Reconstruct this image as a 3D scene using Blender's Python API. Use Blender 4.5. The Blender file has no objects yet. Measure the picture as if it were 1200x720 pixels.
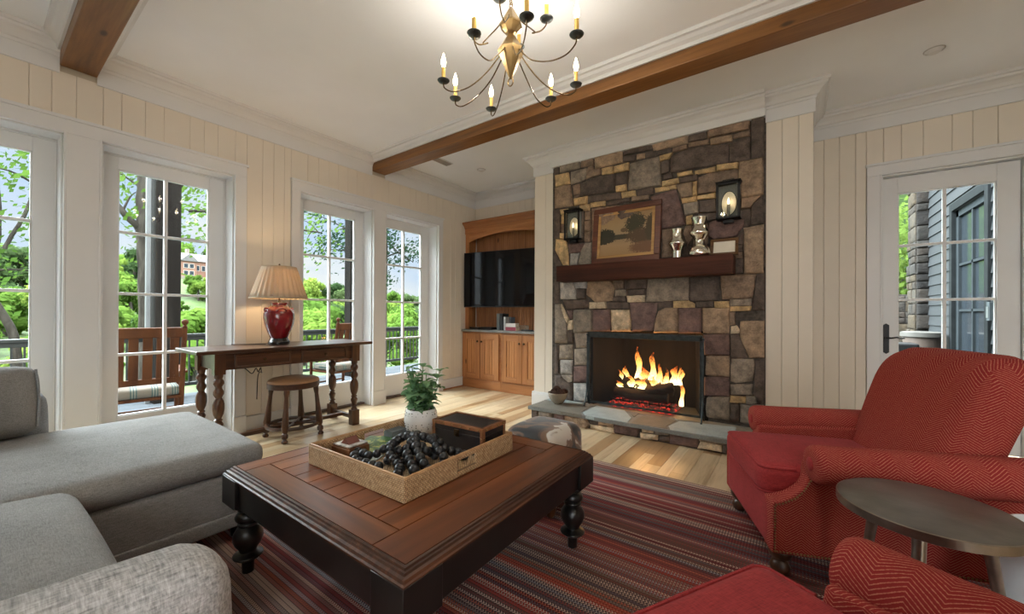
import bpy, bmesh, math, random
REARFILL, ZENITH, SKYBASE, EXPO = 1.5, 4.5, .42, 1.36
SUNW = 11.0
from mathutils import Vector, Matrix, Euler, noise as mnoise
C = bpy.context.scene.collection
R = math.radians
rnd = random.Random(7)

# ------------------------------------------------------------------ materials
def _nt(name):
    m = bpy.data.materials.new(name); m.use_nodes = True
    nt = m.node_tree; nt.nodes.clear()
    out = nt.nodes.new('ShaderNodeOutputMaterial')
    b = nt.nodes.new('ShaderNodeBsdfPrincipled')
    nt.links.new(b.outputs[0], out.inputs[0])
    return m, nt, b, out

def N(nt, typ, **kw):
    n = nt.nodes.new('ShaderNode' + typ)
    for k, v in kw.items():
        if k.startswith('i_'):
            key = k[2:]
            n.inputs[int(key) if key.isdigit() else key].default_value = v
        else:
            setattr(n, k, v)
    return n

def L(nt, a, b): nt.links.new(a, b)

def math_(nt, op, a, b=None, c=None):
    n = nt.nodes.new('ShaderNodeMath'); n.operation = op
    for i, v in enumerate((a, b, c)):
        if v is None: continue
        if isinstance(v, (int, float)): n.inputs[i].default_value = v
        else: nt.links.new(v, n.inputs[i])
    return n.outputs[0]

def mixc(nt, fac, a, b, mode='MIX'):
    n = nt.nodes.new('ShaderNodeMix'); n.data_type = 'RGBA'; n.blend_type = mode
    for i, v in ((0, fac), (6, a), (7, b)):
        if isinstance(v, (int, float)): n.inputs[i].default_value = v
        elif isinstance(v, tuple): n.inputs[i].default_value = (v[0], v[1], v[2], 1)
        else: nt.links.new(v, n.inputs[i])
    return n.outputs[2]

def coords(nt, kind='Object', scale=(1, 1, 1), rot=(0, 0, 0)):
    t = nt.nodes.new('ShaderNodeTexCoord'); mp = nt.nodes.new('ShaderNodeMapping')
    mp.inputs['Scale'].default_value = scale; mp.inputs['Rotation'].default_value = rot
    nt.links.new(t.outputs[kind], mp.inputs[0]); return mp.outputs[0]

def noise(nt, vec, scale, detail=3, rough=.55, dist=0.0):
    n = nt.nodes.new('ShaderNodeTexNoise')
    n.inputs['Scale'].default_value = scale; n.inputs['Detail'].default_value = detail
    n.inputs['Roughness'].default_value = rough; n.inputs['Distortion'].default_value = dist
    if vec is not None: nt.links.new(vec, n.inputs['Vector'])
    return n.outputs['Fac']

def ramp(nt, fac, stops, const=False):
    r = nt.nodes.new('ShaderNodeValToRGB'); cr = r.color_ramp
    if const: cr.interpolation = 'CONSTANT'
    while len(cr.elements) < len(stops): cr.elements.new(0.5)
    for e, (p, c) in zip(cr.elements, stops):
        e.position = p; e.color = (c[0], c[1], c[2], 1) if len(c) == 3 else c
    nt.links.new(fac, r.inputs[0]); return r.outputs[0]

def bump(nt, bsdf, h, strength=.3, dist=.01):
    b = nt.nodes.new('ShaderNodeBump'); b.inputs['Strength'].default_value = strength
    b.inputs['Distance'].default_value = dist
    nt.links.new(h, b.inputs['Height']); nt.links.new(b.outputs[0], bsdf.inputs['Normal'])

def mat(name, col, rough=.5, metal=0.0, var=.06, scale=8, bmp=0.0, bscale=60, spec=.5, coat=0.0):
    m, nt, b, o = _nt(name)
    v = coords(nt)
    f = noise(nt, v, scale)
    d = tuple(max(0, c * (1 - var * 2)) for c in col); u = tuple(min(1, c * (1 + var * 2)) for c in col)
    L(nt, ramp(nt, f, [(.3, d), (.7, u)]), b.inputs['Base Color'])
    b.inputs['Roughness'].default_value = rough; b.inputs['Metallic'].default_value = metal
    b.inputs['Specular IOR Level'].default_value = spec; b.inputs['Coat Weight'].default_value = coat
    b.inputs['Coat Roughness'].default_value = .15
    if bmp: bump(nt, b, noise(nt, v, bscale, 4), bmp, .004)
    return m

def wood(name, c_dark, c_mid, c_light, axis='x', rough=.4, grain=14, bmp=.12, coat=0.0, knots=False, stretch=.06, spec=.5):
    m, nt, b, o = _nt(name)
    s = {'x': (stretch, 1, 1), 'y': (1, stretch, 1), 'z': (1, 1, stretch)}[axis]
    v = coords(nt, 'Object', s)
    f = noise(nt, v, grain, 5, .6, .6); g = noise(nt, v, grain * 6, 3, .6)
    f2 = math_(nt, 'ADD', math_(nt, 'MULTIPLY', f, .75), math_(nt, 'MULTIPLY', g, .25))
    col = ramp(nt, f2, [(.32, c_dark), (.5, c_mid), (.68, c_light)])
    if knots:
        s2 = {'x': (.4, 1, 1), 'y': (1, .4, 1), 'z': (1, 1, .4)}[axis]
        vo = N(nt, 'TexVoronoi', i_Scale=5.5); L(nt, coords(nt, 'Object', s2), vo.inputs['Vector'])
        k = ramp(nt, vo.outputs['Distance'], [(.0, (1, 1, 1)), (.06, (.85, .85, .85)), (.11, (0, 0, 0))])
        col = mixc(nt, k, col, tuple(c * .35 for c in c_dark))
    L(nt, col, b.inputs['Base Color'])
    b.inputs['Roughness'].default_value = rough; b.inputs['Coat Weight'].default_value = coat
    b.inputs['Coat Roughness'].default_value = .2; b.inputs['Specular IOR Level'].default_value = spec
    if bmp: bump(nt, b, f2, bmp, .004)
    return m

def emit(name, col, strength):
    m = bpy.data.materials.new(name); m.use_nodes = True; nt = m.node_tree; nt.nodes.clear()
    out = nt.nodes.new('ShaderNodeOutputMaterial'); e = nt.nodes.new('ShaderNodeEmission')
    e.inputs[0].default_value = (*col, 1); e.inputs[1].default_value = strength
    nt.links.new(e.outputs[0], out.inputs[0]); return m

def glass(name, tint=(.97, .99, .98), refl=1.0):
    m = bpy.data.materials.new(name); m.use_nodes = True; nt = m.node_tree; nt.nodes.clear()
    out = nt.nodes.new('ShaderNodeOutputMaterial')
    t = nt.nodes.new('ShaderNodeBsdfTransparent'); t.inputs[0].default_value = (*tint, 1)
    g = nt.nodes.new('ShaderNodeBsdfGlossy'); g.inputs['Roughness'].default_value = .02
    fr = nt.nodes.new('ShaderNodeFresnel'); fr.inputs[0].default_value = 1.45
    mx = nt.nodes.new('ShaderNodeMixShader')
    L(nt, math_(nt, 'MULTIPLY', fr.outputs[0], refl), mx.inputs[0])
    L(nt, t.outputs[0], mx.inputs[1]); L(nt, g.outputs[0], mx.inputs[2]); L(nt, mx.outputs[0], out.inputs[0])
    return m

# ------------------------------------------------------------------ mesh building
class MB:
    def __init__(s): s.bm = bmesh.new(); s.col = s.bm.loops.layers.float_color.new('Col'); s.cur = None
    def _new(s, verts, faces, M=None):
        vs = [s.bm.verts.new((M @ Vector(v)) if M is not None else v) for v in verts]
        out = []
        for f in faces:
            try: fc = s.bm.faces.new([vs[i] for i in f])
            except ValueError: continue
            if s.cur is not None:
                for lp in fc.loops: lp[s.col] = s.cur
            out.append(fc)
        return vs, out
    def box(s, x0, x1, y0, y1, z0, z1, M=None):
        v = [(x0, y0, z0), (x1, y0, z0), (x1, y1, z0), (x0, y1, z0), (x0, y0, z1), (x1, y0, z1), (x1, y1, z1), (x0, y1, z1)]
        s._new(v, [(3, 2, 1, 0), (4, 5, 6, 7), (0, 1, 5, 4), (1, 2, 6, 5), (2, 3, 7, 6), (3, 0, 4, 7)], M); return s
    def cbox(s, c, sz, rot=(0, 0, 0)):
        M = Matrix.Translation(c) @ Euler(rot).to_matrix().to_4x4()
        a, b, d = sz[0] / 2, sz[1] / 2, sz[2] / 2
        return s.box(-a, a, -b, b, -d, d, M)
    def prism(s, poly, a, b, axis='z', M=None):
        # poly: list of 2D points, extruded from a to b along axis
        def P(p, h):
            return {'z': (p[0], p[1], h), 'y': (p[0], h, p[1]), 'x': (h, p[0], p[1])}[axis]
        n = len(poly); v = [P(p, a) for p in poly] + [P(p, b) for p in poly]
        f = [tuple(range(n - 1, -1, -1)), tuple(range(n, 2 * n))] + [(i, (i + 1) % n, n + (i + 1) % n, n + i) for i in range(n)]
        s._new(v, f, M); return s
    def lathe(s, prof, c=(0, 0, 0), seg=24, M=None, axis='z', cap=True):
        v = []; f = []
        for (r, z) in prof:
            for i in range(seg):
                a = 2 * math.pi * i / seg
                p = (r * math.cos(a), r * math.sin(a), z)
                if axis == 'x': p = (z, r * math.cos(a), r * math.sin(a))
                if axis == 'y': p = (r * math.sin(a), z, r * math.cos(a))
                v.append((p[0] + c[0], p[1] + c[1], p[2] + c[2]))
        for k in range(len(prof) - 1):
            for i in range(seg):
                j = (i + 1) % seg
                f.append((k * seg + i, k * seg + j, (k + 1) * seg + j, (k + 1) * seg + i))
        if cap:
            f.append(tuple(range(seg - 1, -1, -1))); n = (len(prof) - 1) * seg; f.append(tuple(range(n, n + seg)))
        s._new(v, f, M); return s
    def tube(s, pts, r, seg=10, M=None, closed=False, cap=True):
        pts = [Vector(p) for p in pts]; n = len(pts)
        rs = r if isinstance(r, (list, tuple)) else [r] * n
        v = []; f = []; up = None
        for i, p in enumerate(pts):
            if closed: t = (pts[(i + 1) % n] - pts[i - 1])
            else: t = pts[min(i + 1, n - 1)] - pts[max(i - 1, 0)]
            t.normalize()
            if up is None:
                up = Vector((0, 0, 1)) if abs(t.z) < .9 else Vector((1, 0, 0))
            a = t.cross(up)
            if a.length < 1e-6: a = t.orthogonal()
            a.normalize(); b = a.cross(t); b.normalize(); up = b
            for k in range(seg):
                q = 2 * math.pi * k / seg
                v.append(p + (a * math.cos(q) + b * math.sin(q)) * rs[i])
        m = n if closed else n - 1
        for i in range(m):
            for k in range(seg):
                j = (k + 1) % seg; ii = (i + 1) % n
                f.append((i * seg + k, i * seg + j, ii * seg + j, ii * seg + k))
        if cap and not closed:
            f.append(tuple(range(seg - 1, -1, -1))); f.append(tuple(range((n - 1) * seg, n * seg)))
        s._new(v, f, M); return s
    def sphere(s, c, r, seg=12, rings=8, sc=(1, 1, 1), M=None):
        prof = []
        for i in range(1, rings):
            a = math.pi * i / rings
            prof.append((r * math.sin(a), -r * math.cos(a)))
        v = []; f = []
        for (pr, z) in prof:
            for i in range(seg):
                a = 2 * math.pi * i / seg
                v.append((c[0] + pr * math.cos(a) * sc[0], c[1] + pr * math.sin(a) * sc[1], c[2] + z * sc[2]))
        n = len(prof)
        v.append((c[0], c[1], c[2] - r * sc[2])); v.append((c[0], c[1], c[2] + r * sc[2]))
        for k in range(n - 1):
            for i in range(seg):
                j = (i + 1) % seg; f.append((k * seg + i, k * seg + j, (k + 1) * seg + j, (k + 1) * seg + i))
        for i in range(seg):
            j = (i + 1) % seg; f.append((n * seg, j, i)); f.append((n * seg + 1, (n - 1) * seg + i, (n - 1) * seg + j))
        s._new(v, f, M); return s
    def soft(s, x0, x1, y0, y1, z0, z1, r=.05, n=12, bulge=(0, 0, 0), M=None, warp=None):
        # rounded, optionally bulging cushion block
        sx, sy, sz = (x1 - x0) / 2, (y1 - y0) / 2, (z1 - z0) / 2
        cx, cy, cz = (x0 + x1) / 2, (y0 + y1) / 2, (z0 + z1) / 2
        r = min(r, sx, sy, sz)
        verts = {}; v = []; f = []
        def vid(i, j, k):
            key = (i, j, k)
            if key in verts: return verts[key]
            q = []
            for t, S in ((i, sx), (j, sy), (k, sz)):
                u = t / n * 2 - 1
                # more samples near the rim
                u = math.sin(u * math.pi / 2) * .75 + u * .25
                q.append(u * S)
            p = Vector(q)
            inn = Vector((max(-sx + r, min(sx - r, p.x)), max(-sy + r, min(sy - r, p.y)), max(-sz + r, min(sz - r, p.z))))
            d = p - inn
            if d.length > 1e-9: p = inn + d.normalized() * r
            a, b, c = p.x / sx, p.y / sy, p.z / sz
            p.x += bulge[0] * a * (1 - b * b) * (1 - c * c); p.y += bulge[1] * b * (1 - a * a) * (1 - c * c)
            p.z += bulge[2] * c * (1 - a * a) * (1 - b * b)
            p += Vector((cx, cy, cz))
            if warp: p = Vector(warp(p))
            verts[key] = len(v); v.append(p); return verts[key]
        for a in range(n):
            for b in range(n):
                f.append((vid(a, b, 0), vid(a, b + 1, 0), vid(a + 1, b + 1, 0), vid(a + 1, b, 0)))
                f.append((vid(a, b, n), vid(a + 1, b, n), vid(a + 1, b + 1, n), vid(a, b + 1, n)))
                f.append((vid(a, 0, b), vid(a + 1, 0, b), vid(a + 1, 0, b + 1), vid(a, 0, b + 1)))
                f.append((vid(a, n, b), vid(a, n, b + 1), vid(a + 1, n, b + 1), vid(a + 1, n, b)))
                f.append((vid(0, a, b), vid(0, a, b + 1), vid(0, a + 1, b + 1), vid(0, a + 1, b)))
                f.append((vid(n, a, b), vid(n, a + 1, b), vid(n, a + 1, b + 1), vid(n, a, b + 1)))
        s._new(v, f, M); return s
    def sweep(s, prof, path, side=1):
        # prof: (offset to the side, z) ; path: xy polyline with mitred corners
        P = [Vector(p) for p in path]; n = len(P); rings = []
        for i in range(n):
            d0 = (P[i] - P[i - 1]).normalized() if i > 0 else None
            d1 = (P[i + 1] - P[i]).normalized() if i < n - 1 else None
            n0 = Vector((-d0.y, d0.x)) * side if d0 is not None else None
            n1 = Vector((-d1.y, d1.x)) * side if d1 is not None else None
            if n0 is None: m = n1
            elif n1 is None: m = n0
            else: m = (n0 + n1) / (1 + n0.dot(n1))
            rings.append([(P[i].x + m.x * o, P[i].y + m.y * o, z) for (o, z) in prof])
        k = len(prof); v = [p for r_ in rings for p in r_]; f = []
        for i in range(n - 1):
            for j in range(k):
                jj = (j + 1) % k
                f.append((i * k + j, i * k + jj, (i + 1) * k + jj, (i + 1) * k + j))
        f.append(tuple(range(k))); f.append(tuple(range((n - 1) * k, n * k)))
        s._new(v, f); return s
    def build(s, name, mt=None, parent=None, smooth=False, bevel=0, bseg=2, sub=0, uv=False, angle=35, loc=None):
        bmesh.ops.recalc_face_normals(s.bm, faces=s.bm.faces)
        if uv:
            ul = s.bm.loops.layers.uv.new('UVMap')
            for f in s.bm.faces:
                nx, ny, nz = (abs(t) for t in f.normal)
                for lp in f.loops:
                    p = lp.vert.co
                    if nz >= nx * uv and nz >= ny * uv: lp[ul].uv = (p.y, p.x)
                    elif ny > nx: lp[ul].uv = (p.x, p.z)
                    else: lp[ul].uv = (p.y, p.z)
        me = bpy.data.meshes.new(name); s.bm.to_mesh(me); s.bm.free()
        if mt is not None:
            for q in (mt if isinstance(mt, list) else [mt]): me.materials.append(q)
        o = bpy.data.objects.new(name, me); C.objects.link(o)
        if smooth:
            me.polygons.foreach_set('use_smooth', [True] * len(me.polygons))
            if smooth != 'all':
                me.set_sharp_from_angle(angle=R(angle))
        if bevel:
            b = o.modifiers.new('bevel', 'BEVEL'); b.width = bevel; b.segments = bseg; b.limit_method = 'ANGLE'; b.angle_limit = R(40)
            b.harden_normals = False
        if sub:
            q = o.modifiers.new('sub', 'SUBSURF'); q.levels = sub; q.render_levels = sub
        if parent is not None: o.parent = parent
        if loc is not None: o.location = loc
        return o

def tag(o, label, cat, group=None, kind=None):
    o['label'] = label; o['category'] = cat
    if group: o['group'] = group
    if kind: o['kind'] = kind
    return o

def thing(name, label, cat, loc=(0, 0, 0), rz=0.0, group=None, rot=None):
    o = bpy.data.objects.new(name, None); C.objects.link(o); o.empty_display_size = .1
    o.location = loc; o.rotation_euler = rot if rot else (0, 0, rz)
    return tag(o, label, cat, group)

def struct(o): o['kind'] = 'structure'; return o

def dup(root, loc=None, rz=None, label=None, rot=None):
    def cp(o, par):
        c = o.copy(); C.objects.link(c); c.parent = par
        for ch in list(o.children): cp(ch, c)
        return c
    kids = list(root.children); r = root.copy(); C.objects.link(r)
    for ch in kids: cp(ch, r)
    if loc is not None: r.location = loc
    if rz is not None: r.rotation_euler = (0, 0, rz)
    if rot is not None: r.rotation_euler = rot
    if label: r['label'] = label
    return r

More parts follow.
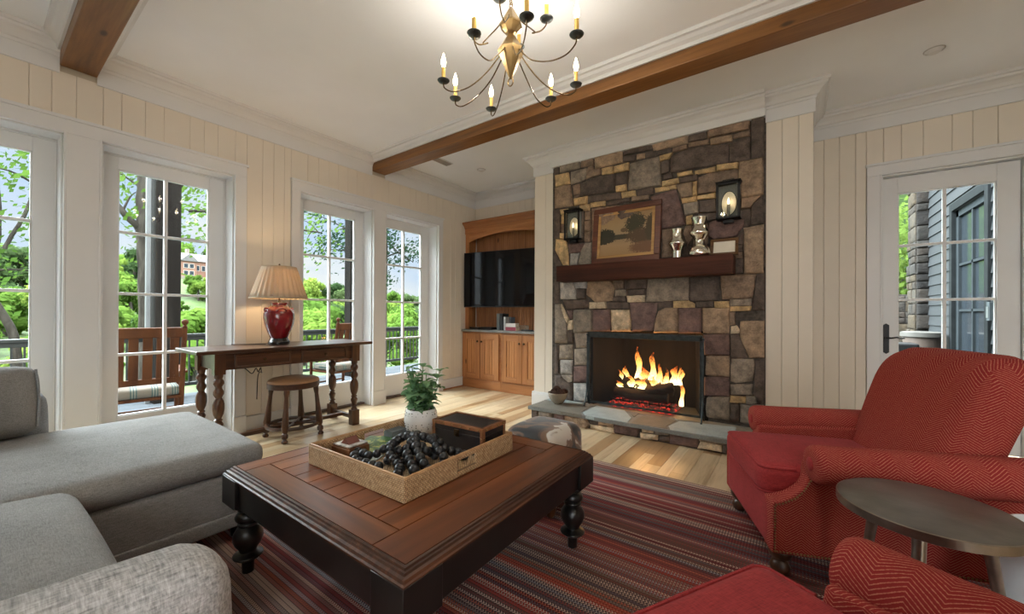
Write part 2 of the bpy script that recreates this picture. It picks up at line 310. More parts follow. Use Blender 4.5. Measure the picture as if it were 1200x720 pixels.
def spline(pts, m=8):
    P = [Vector(p) for p in pts]; out = []
    for i in range(len(P) - 1):
        p0, p1, p2, p3 = P[max(i - 1, 0)], P[i], P[i + 1], P[min(i + 2, len(P) - 1)]
        for j in range(m): u = j / m; out.append(.5 * ((2 * p1) + (p2 - p0) * u + (2 * p0 - 5 * p1 + 4 * p2 - p3) * u * u + (-p0 + 3 * p1 - 3 * p2 + p3) * u ** 3))
    return out + [P[-1]]
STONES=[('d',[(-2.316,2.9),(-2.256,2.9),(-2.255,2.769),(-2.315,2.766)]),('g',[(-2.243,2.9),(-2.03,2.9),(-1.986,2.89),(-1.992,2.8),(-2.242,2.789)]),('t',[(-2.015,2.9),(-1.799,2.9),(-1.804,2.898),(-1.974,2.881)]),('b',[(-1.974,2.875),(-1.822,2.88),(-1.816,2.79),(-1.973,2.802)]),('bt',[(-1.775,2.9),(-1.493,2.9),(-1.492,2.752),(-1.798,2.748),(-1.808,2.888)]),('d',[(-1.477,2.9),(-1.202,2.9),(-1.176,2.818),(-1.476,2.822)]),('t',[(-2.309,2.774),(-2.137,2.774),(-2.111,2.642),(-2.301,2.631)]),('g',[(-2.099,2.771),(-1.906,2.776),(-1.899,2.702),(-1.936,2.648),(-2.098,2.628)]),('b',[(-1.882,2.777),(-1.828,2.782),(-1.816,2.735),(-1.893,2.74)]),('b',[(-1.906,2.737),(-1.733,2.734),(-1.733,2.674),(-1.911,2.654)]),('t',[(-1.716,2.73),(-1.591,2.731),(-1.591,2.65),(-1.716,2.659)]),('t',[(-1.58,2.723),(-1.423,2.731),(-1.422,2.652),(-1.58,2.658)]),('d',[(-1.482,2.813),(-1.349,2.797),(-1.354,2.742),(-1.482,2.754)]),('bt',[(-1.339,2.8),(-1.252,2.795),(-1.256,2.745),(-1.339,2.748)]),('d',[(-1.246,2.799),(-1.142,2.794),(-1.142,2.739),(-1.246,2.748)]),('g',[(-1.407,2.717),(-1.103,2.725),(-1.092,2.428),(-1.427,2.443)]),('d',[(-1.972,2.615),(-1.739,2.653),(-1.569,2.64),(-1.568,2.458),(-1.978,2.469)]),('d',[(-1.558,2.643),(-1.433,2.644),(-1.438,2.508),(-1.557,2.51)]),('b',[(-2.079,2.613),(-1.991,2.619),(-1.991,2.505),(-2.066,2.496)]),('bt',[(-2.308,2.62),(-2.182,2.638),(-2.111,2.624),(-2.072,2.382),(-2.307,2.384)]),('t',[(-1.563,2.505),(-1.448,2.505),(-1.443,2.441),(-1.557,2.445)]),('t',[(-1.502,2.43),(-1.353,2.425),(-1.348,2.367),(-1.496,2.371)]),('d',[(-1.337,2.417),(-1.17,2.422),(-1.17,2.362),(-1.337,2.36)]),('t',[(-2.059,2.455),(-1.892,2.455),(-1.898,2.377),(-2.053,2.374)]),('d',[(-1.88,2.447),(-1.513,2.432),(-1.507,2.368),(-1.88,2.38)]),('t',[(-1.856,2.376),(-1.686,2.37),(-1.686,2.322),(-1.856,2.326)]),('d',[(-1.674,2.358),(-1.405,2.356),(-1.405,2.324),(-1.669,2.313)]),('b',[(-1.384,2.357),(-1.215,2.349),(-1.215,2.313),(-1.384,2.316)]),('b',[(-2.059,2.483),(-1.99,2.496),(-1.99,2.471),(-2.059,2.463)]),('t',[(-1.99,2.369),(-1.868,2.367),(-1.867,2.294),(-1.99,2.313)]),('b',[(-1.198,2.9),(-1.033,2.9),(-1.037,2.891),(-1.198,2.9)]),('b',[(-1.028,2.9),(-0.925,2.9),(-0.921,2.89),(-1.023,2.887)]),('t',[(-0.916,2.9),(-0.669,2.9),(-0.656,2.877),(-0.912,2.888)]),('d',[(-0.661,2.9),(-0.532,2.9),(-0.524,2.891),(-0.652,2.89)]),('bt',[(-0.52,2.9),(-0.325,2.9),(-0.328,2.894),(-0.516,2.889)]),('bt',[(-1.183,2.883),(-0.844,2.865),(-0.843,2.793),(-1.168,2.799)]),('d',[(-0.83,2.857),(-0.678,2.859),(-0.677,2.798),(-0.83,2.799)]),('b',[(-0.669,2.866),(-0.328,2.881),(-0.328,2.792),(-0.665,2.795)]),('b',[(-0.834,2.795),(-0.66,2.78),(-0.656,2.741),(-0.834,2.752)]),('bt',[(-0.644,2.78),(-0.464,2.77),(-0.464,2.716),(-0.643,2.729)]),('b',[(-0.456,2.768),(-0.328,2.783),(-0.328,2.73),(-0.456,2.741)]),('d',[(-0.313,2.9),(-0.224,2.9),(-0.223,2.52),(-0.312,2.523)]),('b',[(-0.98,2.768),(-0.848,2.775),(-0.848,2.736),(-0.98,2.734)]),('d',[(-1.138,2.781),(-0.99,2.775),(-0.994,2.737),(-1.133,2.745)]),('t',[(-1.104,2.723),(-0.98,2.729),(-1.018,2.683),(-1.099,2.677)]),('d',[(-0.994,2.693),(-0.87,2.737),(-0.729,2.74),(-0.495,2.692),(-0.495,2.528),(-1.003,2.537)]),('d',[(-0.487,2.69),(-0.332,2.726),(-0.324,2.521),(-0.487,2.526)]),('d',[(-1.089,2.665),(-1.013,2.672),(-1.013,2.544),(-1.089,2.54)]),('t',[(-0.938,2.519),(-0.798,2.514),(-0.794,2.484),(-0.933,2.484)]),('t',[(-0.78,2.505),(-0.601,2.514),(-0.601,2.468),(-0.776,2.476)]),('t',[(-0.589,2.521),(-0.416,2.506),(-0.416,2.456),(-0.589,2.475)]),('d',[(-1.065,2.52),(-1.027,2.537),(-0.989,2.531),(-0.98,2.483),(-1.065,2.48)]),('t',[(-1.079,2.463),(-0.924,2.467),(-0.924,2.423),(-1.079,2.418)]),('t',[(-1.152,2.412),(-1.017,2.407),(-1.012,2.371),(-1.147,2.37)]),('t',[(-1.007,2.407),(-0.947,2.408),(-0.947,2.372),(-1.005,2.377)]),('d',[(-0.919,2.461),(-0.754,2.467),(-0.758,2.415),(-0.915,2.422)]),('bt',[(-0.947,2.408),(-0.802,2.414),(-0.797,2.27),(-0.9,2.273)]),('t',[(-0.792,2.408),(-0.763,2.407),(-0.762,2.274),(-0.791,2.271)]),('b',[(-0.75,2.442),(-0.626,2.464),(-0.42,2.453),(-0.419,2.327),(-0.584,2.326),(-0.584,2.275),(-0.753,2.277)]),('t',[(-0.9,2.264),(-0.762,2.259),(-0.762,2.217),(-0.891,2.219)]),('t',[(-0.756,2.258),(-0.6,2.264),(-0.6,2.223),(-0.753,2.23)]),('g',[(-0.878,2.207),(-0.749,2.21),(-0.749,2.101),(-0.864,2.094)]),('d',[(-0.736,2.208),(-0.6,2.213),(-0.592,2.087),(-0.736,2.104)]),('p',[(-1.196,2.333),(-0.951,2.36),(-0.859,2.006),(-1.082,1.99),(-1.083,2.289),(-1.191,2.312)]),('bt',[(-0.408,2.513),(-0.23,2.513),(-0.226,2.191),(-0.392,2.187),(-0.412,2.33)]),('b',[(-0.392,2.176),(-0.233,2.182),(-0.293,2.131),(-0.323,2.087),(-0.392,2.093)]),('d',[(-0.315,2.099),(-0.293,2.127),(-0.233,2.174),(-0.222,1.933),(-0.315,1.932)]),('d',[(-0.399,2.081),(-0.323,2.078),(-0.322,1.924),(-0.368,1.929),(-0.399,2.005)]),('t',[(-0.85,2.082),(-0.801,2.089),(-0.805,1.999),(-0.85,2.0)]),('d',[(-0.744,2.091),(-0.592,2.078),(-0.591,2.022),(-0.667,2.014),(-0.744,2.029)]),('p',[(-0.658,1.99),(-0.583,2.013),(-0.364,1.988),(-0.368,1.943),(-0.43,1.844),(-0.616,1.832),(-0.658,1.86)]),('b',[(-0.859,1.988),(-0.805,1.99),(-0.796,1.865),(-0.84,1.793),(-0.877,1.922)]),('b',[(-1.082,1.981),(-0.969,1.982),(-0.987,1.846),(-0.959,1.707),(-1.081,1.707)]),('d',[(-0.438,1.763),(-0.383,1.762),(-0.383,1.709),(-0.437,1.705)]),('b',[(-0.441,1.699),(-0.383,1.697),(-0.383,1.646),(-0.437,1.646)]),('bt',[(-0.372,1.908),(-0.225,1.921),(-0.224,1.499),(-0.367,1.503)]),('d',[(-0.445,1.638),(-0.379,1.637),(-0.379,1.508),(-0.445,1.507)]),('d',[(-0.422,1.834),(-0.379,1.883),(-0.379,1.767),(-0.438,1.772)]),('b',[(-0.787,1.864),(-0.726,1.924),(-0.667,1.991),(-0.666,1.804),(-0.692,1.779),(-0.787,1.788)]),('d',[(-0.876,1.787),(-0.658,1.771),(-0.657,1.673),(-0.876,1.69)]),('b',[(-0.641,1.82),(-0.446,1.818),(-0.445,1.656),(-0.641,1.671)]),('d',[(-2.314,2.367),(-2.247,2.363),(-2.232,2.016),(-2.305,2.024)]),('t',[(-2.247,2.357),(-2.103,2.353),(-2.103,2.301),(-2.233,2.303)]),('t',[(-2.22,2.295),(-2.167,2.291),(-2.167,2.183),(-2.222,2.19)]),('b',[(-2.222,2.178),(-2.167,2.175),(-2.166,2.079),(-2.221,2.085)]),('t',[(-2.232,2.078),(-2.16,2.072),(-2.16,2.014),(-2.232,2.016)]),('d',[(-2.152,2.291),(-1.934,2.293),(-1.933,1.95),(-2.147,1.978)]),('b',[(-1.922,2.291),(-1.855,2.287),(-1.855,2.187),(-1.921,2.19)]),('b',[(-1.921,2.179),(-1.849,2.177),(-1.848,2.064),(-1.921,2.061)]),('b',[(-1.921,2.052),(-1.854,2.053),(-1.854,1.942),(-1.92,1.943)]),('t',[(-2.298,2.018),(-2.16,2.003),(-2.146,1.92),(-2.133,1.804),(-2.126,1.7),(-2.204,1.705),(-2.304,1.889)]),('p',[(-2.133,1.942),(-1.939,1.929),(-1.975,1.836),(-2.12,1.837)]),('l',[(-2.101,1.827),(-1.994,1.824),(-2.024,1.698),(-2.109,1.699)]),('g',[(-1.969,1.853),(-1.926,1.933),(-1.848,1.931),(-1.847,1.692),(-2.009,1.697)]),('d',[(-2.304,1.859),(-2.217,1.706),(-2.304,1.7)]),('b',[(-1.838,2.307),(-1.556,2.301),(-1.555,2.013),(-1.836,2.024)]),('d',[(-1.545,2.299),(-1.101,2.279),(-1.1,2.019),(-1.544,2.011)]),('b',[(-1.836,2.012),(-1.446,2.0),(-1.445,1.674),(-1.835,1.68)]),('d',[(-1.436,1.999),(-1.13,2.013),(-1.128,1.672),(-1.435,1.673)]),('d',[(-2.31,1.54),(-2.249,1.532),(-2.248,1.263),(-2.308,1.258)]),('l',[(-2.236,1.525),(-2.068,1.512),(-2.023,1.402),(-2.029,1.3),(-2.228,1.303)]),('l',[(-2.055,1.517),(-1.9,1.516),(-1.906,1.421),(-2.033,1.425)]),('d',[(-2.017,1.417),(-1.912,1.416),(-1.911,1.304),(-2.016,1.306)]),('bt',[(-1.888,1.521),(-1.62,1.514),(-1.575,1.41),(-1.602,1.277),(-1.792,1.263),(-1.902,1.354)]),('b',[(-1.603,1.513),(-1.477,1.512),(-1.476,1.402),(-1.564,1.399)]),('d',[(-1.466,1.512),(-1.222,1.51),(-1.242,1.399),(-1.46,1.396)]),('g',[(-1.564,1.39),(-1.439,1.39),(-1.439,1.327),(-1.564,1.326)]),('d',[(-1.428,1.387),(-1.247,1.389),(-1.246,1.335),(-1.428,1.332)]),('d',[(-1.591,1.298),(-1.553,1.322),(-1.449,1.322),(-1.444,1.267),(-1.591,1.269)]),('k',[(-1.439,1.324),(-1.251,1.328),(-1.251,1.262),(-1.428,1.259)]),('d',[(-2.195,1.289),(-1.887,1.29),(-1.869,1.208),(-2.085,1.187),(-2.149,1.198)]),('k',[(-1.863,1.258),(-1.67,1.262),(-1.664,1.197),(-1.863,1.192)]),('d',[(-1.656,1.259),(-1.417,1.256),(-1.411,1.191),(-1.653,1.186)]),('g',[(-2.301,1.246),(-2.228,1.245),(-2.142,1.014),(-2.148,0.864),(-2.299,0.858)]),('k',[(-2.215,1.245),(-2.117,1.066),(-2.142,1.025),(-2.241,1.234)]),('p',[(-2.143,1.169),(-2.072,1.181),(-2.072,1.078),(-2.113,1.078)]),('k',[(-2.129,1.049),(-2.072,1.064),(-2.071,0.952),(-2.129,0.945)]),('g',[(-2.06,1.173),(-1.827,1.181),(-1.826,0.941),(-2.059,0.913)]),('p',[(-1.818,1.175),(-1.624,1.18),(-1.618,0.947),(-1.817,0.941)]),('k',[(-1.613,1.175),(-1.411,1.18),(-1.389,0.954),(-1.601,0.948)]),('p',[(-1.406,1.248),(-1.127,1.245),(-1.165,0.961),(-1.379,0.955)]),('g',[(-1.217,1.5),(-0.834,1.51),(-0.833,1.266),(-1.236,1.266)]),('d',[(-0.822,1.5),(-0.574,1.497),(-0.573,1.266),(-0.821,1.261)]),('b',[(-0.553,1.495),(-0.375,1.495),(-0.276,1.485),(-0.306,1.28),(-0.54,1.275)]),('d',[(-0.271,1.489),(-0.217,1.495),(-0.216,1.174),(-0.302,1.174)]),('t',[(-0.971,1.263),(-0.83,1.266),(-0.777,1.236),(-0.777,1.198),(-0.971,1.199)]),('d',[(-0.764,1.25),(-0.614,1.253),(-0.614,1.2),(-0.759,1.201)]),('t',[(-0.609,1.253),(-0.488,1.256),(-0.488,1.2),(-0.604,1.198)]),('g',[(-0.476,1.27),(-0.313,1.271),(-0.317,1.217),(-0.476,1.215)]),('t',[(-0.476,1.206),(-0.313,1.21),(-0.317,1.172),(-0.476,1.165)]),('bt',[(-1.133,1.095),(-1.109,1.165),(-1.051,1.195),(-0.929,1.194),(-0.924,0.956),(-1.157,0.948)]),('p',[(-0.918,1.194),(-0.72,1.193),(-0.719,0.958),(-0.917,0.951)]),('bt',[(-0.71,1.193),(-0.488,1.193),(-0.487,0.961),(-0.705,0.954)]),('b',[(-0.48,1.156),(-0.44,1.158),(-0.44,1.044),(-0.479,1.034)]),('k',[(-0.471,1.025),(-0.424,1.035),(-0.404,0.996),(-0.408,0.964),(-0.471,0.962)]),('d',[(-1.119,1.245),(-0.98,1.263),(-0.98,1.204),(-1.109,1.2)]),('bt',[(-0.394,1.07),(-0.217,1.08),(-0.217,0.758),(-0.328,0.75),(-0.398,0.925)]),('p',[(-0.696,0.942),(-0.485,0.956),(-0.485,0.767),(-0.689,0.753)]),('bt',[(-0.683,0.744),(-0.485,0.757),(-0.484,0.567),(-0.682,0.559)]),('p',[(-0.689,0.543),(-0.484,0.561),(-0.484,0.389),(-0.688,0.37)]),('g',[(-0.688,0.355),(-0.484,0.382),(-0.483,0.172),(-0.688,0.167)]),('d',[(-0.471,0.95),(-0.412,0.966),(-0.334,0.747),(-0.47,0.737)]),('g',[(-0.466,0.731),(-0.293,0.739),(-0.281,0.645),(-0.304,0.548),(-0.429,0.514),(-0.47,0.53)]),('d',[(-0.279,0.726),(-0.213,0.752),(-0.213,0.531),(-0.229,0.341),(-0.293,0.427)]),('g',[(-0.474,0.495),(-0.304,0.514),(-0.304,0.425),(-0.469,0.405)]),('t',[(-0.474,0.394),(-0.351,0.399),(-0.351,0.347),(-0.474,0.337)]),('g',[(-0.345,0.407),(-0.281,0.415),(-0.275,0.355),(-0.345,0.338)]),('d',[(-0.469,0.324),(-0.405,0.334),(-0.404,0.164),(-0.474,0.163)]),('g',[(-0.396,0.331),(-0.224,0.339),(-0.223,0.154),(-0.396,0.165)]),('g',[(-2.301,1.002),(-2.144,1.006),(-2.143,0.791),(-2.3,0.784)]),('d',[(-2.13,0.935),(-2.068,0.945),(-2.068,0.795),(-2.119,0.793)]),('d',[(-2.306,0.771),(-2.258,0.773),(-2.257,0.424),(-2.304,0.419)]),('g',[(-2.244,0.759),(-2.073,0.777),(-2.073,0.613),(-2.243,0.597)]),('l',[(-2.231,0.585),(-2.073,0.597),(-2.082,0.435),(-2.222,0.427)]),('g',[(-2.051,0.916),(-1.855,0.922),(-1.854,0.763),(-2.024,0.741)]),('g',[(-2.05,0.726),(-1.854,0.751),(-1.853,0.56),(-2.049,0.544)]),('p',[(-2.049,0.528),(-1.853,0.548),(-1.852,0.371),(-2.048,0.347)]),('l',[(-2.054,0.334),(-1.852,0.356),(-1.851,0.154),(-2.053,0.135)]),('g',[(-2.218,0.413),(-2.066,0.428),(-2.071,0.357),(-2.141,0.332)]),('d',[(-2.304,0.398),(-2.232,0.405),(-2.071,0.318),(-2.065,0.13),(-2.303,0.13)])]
HEARTH_STONES=[('d',[(-2.296,0.1),(-2.239,0.1),(-2.232,0.004),(-2.296,0.004)]),('g',[(-2.22,0.088),(-2.055,0.1),(-2.049,0.004),(-2.22,0.004)]),('p',[(-2.041,0.089),(-1.926,0.1),(-1.914,0.004),(-2.037,0.004)]),('bt',[(-1.909,0.094),(-1.692,0.1),(-1.639,0.038),(-1.67,0.004),(-1.908,0.004)]),('d',[(-1.639,0.1),(-1.55,0.1),(-1.55,0.063),(-1.626,0.055)]),('bt',[(-1.543,0.1),(-1.399,0.1),(-1.404,0.064),(-1.545,0.064)]),('k',[(-1.628,0.04),(-1.394,0.052),(-1.389,0.004),(-1.628,0.004)]),('p',[(-1.384,0.096),(-1.144,0.1),(-1.176,0.012),(-1.384,0.011)]),('k',[(-1.123,0.1),(-1.026,0.1),(-1.026,0.071),(-1.123,0.061)]),('k',[(-1.136,0.049),(-0.987,0.056),(-0.991,0.018),(-1.132,0.004)]),('g',[(-1.013,0.1),(-0.89,0.1),(-0.894,0.078),(-1.008,0.063)]),('d',[(-0.97,0.051),(-0.89,0.064),(-0.889,0.018),(-0.972,0.011)]),('p',[(-0.881,0.093),(-0.654,0.1),(-0.665,0.016),(-0.881,0.004)]),('g',[(-0.649,0.1),(-0.416,0.1),(-0.473,0.08),(-0.643,0.079)]),('k',[(-0.635,0.074),(-0.473,0.072),(-0.472,0.021),(-0.658,0.011)]),('d',[(-0.465,0.081),(-0.419,0.09),(-0.444,0.021),(-0.469,0.02)])]
FLAGS=[('brown',[(-2.323,3.551),(-2.349,3.928),(-2.158,3.893),(-1.775,4.031),(-1.755,3.642),(-1.691,3.545),(-1.982,3.545)]),('light',[(-1.74,3.639),(-1.749,4.011),(-1.423,3.983),(-1.266,3.735),(-1.245,3.545),(-1.667,3.545)]),('brown',[(-1.758,4.045),(-1.288,4.043),(-1.264,3.937),(-1.26,3.775),(-1.432,4.038)]),('brown',[(-1.23,3.55),(-1.216,3.874),(-1.129,3.939),(-0.893,3.915),(-0.924,3.649),(-0.891,3.569)]),('light',[(-0.919,3.664),(-0.878,3.897),(-0.411,4.005),(-0.402,3.581),(-0.875,3.555)]),('tan',[(-1.011,4.028),(-0.916,4.06),(-0.388,4.06),(-0.375,4.031),(-0.772,3.963),(-0.885,3.921)])]
# ------------------------------------------------------------------ material library
WHITE = mat('white_trim_paint', (.70, .705, .71), .38, var=.01, scale=3)
CREAM = mat('cream_board_paint', (.74, .675, .58), .45, var=.015, scale=2.5)
CEIL = mat('ceiling_plaster', (.86, .885, .915), .75, var=.01, scale=2, bmp=.04, bscale=160)
GROOVE = mat('cream_groove_paint', (.52, .45, .34), .6, var=.02)
BEAMW = wood('stained_beam_pine', (.095, .038, .009), (.20, .083, .019), (.30, .135, .036), 'x', .42, 9, .1, .15, knots=True)
PINE = wood('knotty_pine_vertical', (.23, .085, .026), (.385, .158, .054), (.50, .23, .09), 'z', .45, 11, .08, .15, knots=True)
PINEX = wood('knotty_pine_horizontal', (.23, .085, .026), (.385, .158, .054), (.50, .23, .09), 'x', .45, 11, .08, .15, knots=True)
OAKX = wood('dark_stained_oak', (.020, .008, .0035), (.052, .018, .0065), (.105, .038, .013), 'y', .32, 12, .1, .3)
OAKZ = wood('dark_stained_oak_upright', (.025, .010, .0045), (.065, .024, .009), (.13, .05, .018), 'z', .32, 10, .1, .3)
MANTELW = wood('mahogany_mantel', (.022, .0055, .003), (.05, .013, .006), (.085, .024, .011), 'x', .6, 10, .12, 0, spec=.25)
BLACKW = mat('black_rubbed_paint', (.008, .0075, .007), .34, var=.3, scale=6, bmp=.06, bscale=30, coat=.15)
EDGEW = wood('worn_table_edge', (.016, .007, .004), (.05, .018, .008), (.13, .048, .02), 'y', .48, 22, .1, 0)
BRASS = mat('aged_brass', (.27, .185, .085), .32, 1.0, .12, 12)
BRONZE = mat('dark_bronze', (.10, .065, .035), .4, 1.0, .1, 14)
IRON = mat('black_iron', (.015, .015, .016), .45, .6, .15, 20)
IRONB = mat('blued_iron', (.055, .07, .075), .4, .8, .15, 20)
NAIL = mat('antique_brass_nail', (.35, .22, .10), .35, 1.0, .1)
LEATHER = mat('brown_leather', (.25, .10, .04), .45, .0, .12, 20, .15, 90)
LEATHERD = mat('black_leather', (.018, .014, .014), .38, 0, .15, 20, .2, 120)
SEATLEATHER = mat('tan_seat_leather', (.34, .19, .10), .42, 0, .1, 6, .1, 80)
TANW = mat('candle_sleeve_ivory', (.78, .50, .12), .5, 0, .05)
REDGLAZE = mat('oxblood_glaze', (.20, .006, .012), .12, 0, .25, 5, coat=1.0)
SILVER = mat('mercury_glass_silver', (.80, .77, .68), .16, 1.0, .06, 30)
CERAMIC = mat('white_ceramic', (.80, .79, .77), .35, 0, .01)
DOTS = mat('pot_hole_shadow', (.12, .11, .10), .8, 0, .05)
BEADM = mat('black_wood_bead', (.016, .016, .018), .42, 0, .3, 40)
SCREENM = None
SLATEG = mat('grey_slate', (.20, .205, .20), .55, 0, .12, 8, .2, 40)
BLACKP = mat('black_plastic', (.01, .01, .011), .3, 0, .1)
PAPER = mat('cream_paper', (.80, .74, .62), .7, 0, .03)
GILT = wood('worn_gilt_slip', (.30, .15, .045), (.46, .26, .09), (.60, .37, .15), 'x', .4, 14, .1)
FRAMEW = wood('red_brown_frame', (.055, .014, .007), (.105, .028, .012), (.17, .05, .02), 'x', .35, 12, .1, .3)
DECKM = wood('grey_deck_board', (.045, .052, .06), (.065, .074, .083), (.085, .095, .105), 'y', .95, 8, .15, spec=.05)
POSTM = wood('shaded_dark_post', (.006, .005, .0045), (.010, .0085, .0075), (.016, .014, .012), 'z', .85, 10, .2, spec=.06)  # dark stain, lowered further for the shade of the absent porch roof
BARK = wood('tree_bark', (.018, .016, .014), (.045, .040, .034), (.085, .076, .066), 'z', .95, 9, .8, stretch=.3, spec=.05)
ROCKW = wood('shaded_rocker_wood', (.024, .007, .0022), (.05, .0155, .0045), (.075, .025, .008), 'z', .6, 10, .1, spec=.1)  # wood darkened to hold porch-roof shade; no roof is built
CHROME = mat('polished_steel', (.6, .6, .6), .2, 1.0, .03)

def linen(name, c, scale=420, rough=.85, bstr=.35, streak=.18, big=6):
    m, nt, b, o = _nt(name); v = coords(nt)
    a = noise(nt, coords(nt, 'Object', (1, .12, 1)), scale, 2); q = noise(nt, coords(nt, 'Object', (.12, 1, .4)), scale, 2)
    w = math_(nt, 'ADD', math_(nt, 'MULTIPLY', a, .5), math_(nt, 'MULTIPLY', q, .5))
    bg = noise(nt, v, big, 3)
    w2 = math_(nt, 'ADD', math_(nt, 'MULTIPLY', w, .8), math_(nt, 'MULTIPLY', bg, .2))
    lo = tuple(t * (1 - streak * 2) for t in c); hi = tuple(min(1, t * (1 + streak * 2)) for t in c)
    L(nt, ramp(nt, w2, [(.35, lo), (.65, hi)]), b.inputs['Base Color'])
    b.inputs['Roughness'].default_value = rough; b.inputs['Sheen Weight'].default_value = .04; b.inputs['Specular IOR Level'].default_value = .15
    bump(nt, b, w, bstr, .003); return m
GREYLINEN = linen('grey_linen', (.25, .245, .24))
GREYCHEN = linen('pale_grey_chenille', (.45, .46, .47), 210, .9, .9, .24, 60)
LITLINEN = linen('window_lit_linen', (.27, .29, .31))  # the sofa's grey linen tinted blue to carry the window light

def herring(name, c1, c2, w=.055, p=.0105):
    m, nt, b, o = _nt(name)
    t = nt.nodes.new('ShaderNodeTexCoord'); sp = nt.nodes.new('ShaderNodeSeparateXYZ'); L(nt, t.outputs['UV'], sp.inputs[0])
    wob = noise(nt, t.outputs['Object'], 30, 2)
    u = math_(nt, 'DIVIDE', sp.outputs[0], w); cell = math_(nt, 'FLOOR', u)
    par = math_(nt, 'FLOORED_MODULO', cell, 2.0); sgn = math_(nt, 'SUBTRACT', 1.0, math_(nt, 'MULTIPLY', par, 2.0))
    fr = math_(nt, 'SUBTRACT', math_(nt, 'FRACT', u), .5)
    d = math_(nt, 'ADD', sp.outputs[1], math_(nt, 'MULTIPLY', math_(nt, 'MULTIPLY', fr, sgn), w * .75))
    d = math_(nt, 'ADD', d, math_(nt, 'MULTIPLY', wob, .004))
    s = math_(nt, 'FRACT', math_(nt, 'DIVIDE', d, p))
    tri = math_(nt, 'ABSOLUTE', math_(nt, 'SUBTRACT', s, .5))
    n2 = noise(nt, t.outputs['Object'], 260, 2)
    k = ramp(nt, math_(nt, 'ADD', tri, math_(nt, 'MULTIPLY', math_(nt, 'SUBTRACT', n2, .5), .35)), [(.33, (0, 0, 0)), (.48, (1, 1, 1))])
    L(nt, mixc(nt, k, c1, c2), b.inputs['Base Color'])
    b.inputs['Roughness'].default_value = .9; b.inputs['Specular IOR Level'].default_value = .12
    bump(nt, b, tri, .25, .003); return m
HERR = herring('red_herringbone_wool', (.27, .028, .027), (.52, .19, .125))
REDPLAIN = linen('red_wool_face', (.33, .038, .040), 300, .85, .3, .15, 8)

def rugmat():
    m, nt, b, o = _nt('striped_braided_rug')
    t = nt.nodes.new('ShaderNodeTexCoord'); sp = nt.nodes.new('ShaderNodeSeparateXYZ'); L(nt, t.outputs['Object'], sp.inputs[0])
    W = .0165
    yy = math_(nt, 'DIVIDE', math_(nt, 'ADD', sp.outputs[1], 20.0), W); row = math_(nt, 'FLOOR', yy); fr = math_(nt, 'FRACT', yy)
    # bands group neighbouring rows
    def wn(val):
        n = nt.nodes.new('ShaderNodeTexWhiteNoise'); n.noise_dimensions = '1D'; L(nt, val, n.inputs['W']); return n.outputs['Value']
    band = math_(nt, 'FLOOR', math_(nt, 'DIVIDE', math_(nt, 'ADD', row, math_(nt, 'MULTIPLY', wn(math_(nt, 'FLOOR', math_(nt, 'DIVIDE', row, 2.0))), 2.0)), 3.0))
    r1 = wn(math_(nt, 'ADD', math_(nt, 'MULTIPLY', band, 3.17), 11.3)); r2 = wn(math_(nt, 'ADD', math_(nt, 'MULTIPLY', row, 1.73), 5.1))
    pal = [(0, (0.117, 0.029, 0.031)), (.16, (0.221, 0.039, 0.041)), (.30, (0.138, 0.088, 0.074)), (.38, (0.345, 0.055, 0.043)), (.52, (0.179, 0.098, 0.070)),
           (.62, (0.097, 0.063, 0.070)), (.70, (0.276, 0.076, 0.070)), (.82, (0.324, 0.220, 0.180)), (.88, (0.080, 0.061, 0.074)), (.95, (0.400, 0.116, 0.066))]
    pal2 = [(0, (0.179, 0.059, 0.062)), (.18, (0.414, 0.293, 0.240)), (.34, (0.276, 0.071, 0.070)), (.46, (0.138, 0.110, 0.126)), (.58, (0.580, 0.427, 0.348)),
            (.72, (0.235, 0.177, 0.162)), (.84, (0.455, 0.134, 0.090)), (.92, (0.331, 0.317, 0.336))]
    a = ramp(nt, r1, pal, True); c = ramp(nt, r2, pal2, True)
    zig = math_(nt, 'ABSOLUTE', math_(nt, 'SUBTRACT', fr, .5))
    xx = math_(nt, 'ADD', math_(nt, 'DIVIDE', sp.outputs[0], .0125), math_(nt, 'MULTIPLY', zig, 1.3))
    dash = math_(nt, 'FRACT', xx); k = math_(nt, 'GREATER_THAN', dash, .52)
    gap = math_(nt, 'GREATER_THAN', zig, .42)
    col = mixc(nt, k, a, c); col = mixc(nt, math_(nt, 'MULTIPLY', gap, .65), col, (.012, .008, .009))
    L(nt, col, b.inputs['Base Color']); b.inputs['Roughness'].default_value = .95; b.inputs['Specular IOR Level'].default_value = .1
    bump(nt, b, math_(nt, 'SUBTRACT', .5, zig), .5, .004); return m
RUGM = rugmat()

def vcol_mat(name, rough=.8, nvar=.5, nscale=14, bstr=.8, bsc=22, bdist=.012, fine=110):
    m, nt, b, o = _nt(name)
    a = nt.nodes.new('ShaderNodeVertexColor'); a.layer_name = 'Col'; v = coords(nt)
    f = noise(nt, v, nscale, 5, .6); g = noise(nt, v, fine, 4, .65)
    mul = ramp(nt, f, [(.28, (1 - nvar * .8,) * 3), (.5, (1, 1, 1)), (.72, (1 + nvar * .8, 1 + nvar * .72, 1 + nvar * .6))])
    c = mixc(nt, 1.0, a.outputs[0], mul, 'MULTIPLY')
    g2 = ramp(nt, g, [(.3, (.78, .78, .78)), (.7, (1.2, 1.2, 1.2))])
    c = mixc(nt, 1.0, c, g2, 'MULTIPLY')
    L(nt, c, b.inputs['Base Color']); b.inputs['Roughness'].default_value = rough; b.inputs['Specular IOR Level'].default_value = .35
    h = math_(nt, 'ADD', math_(nt, 'MULTIPLY', noise(nt, v, bsc, 6, .65, .4), .75), math_(nt, 'MULTIPLY', g, .25))
    bump(nt, b, h, bstr, bdist); return m
STONEM = vcol_mat('fieldstone', nvar=.62, bstr=1.0, bdist=.018, fine=80)
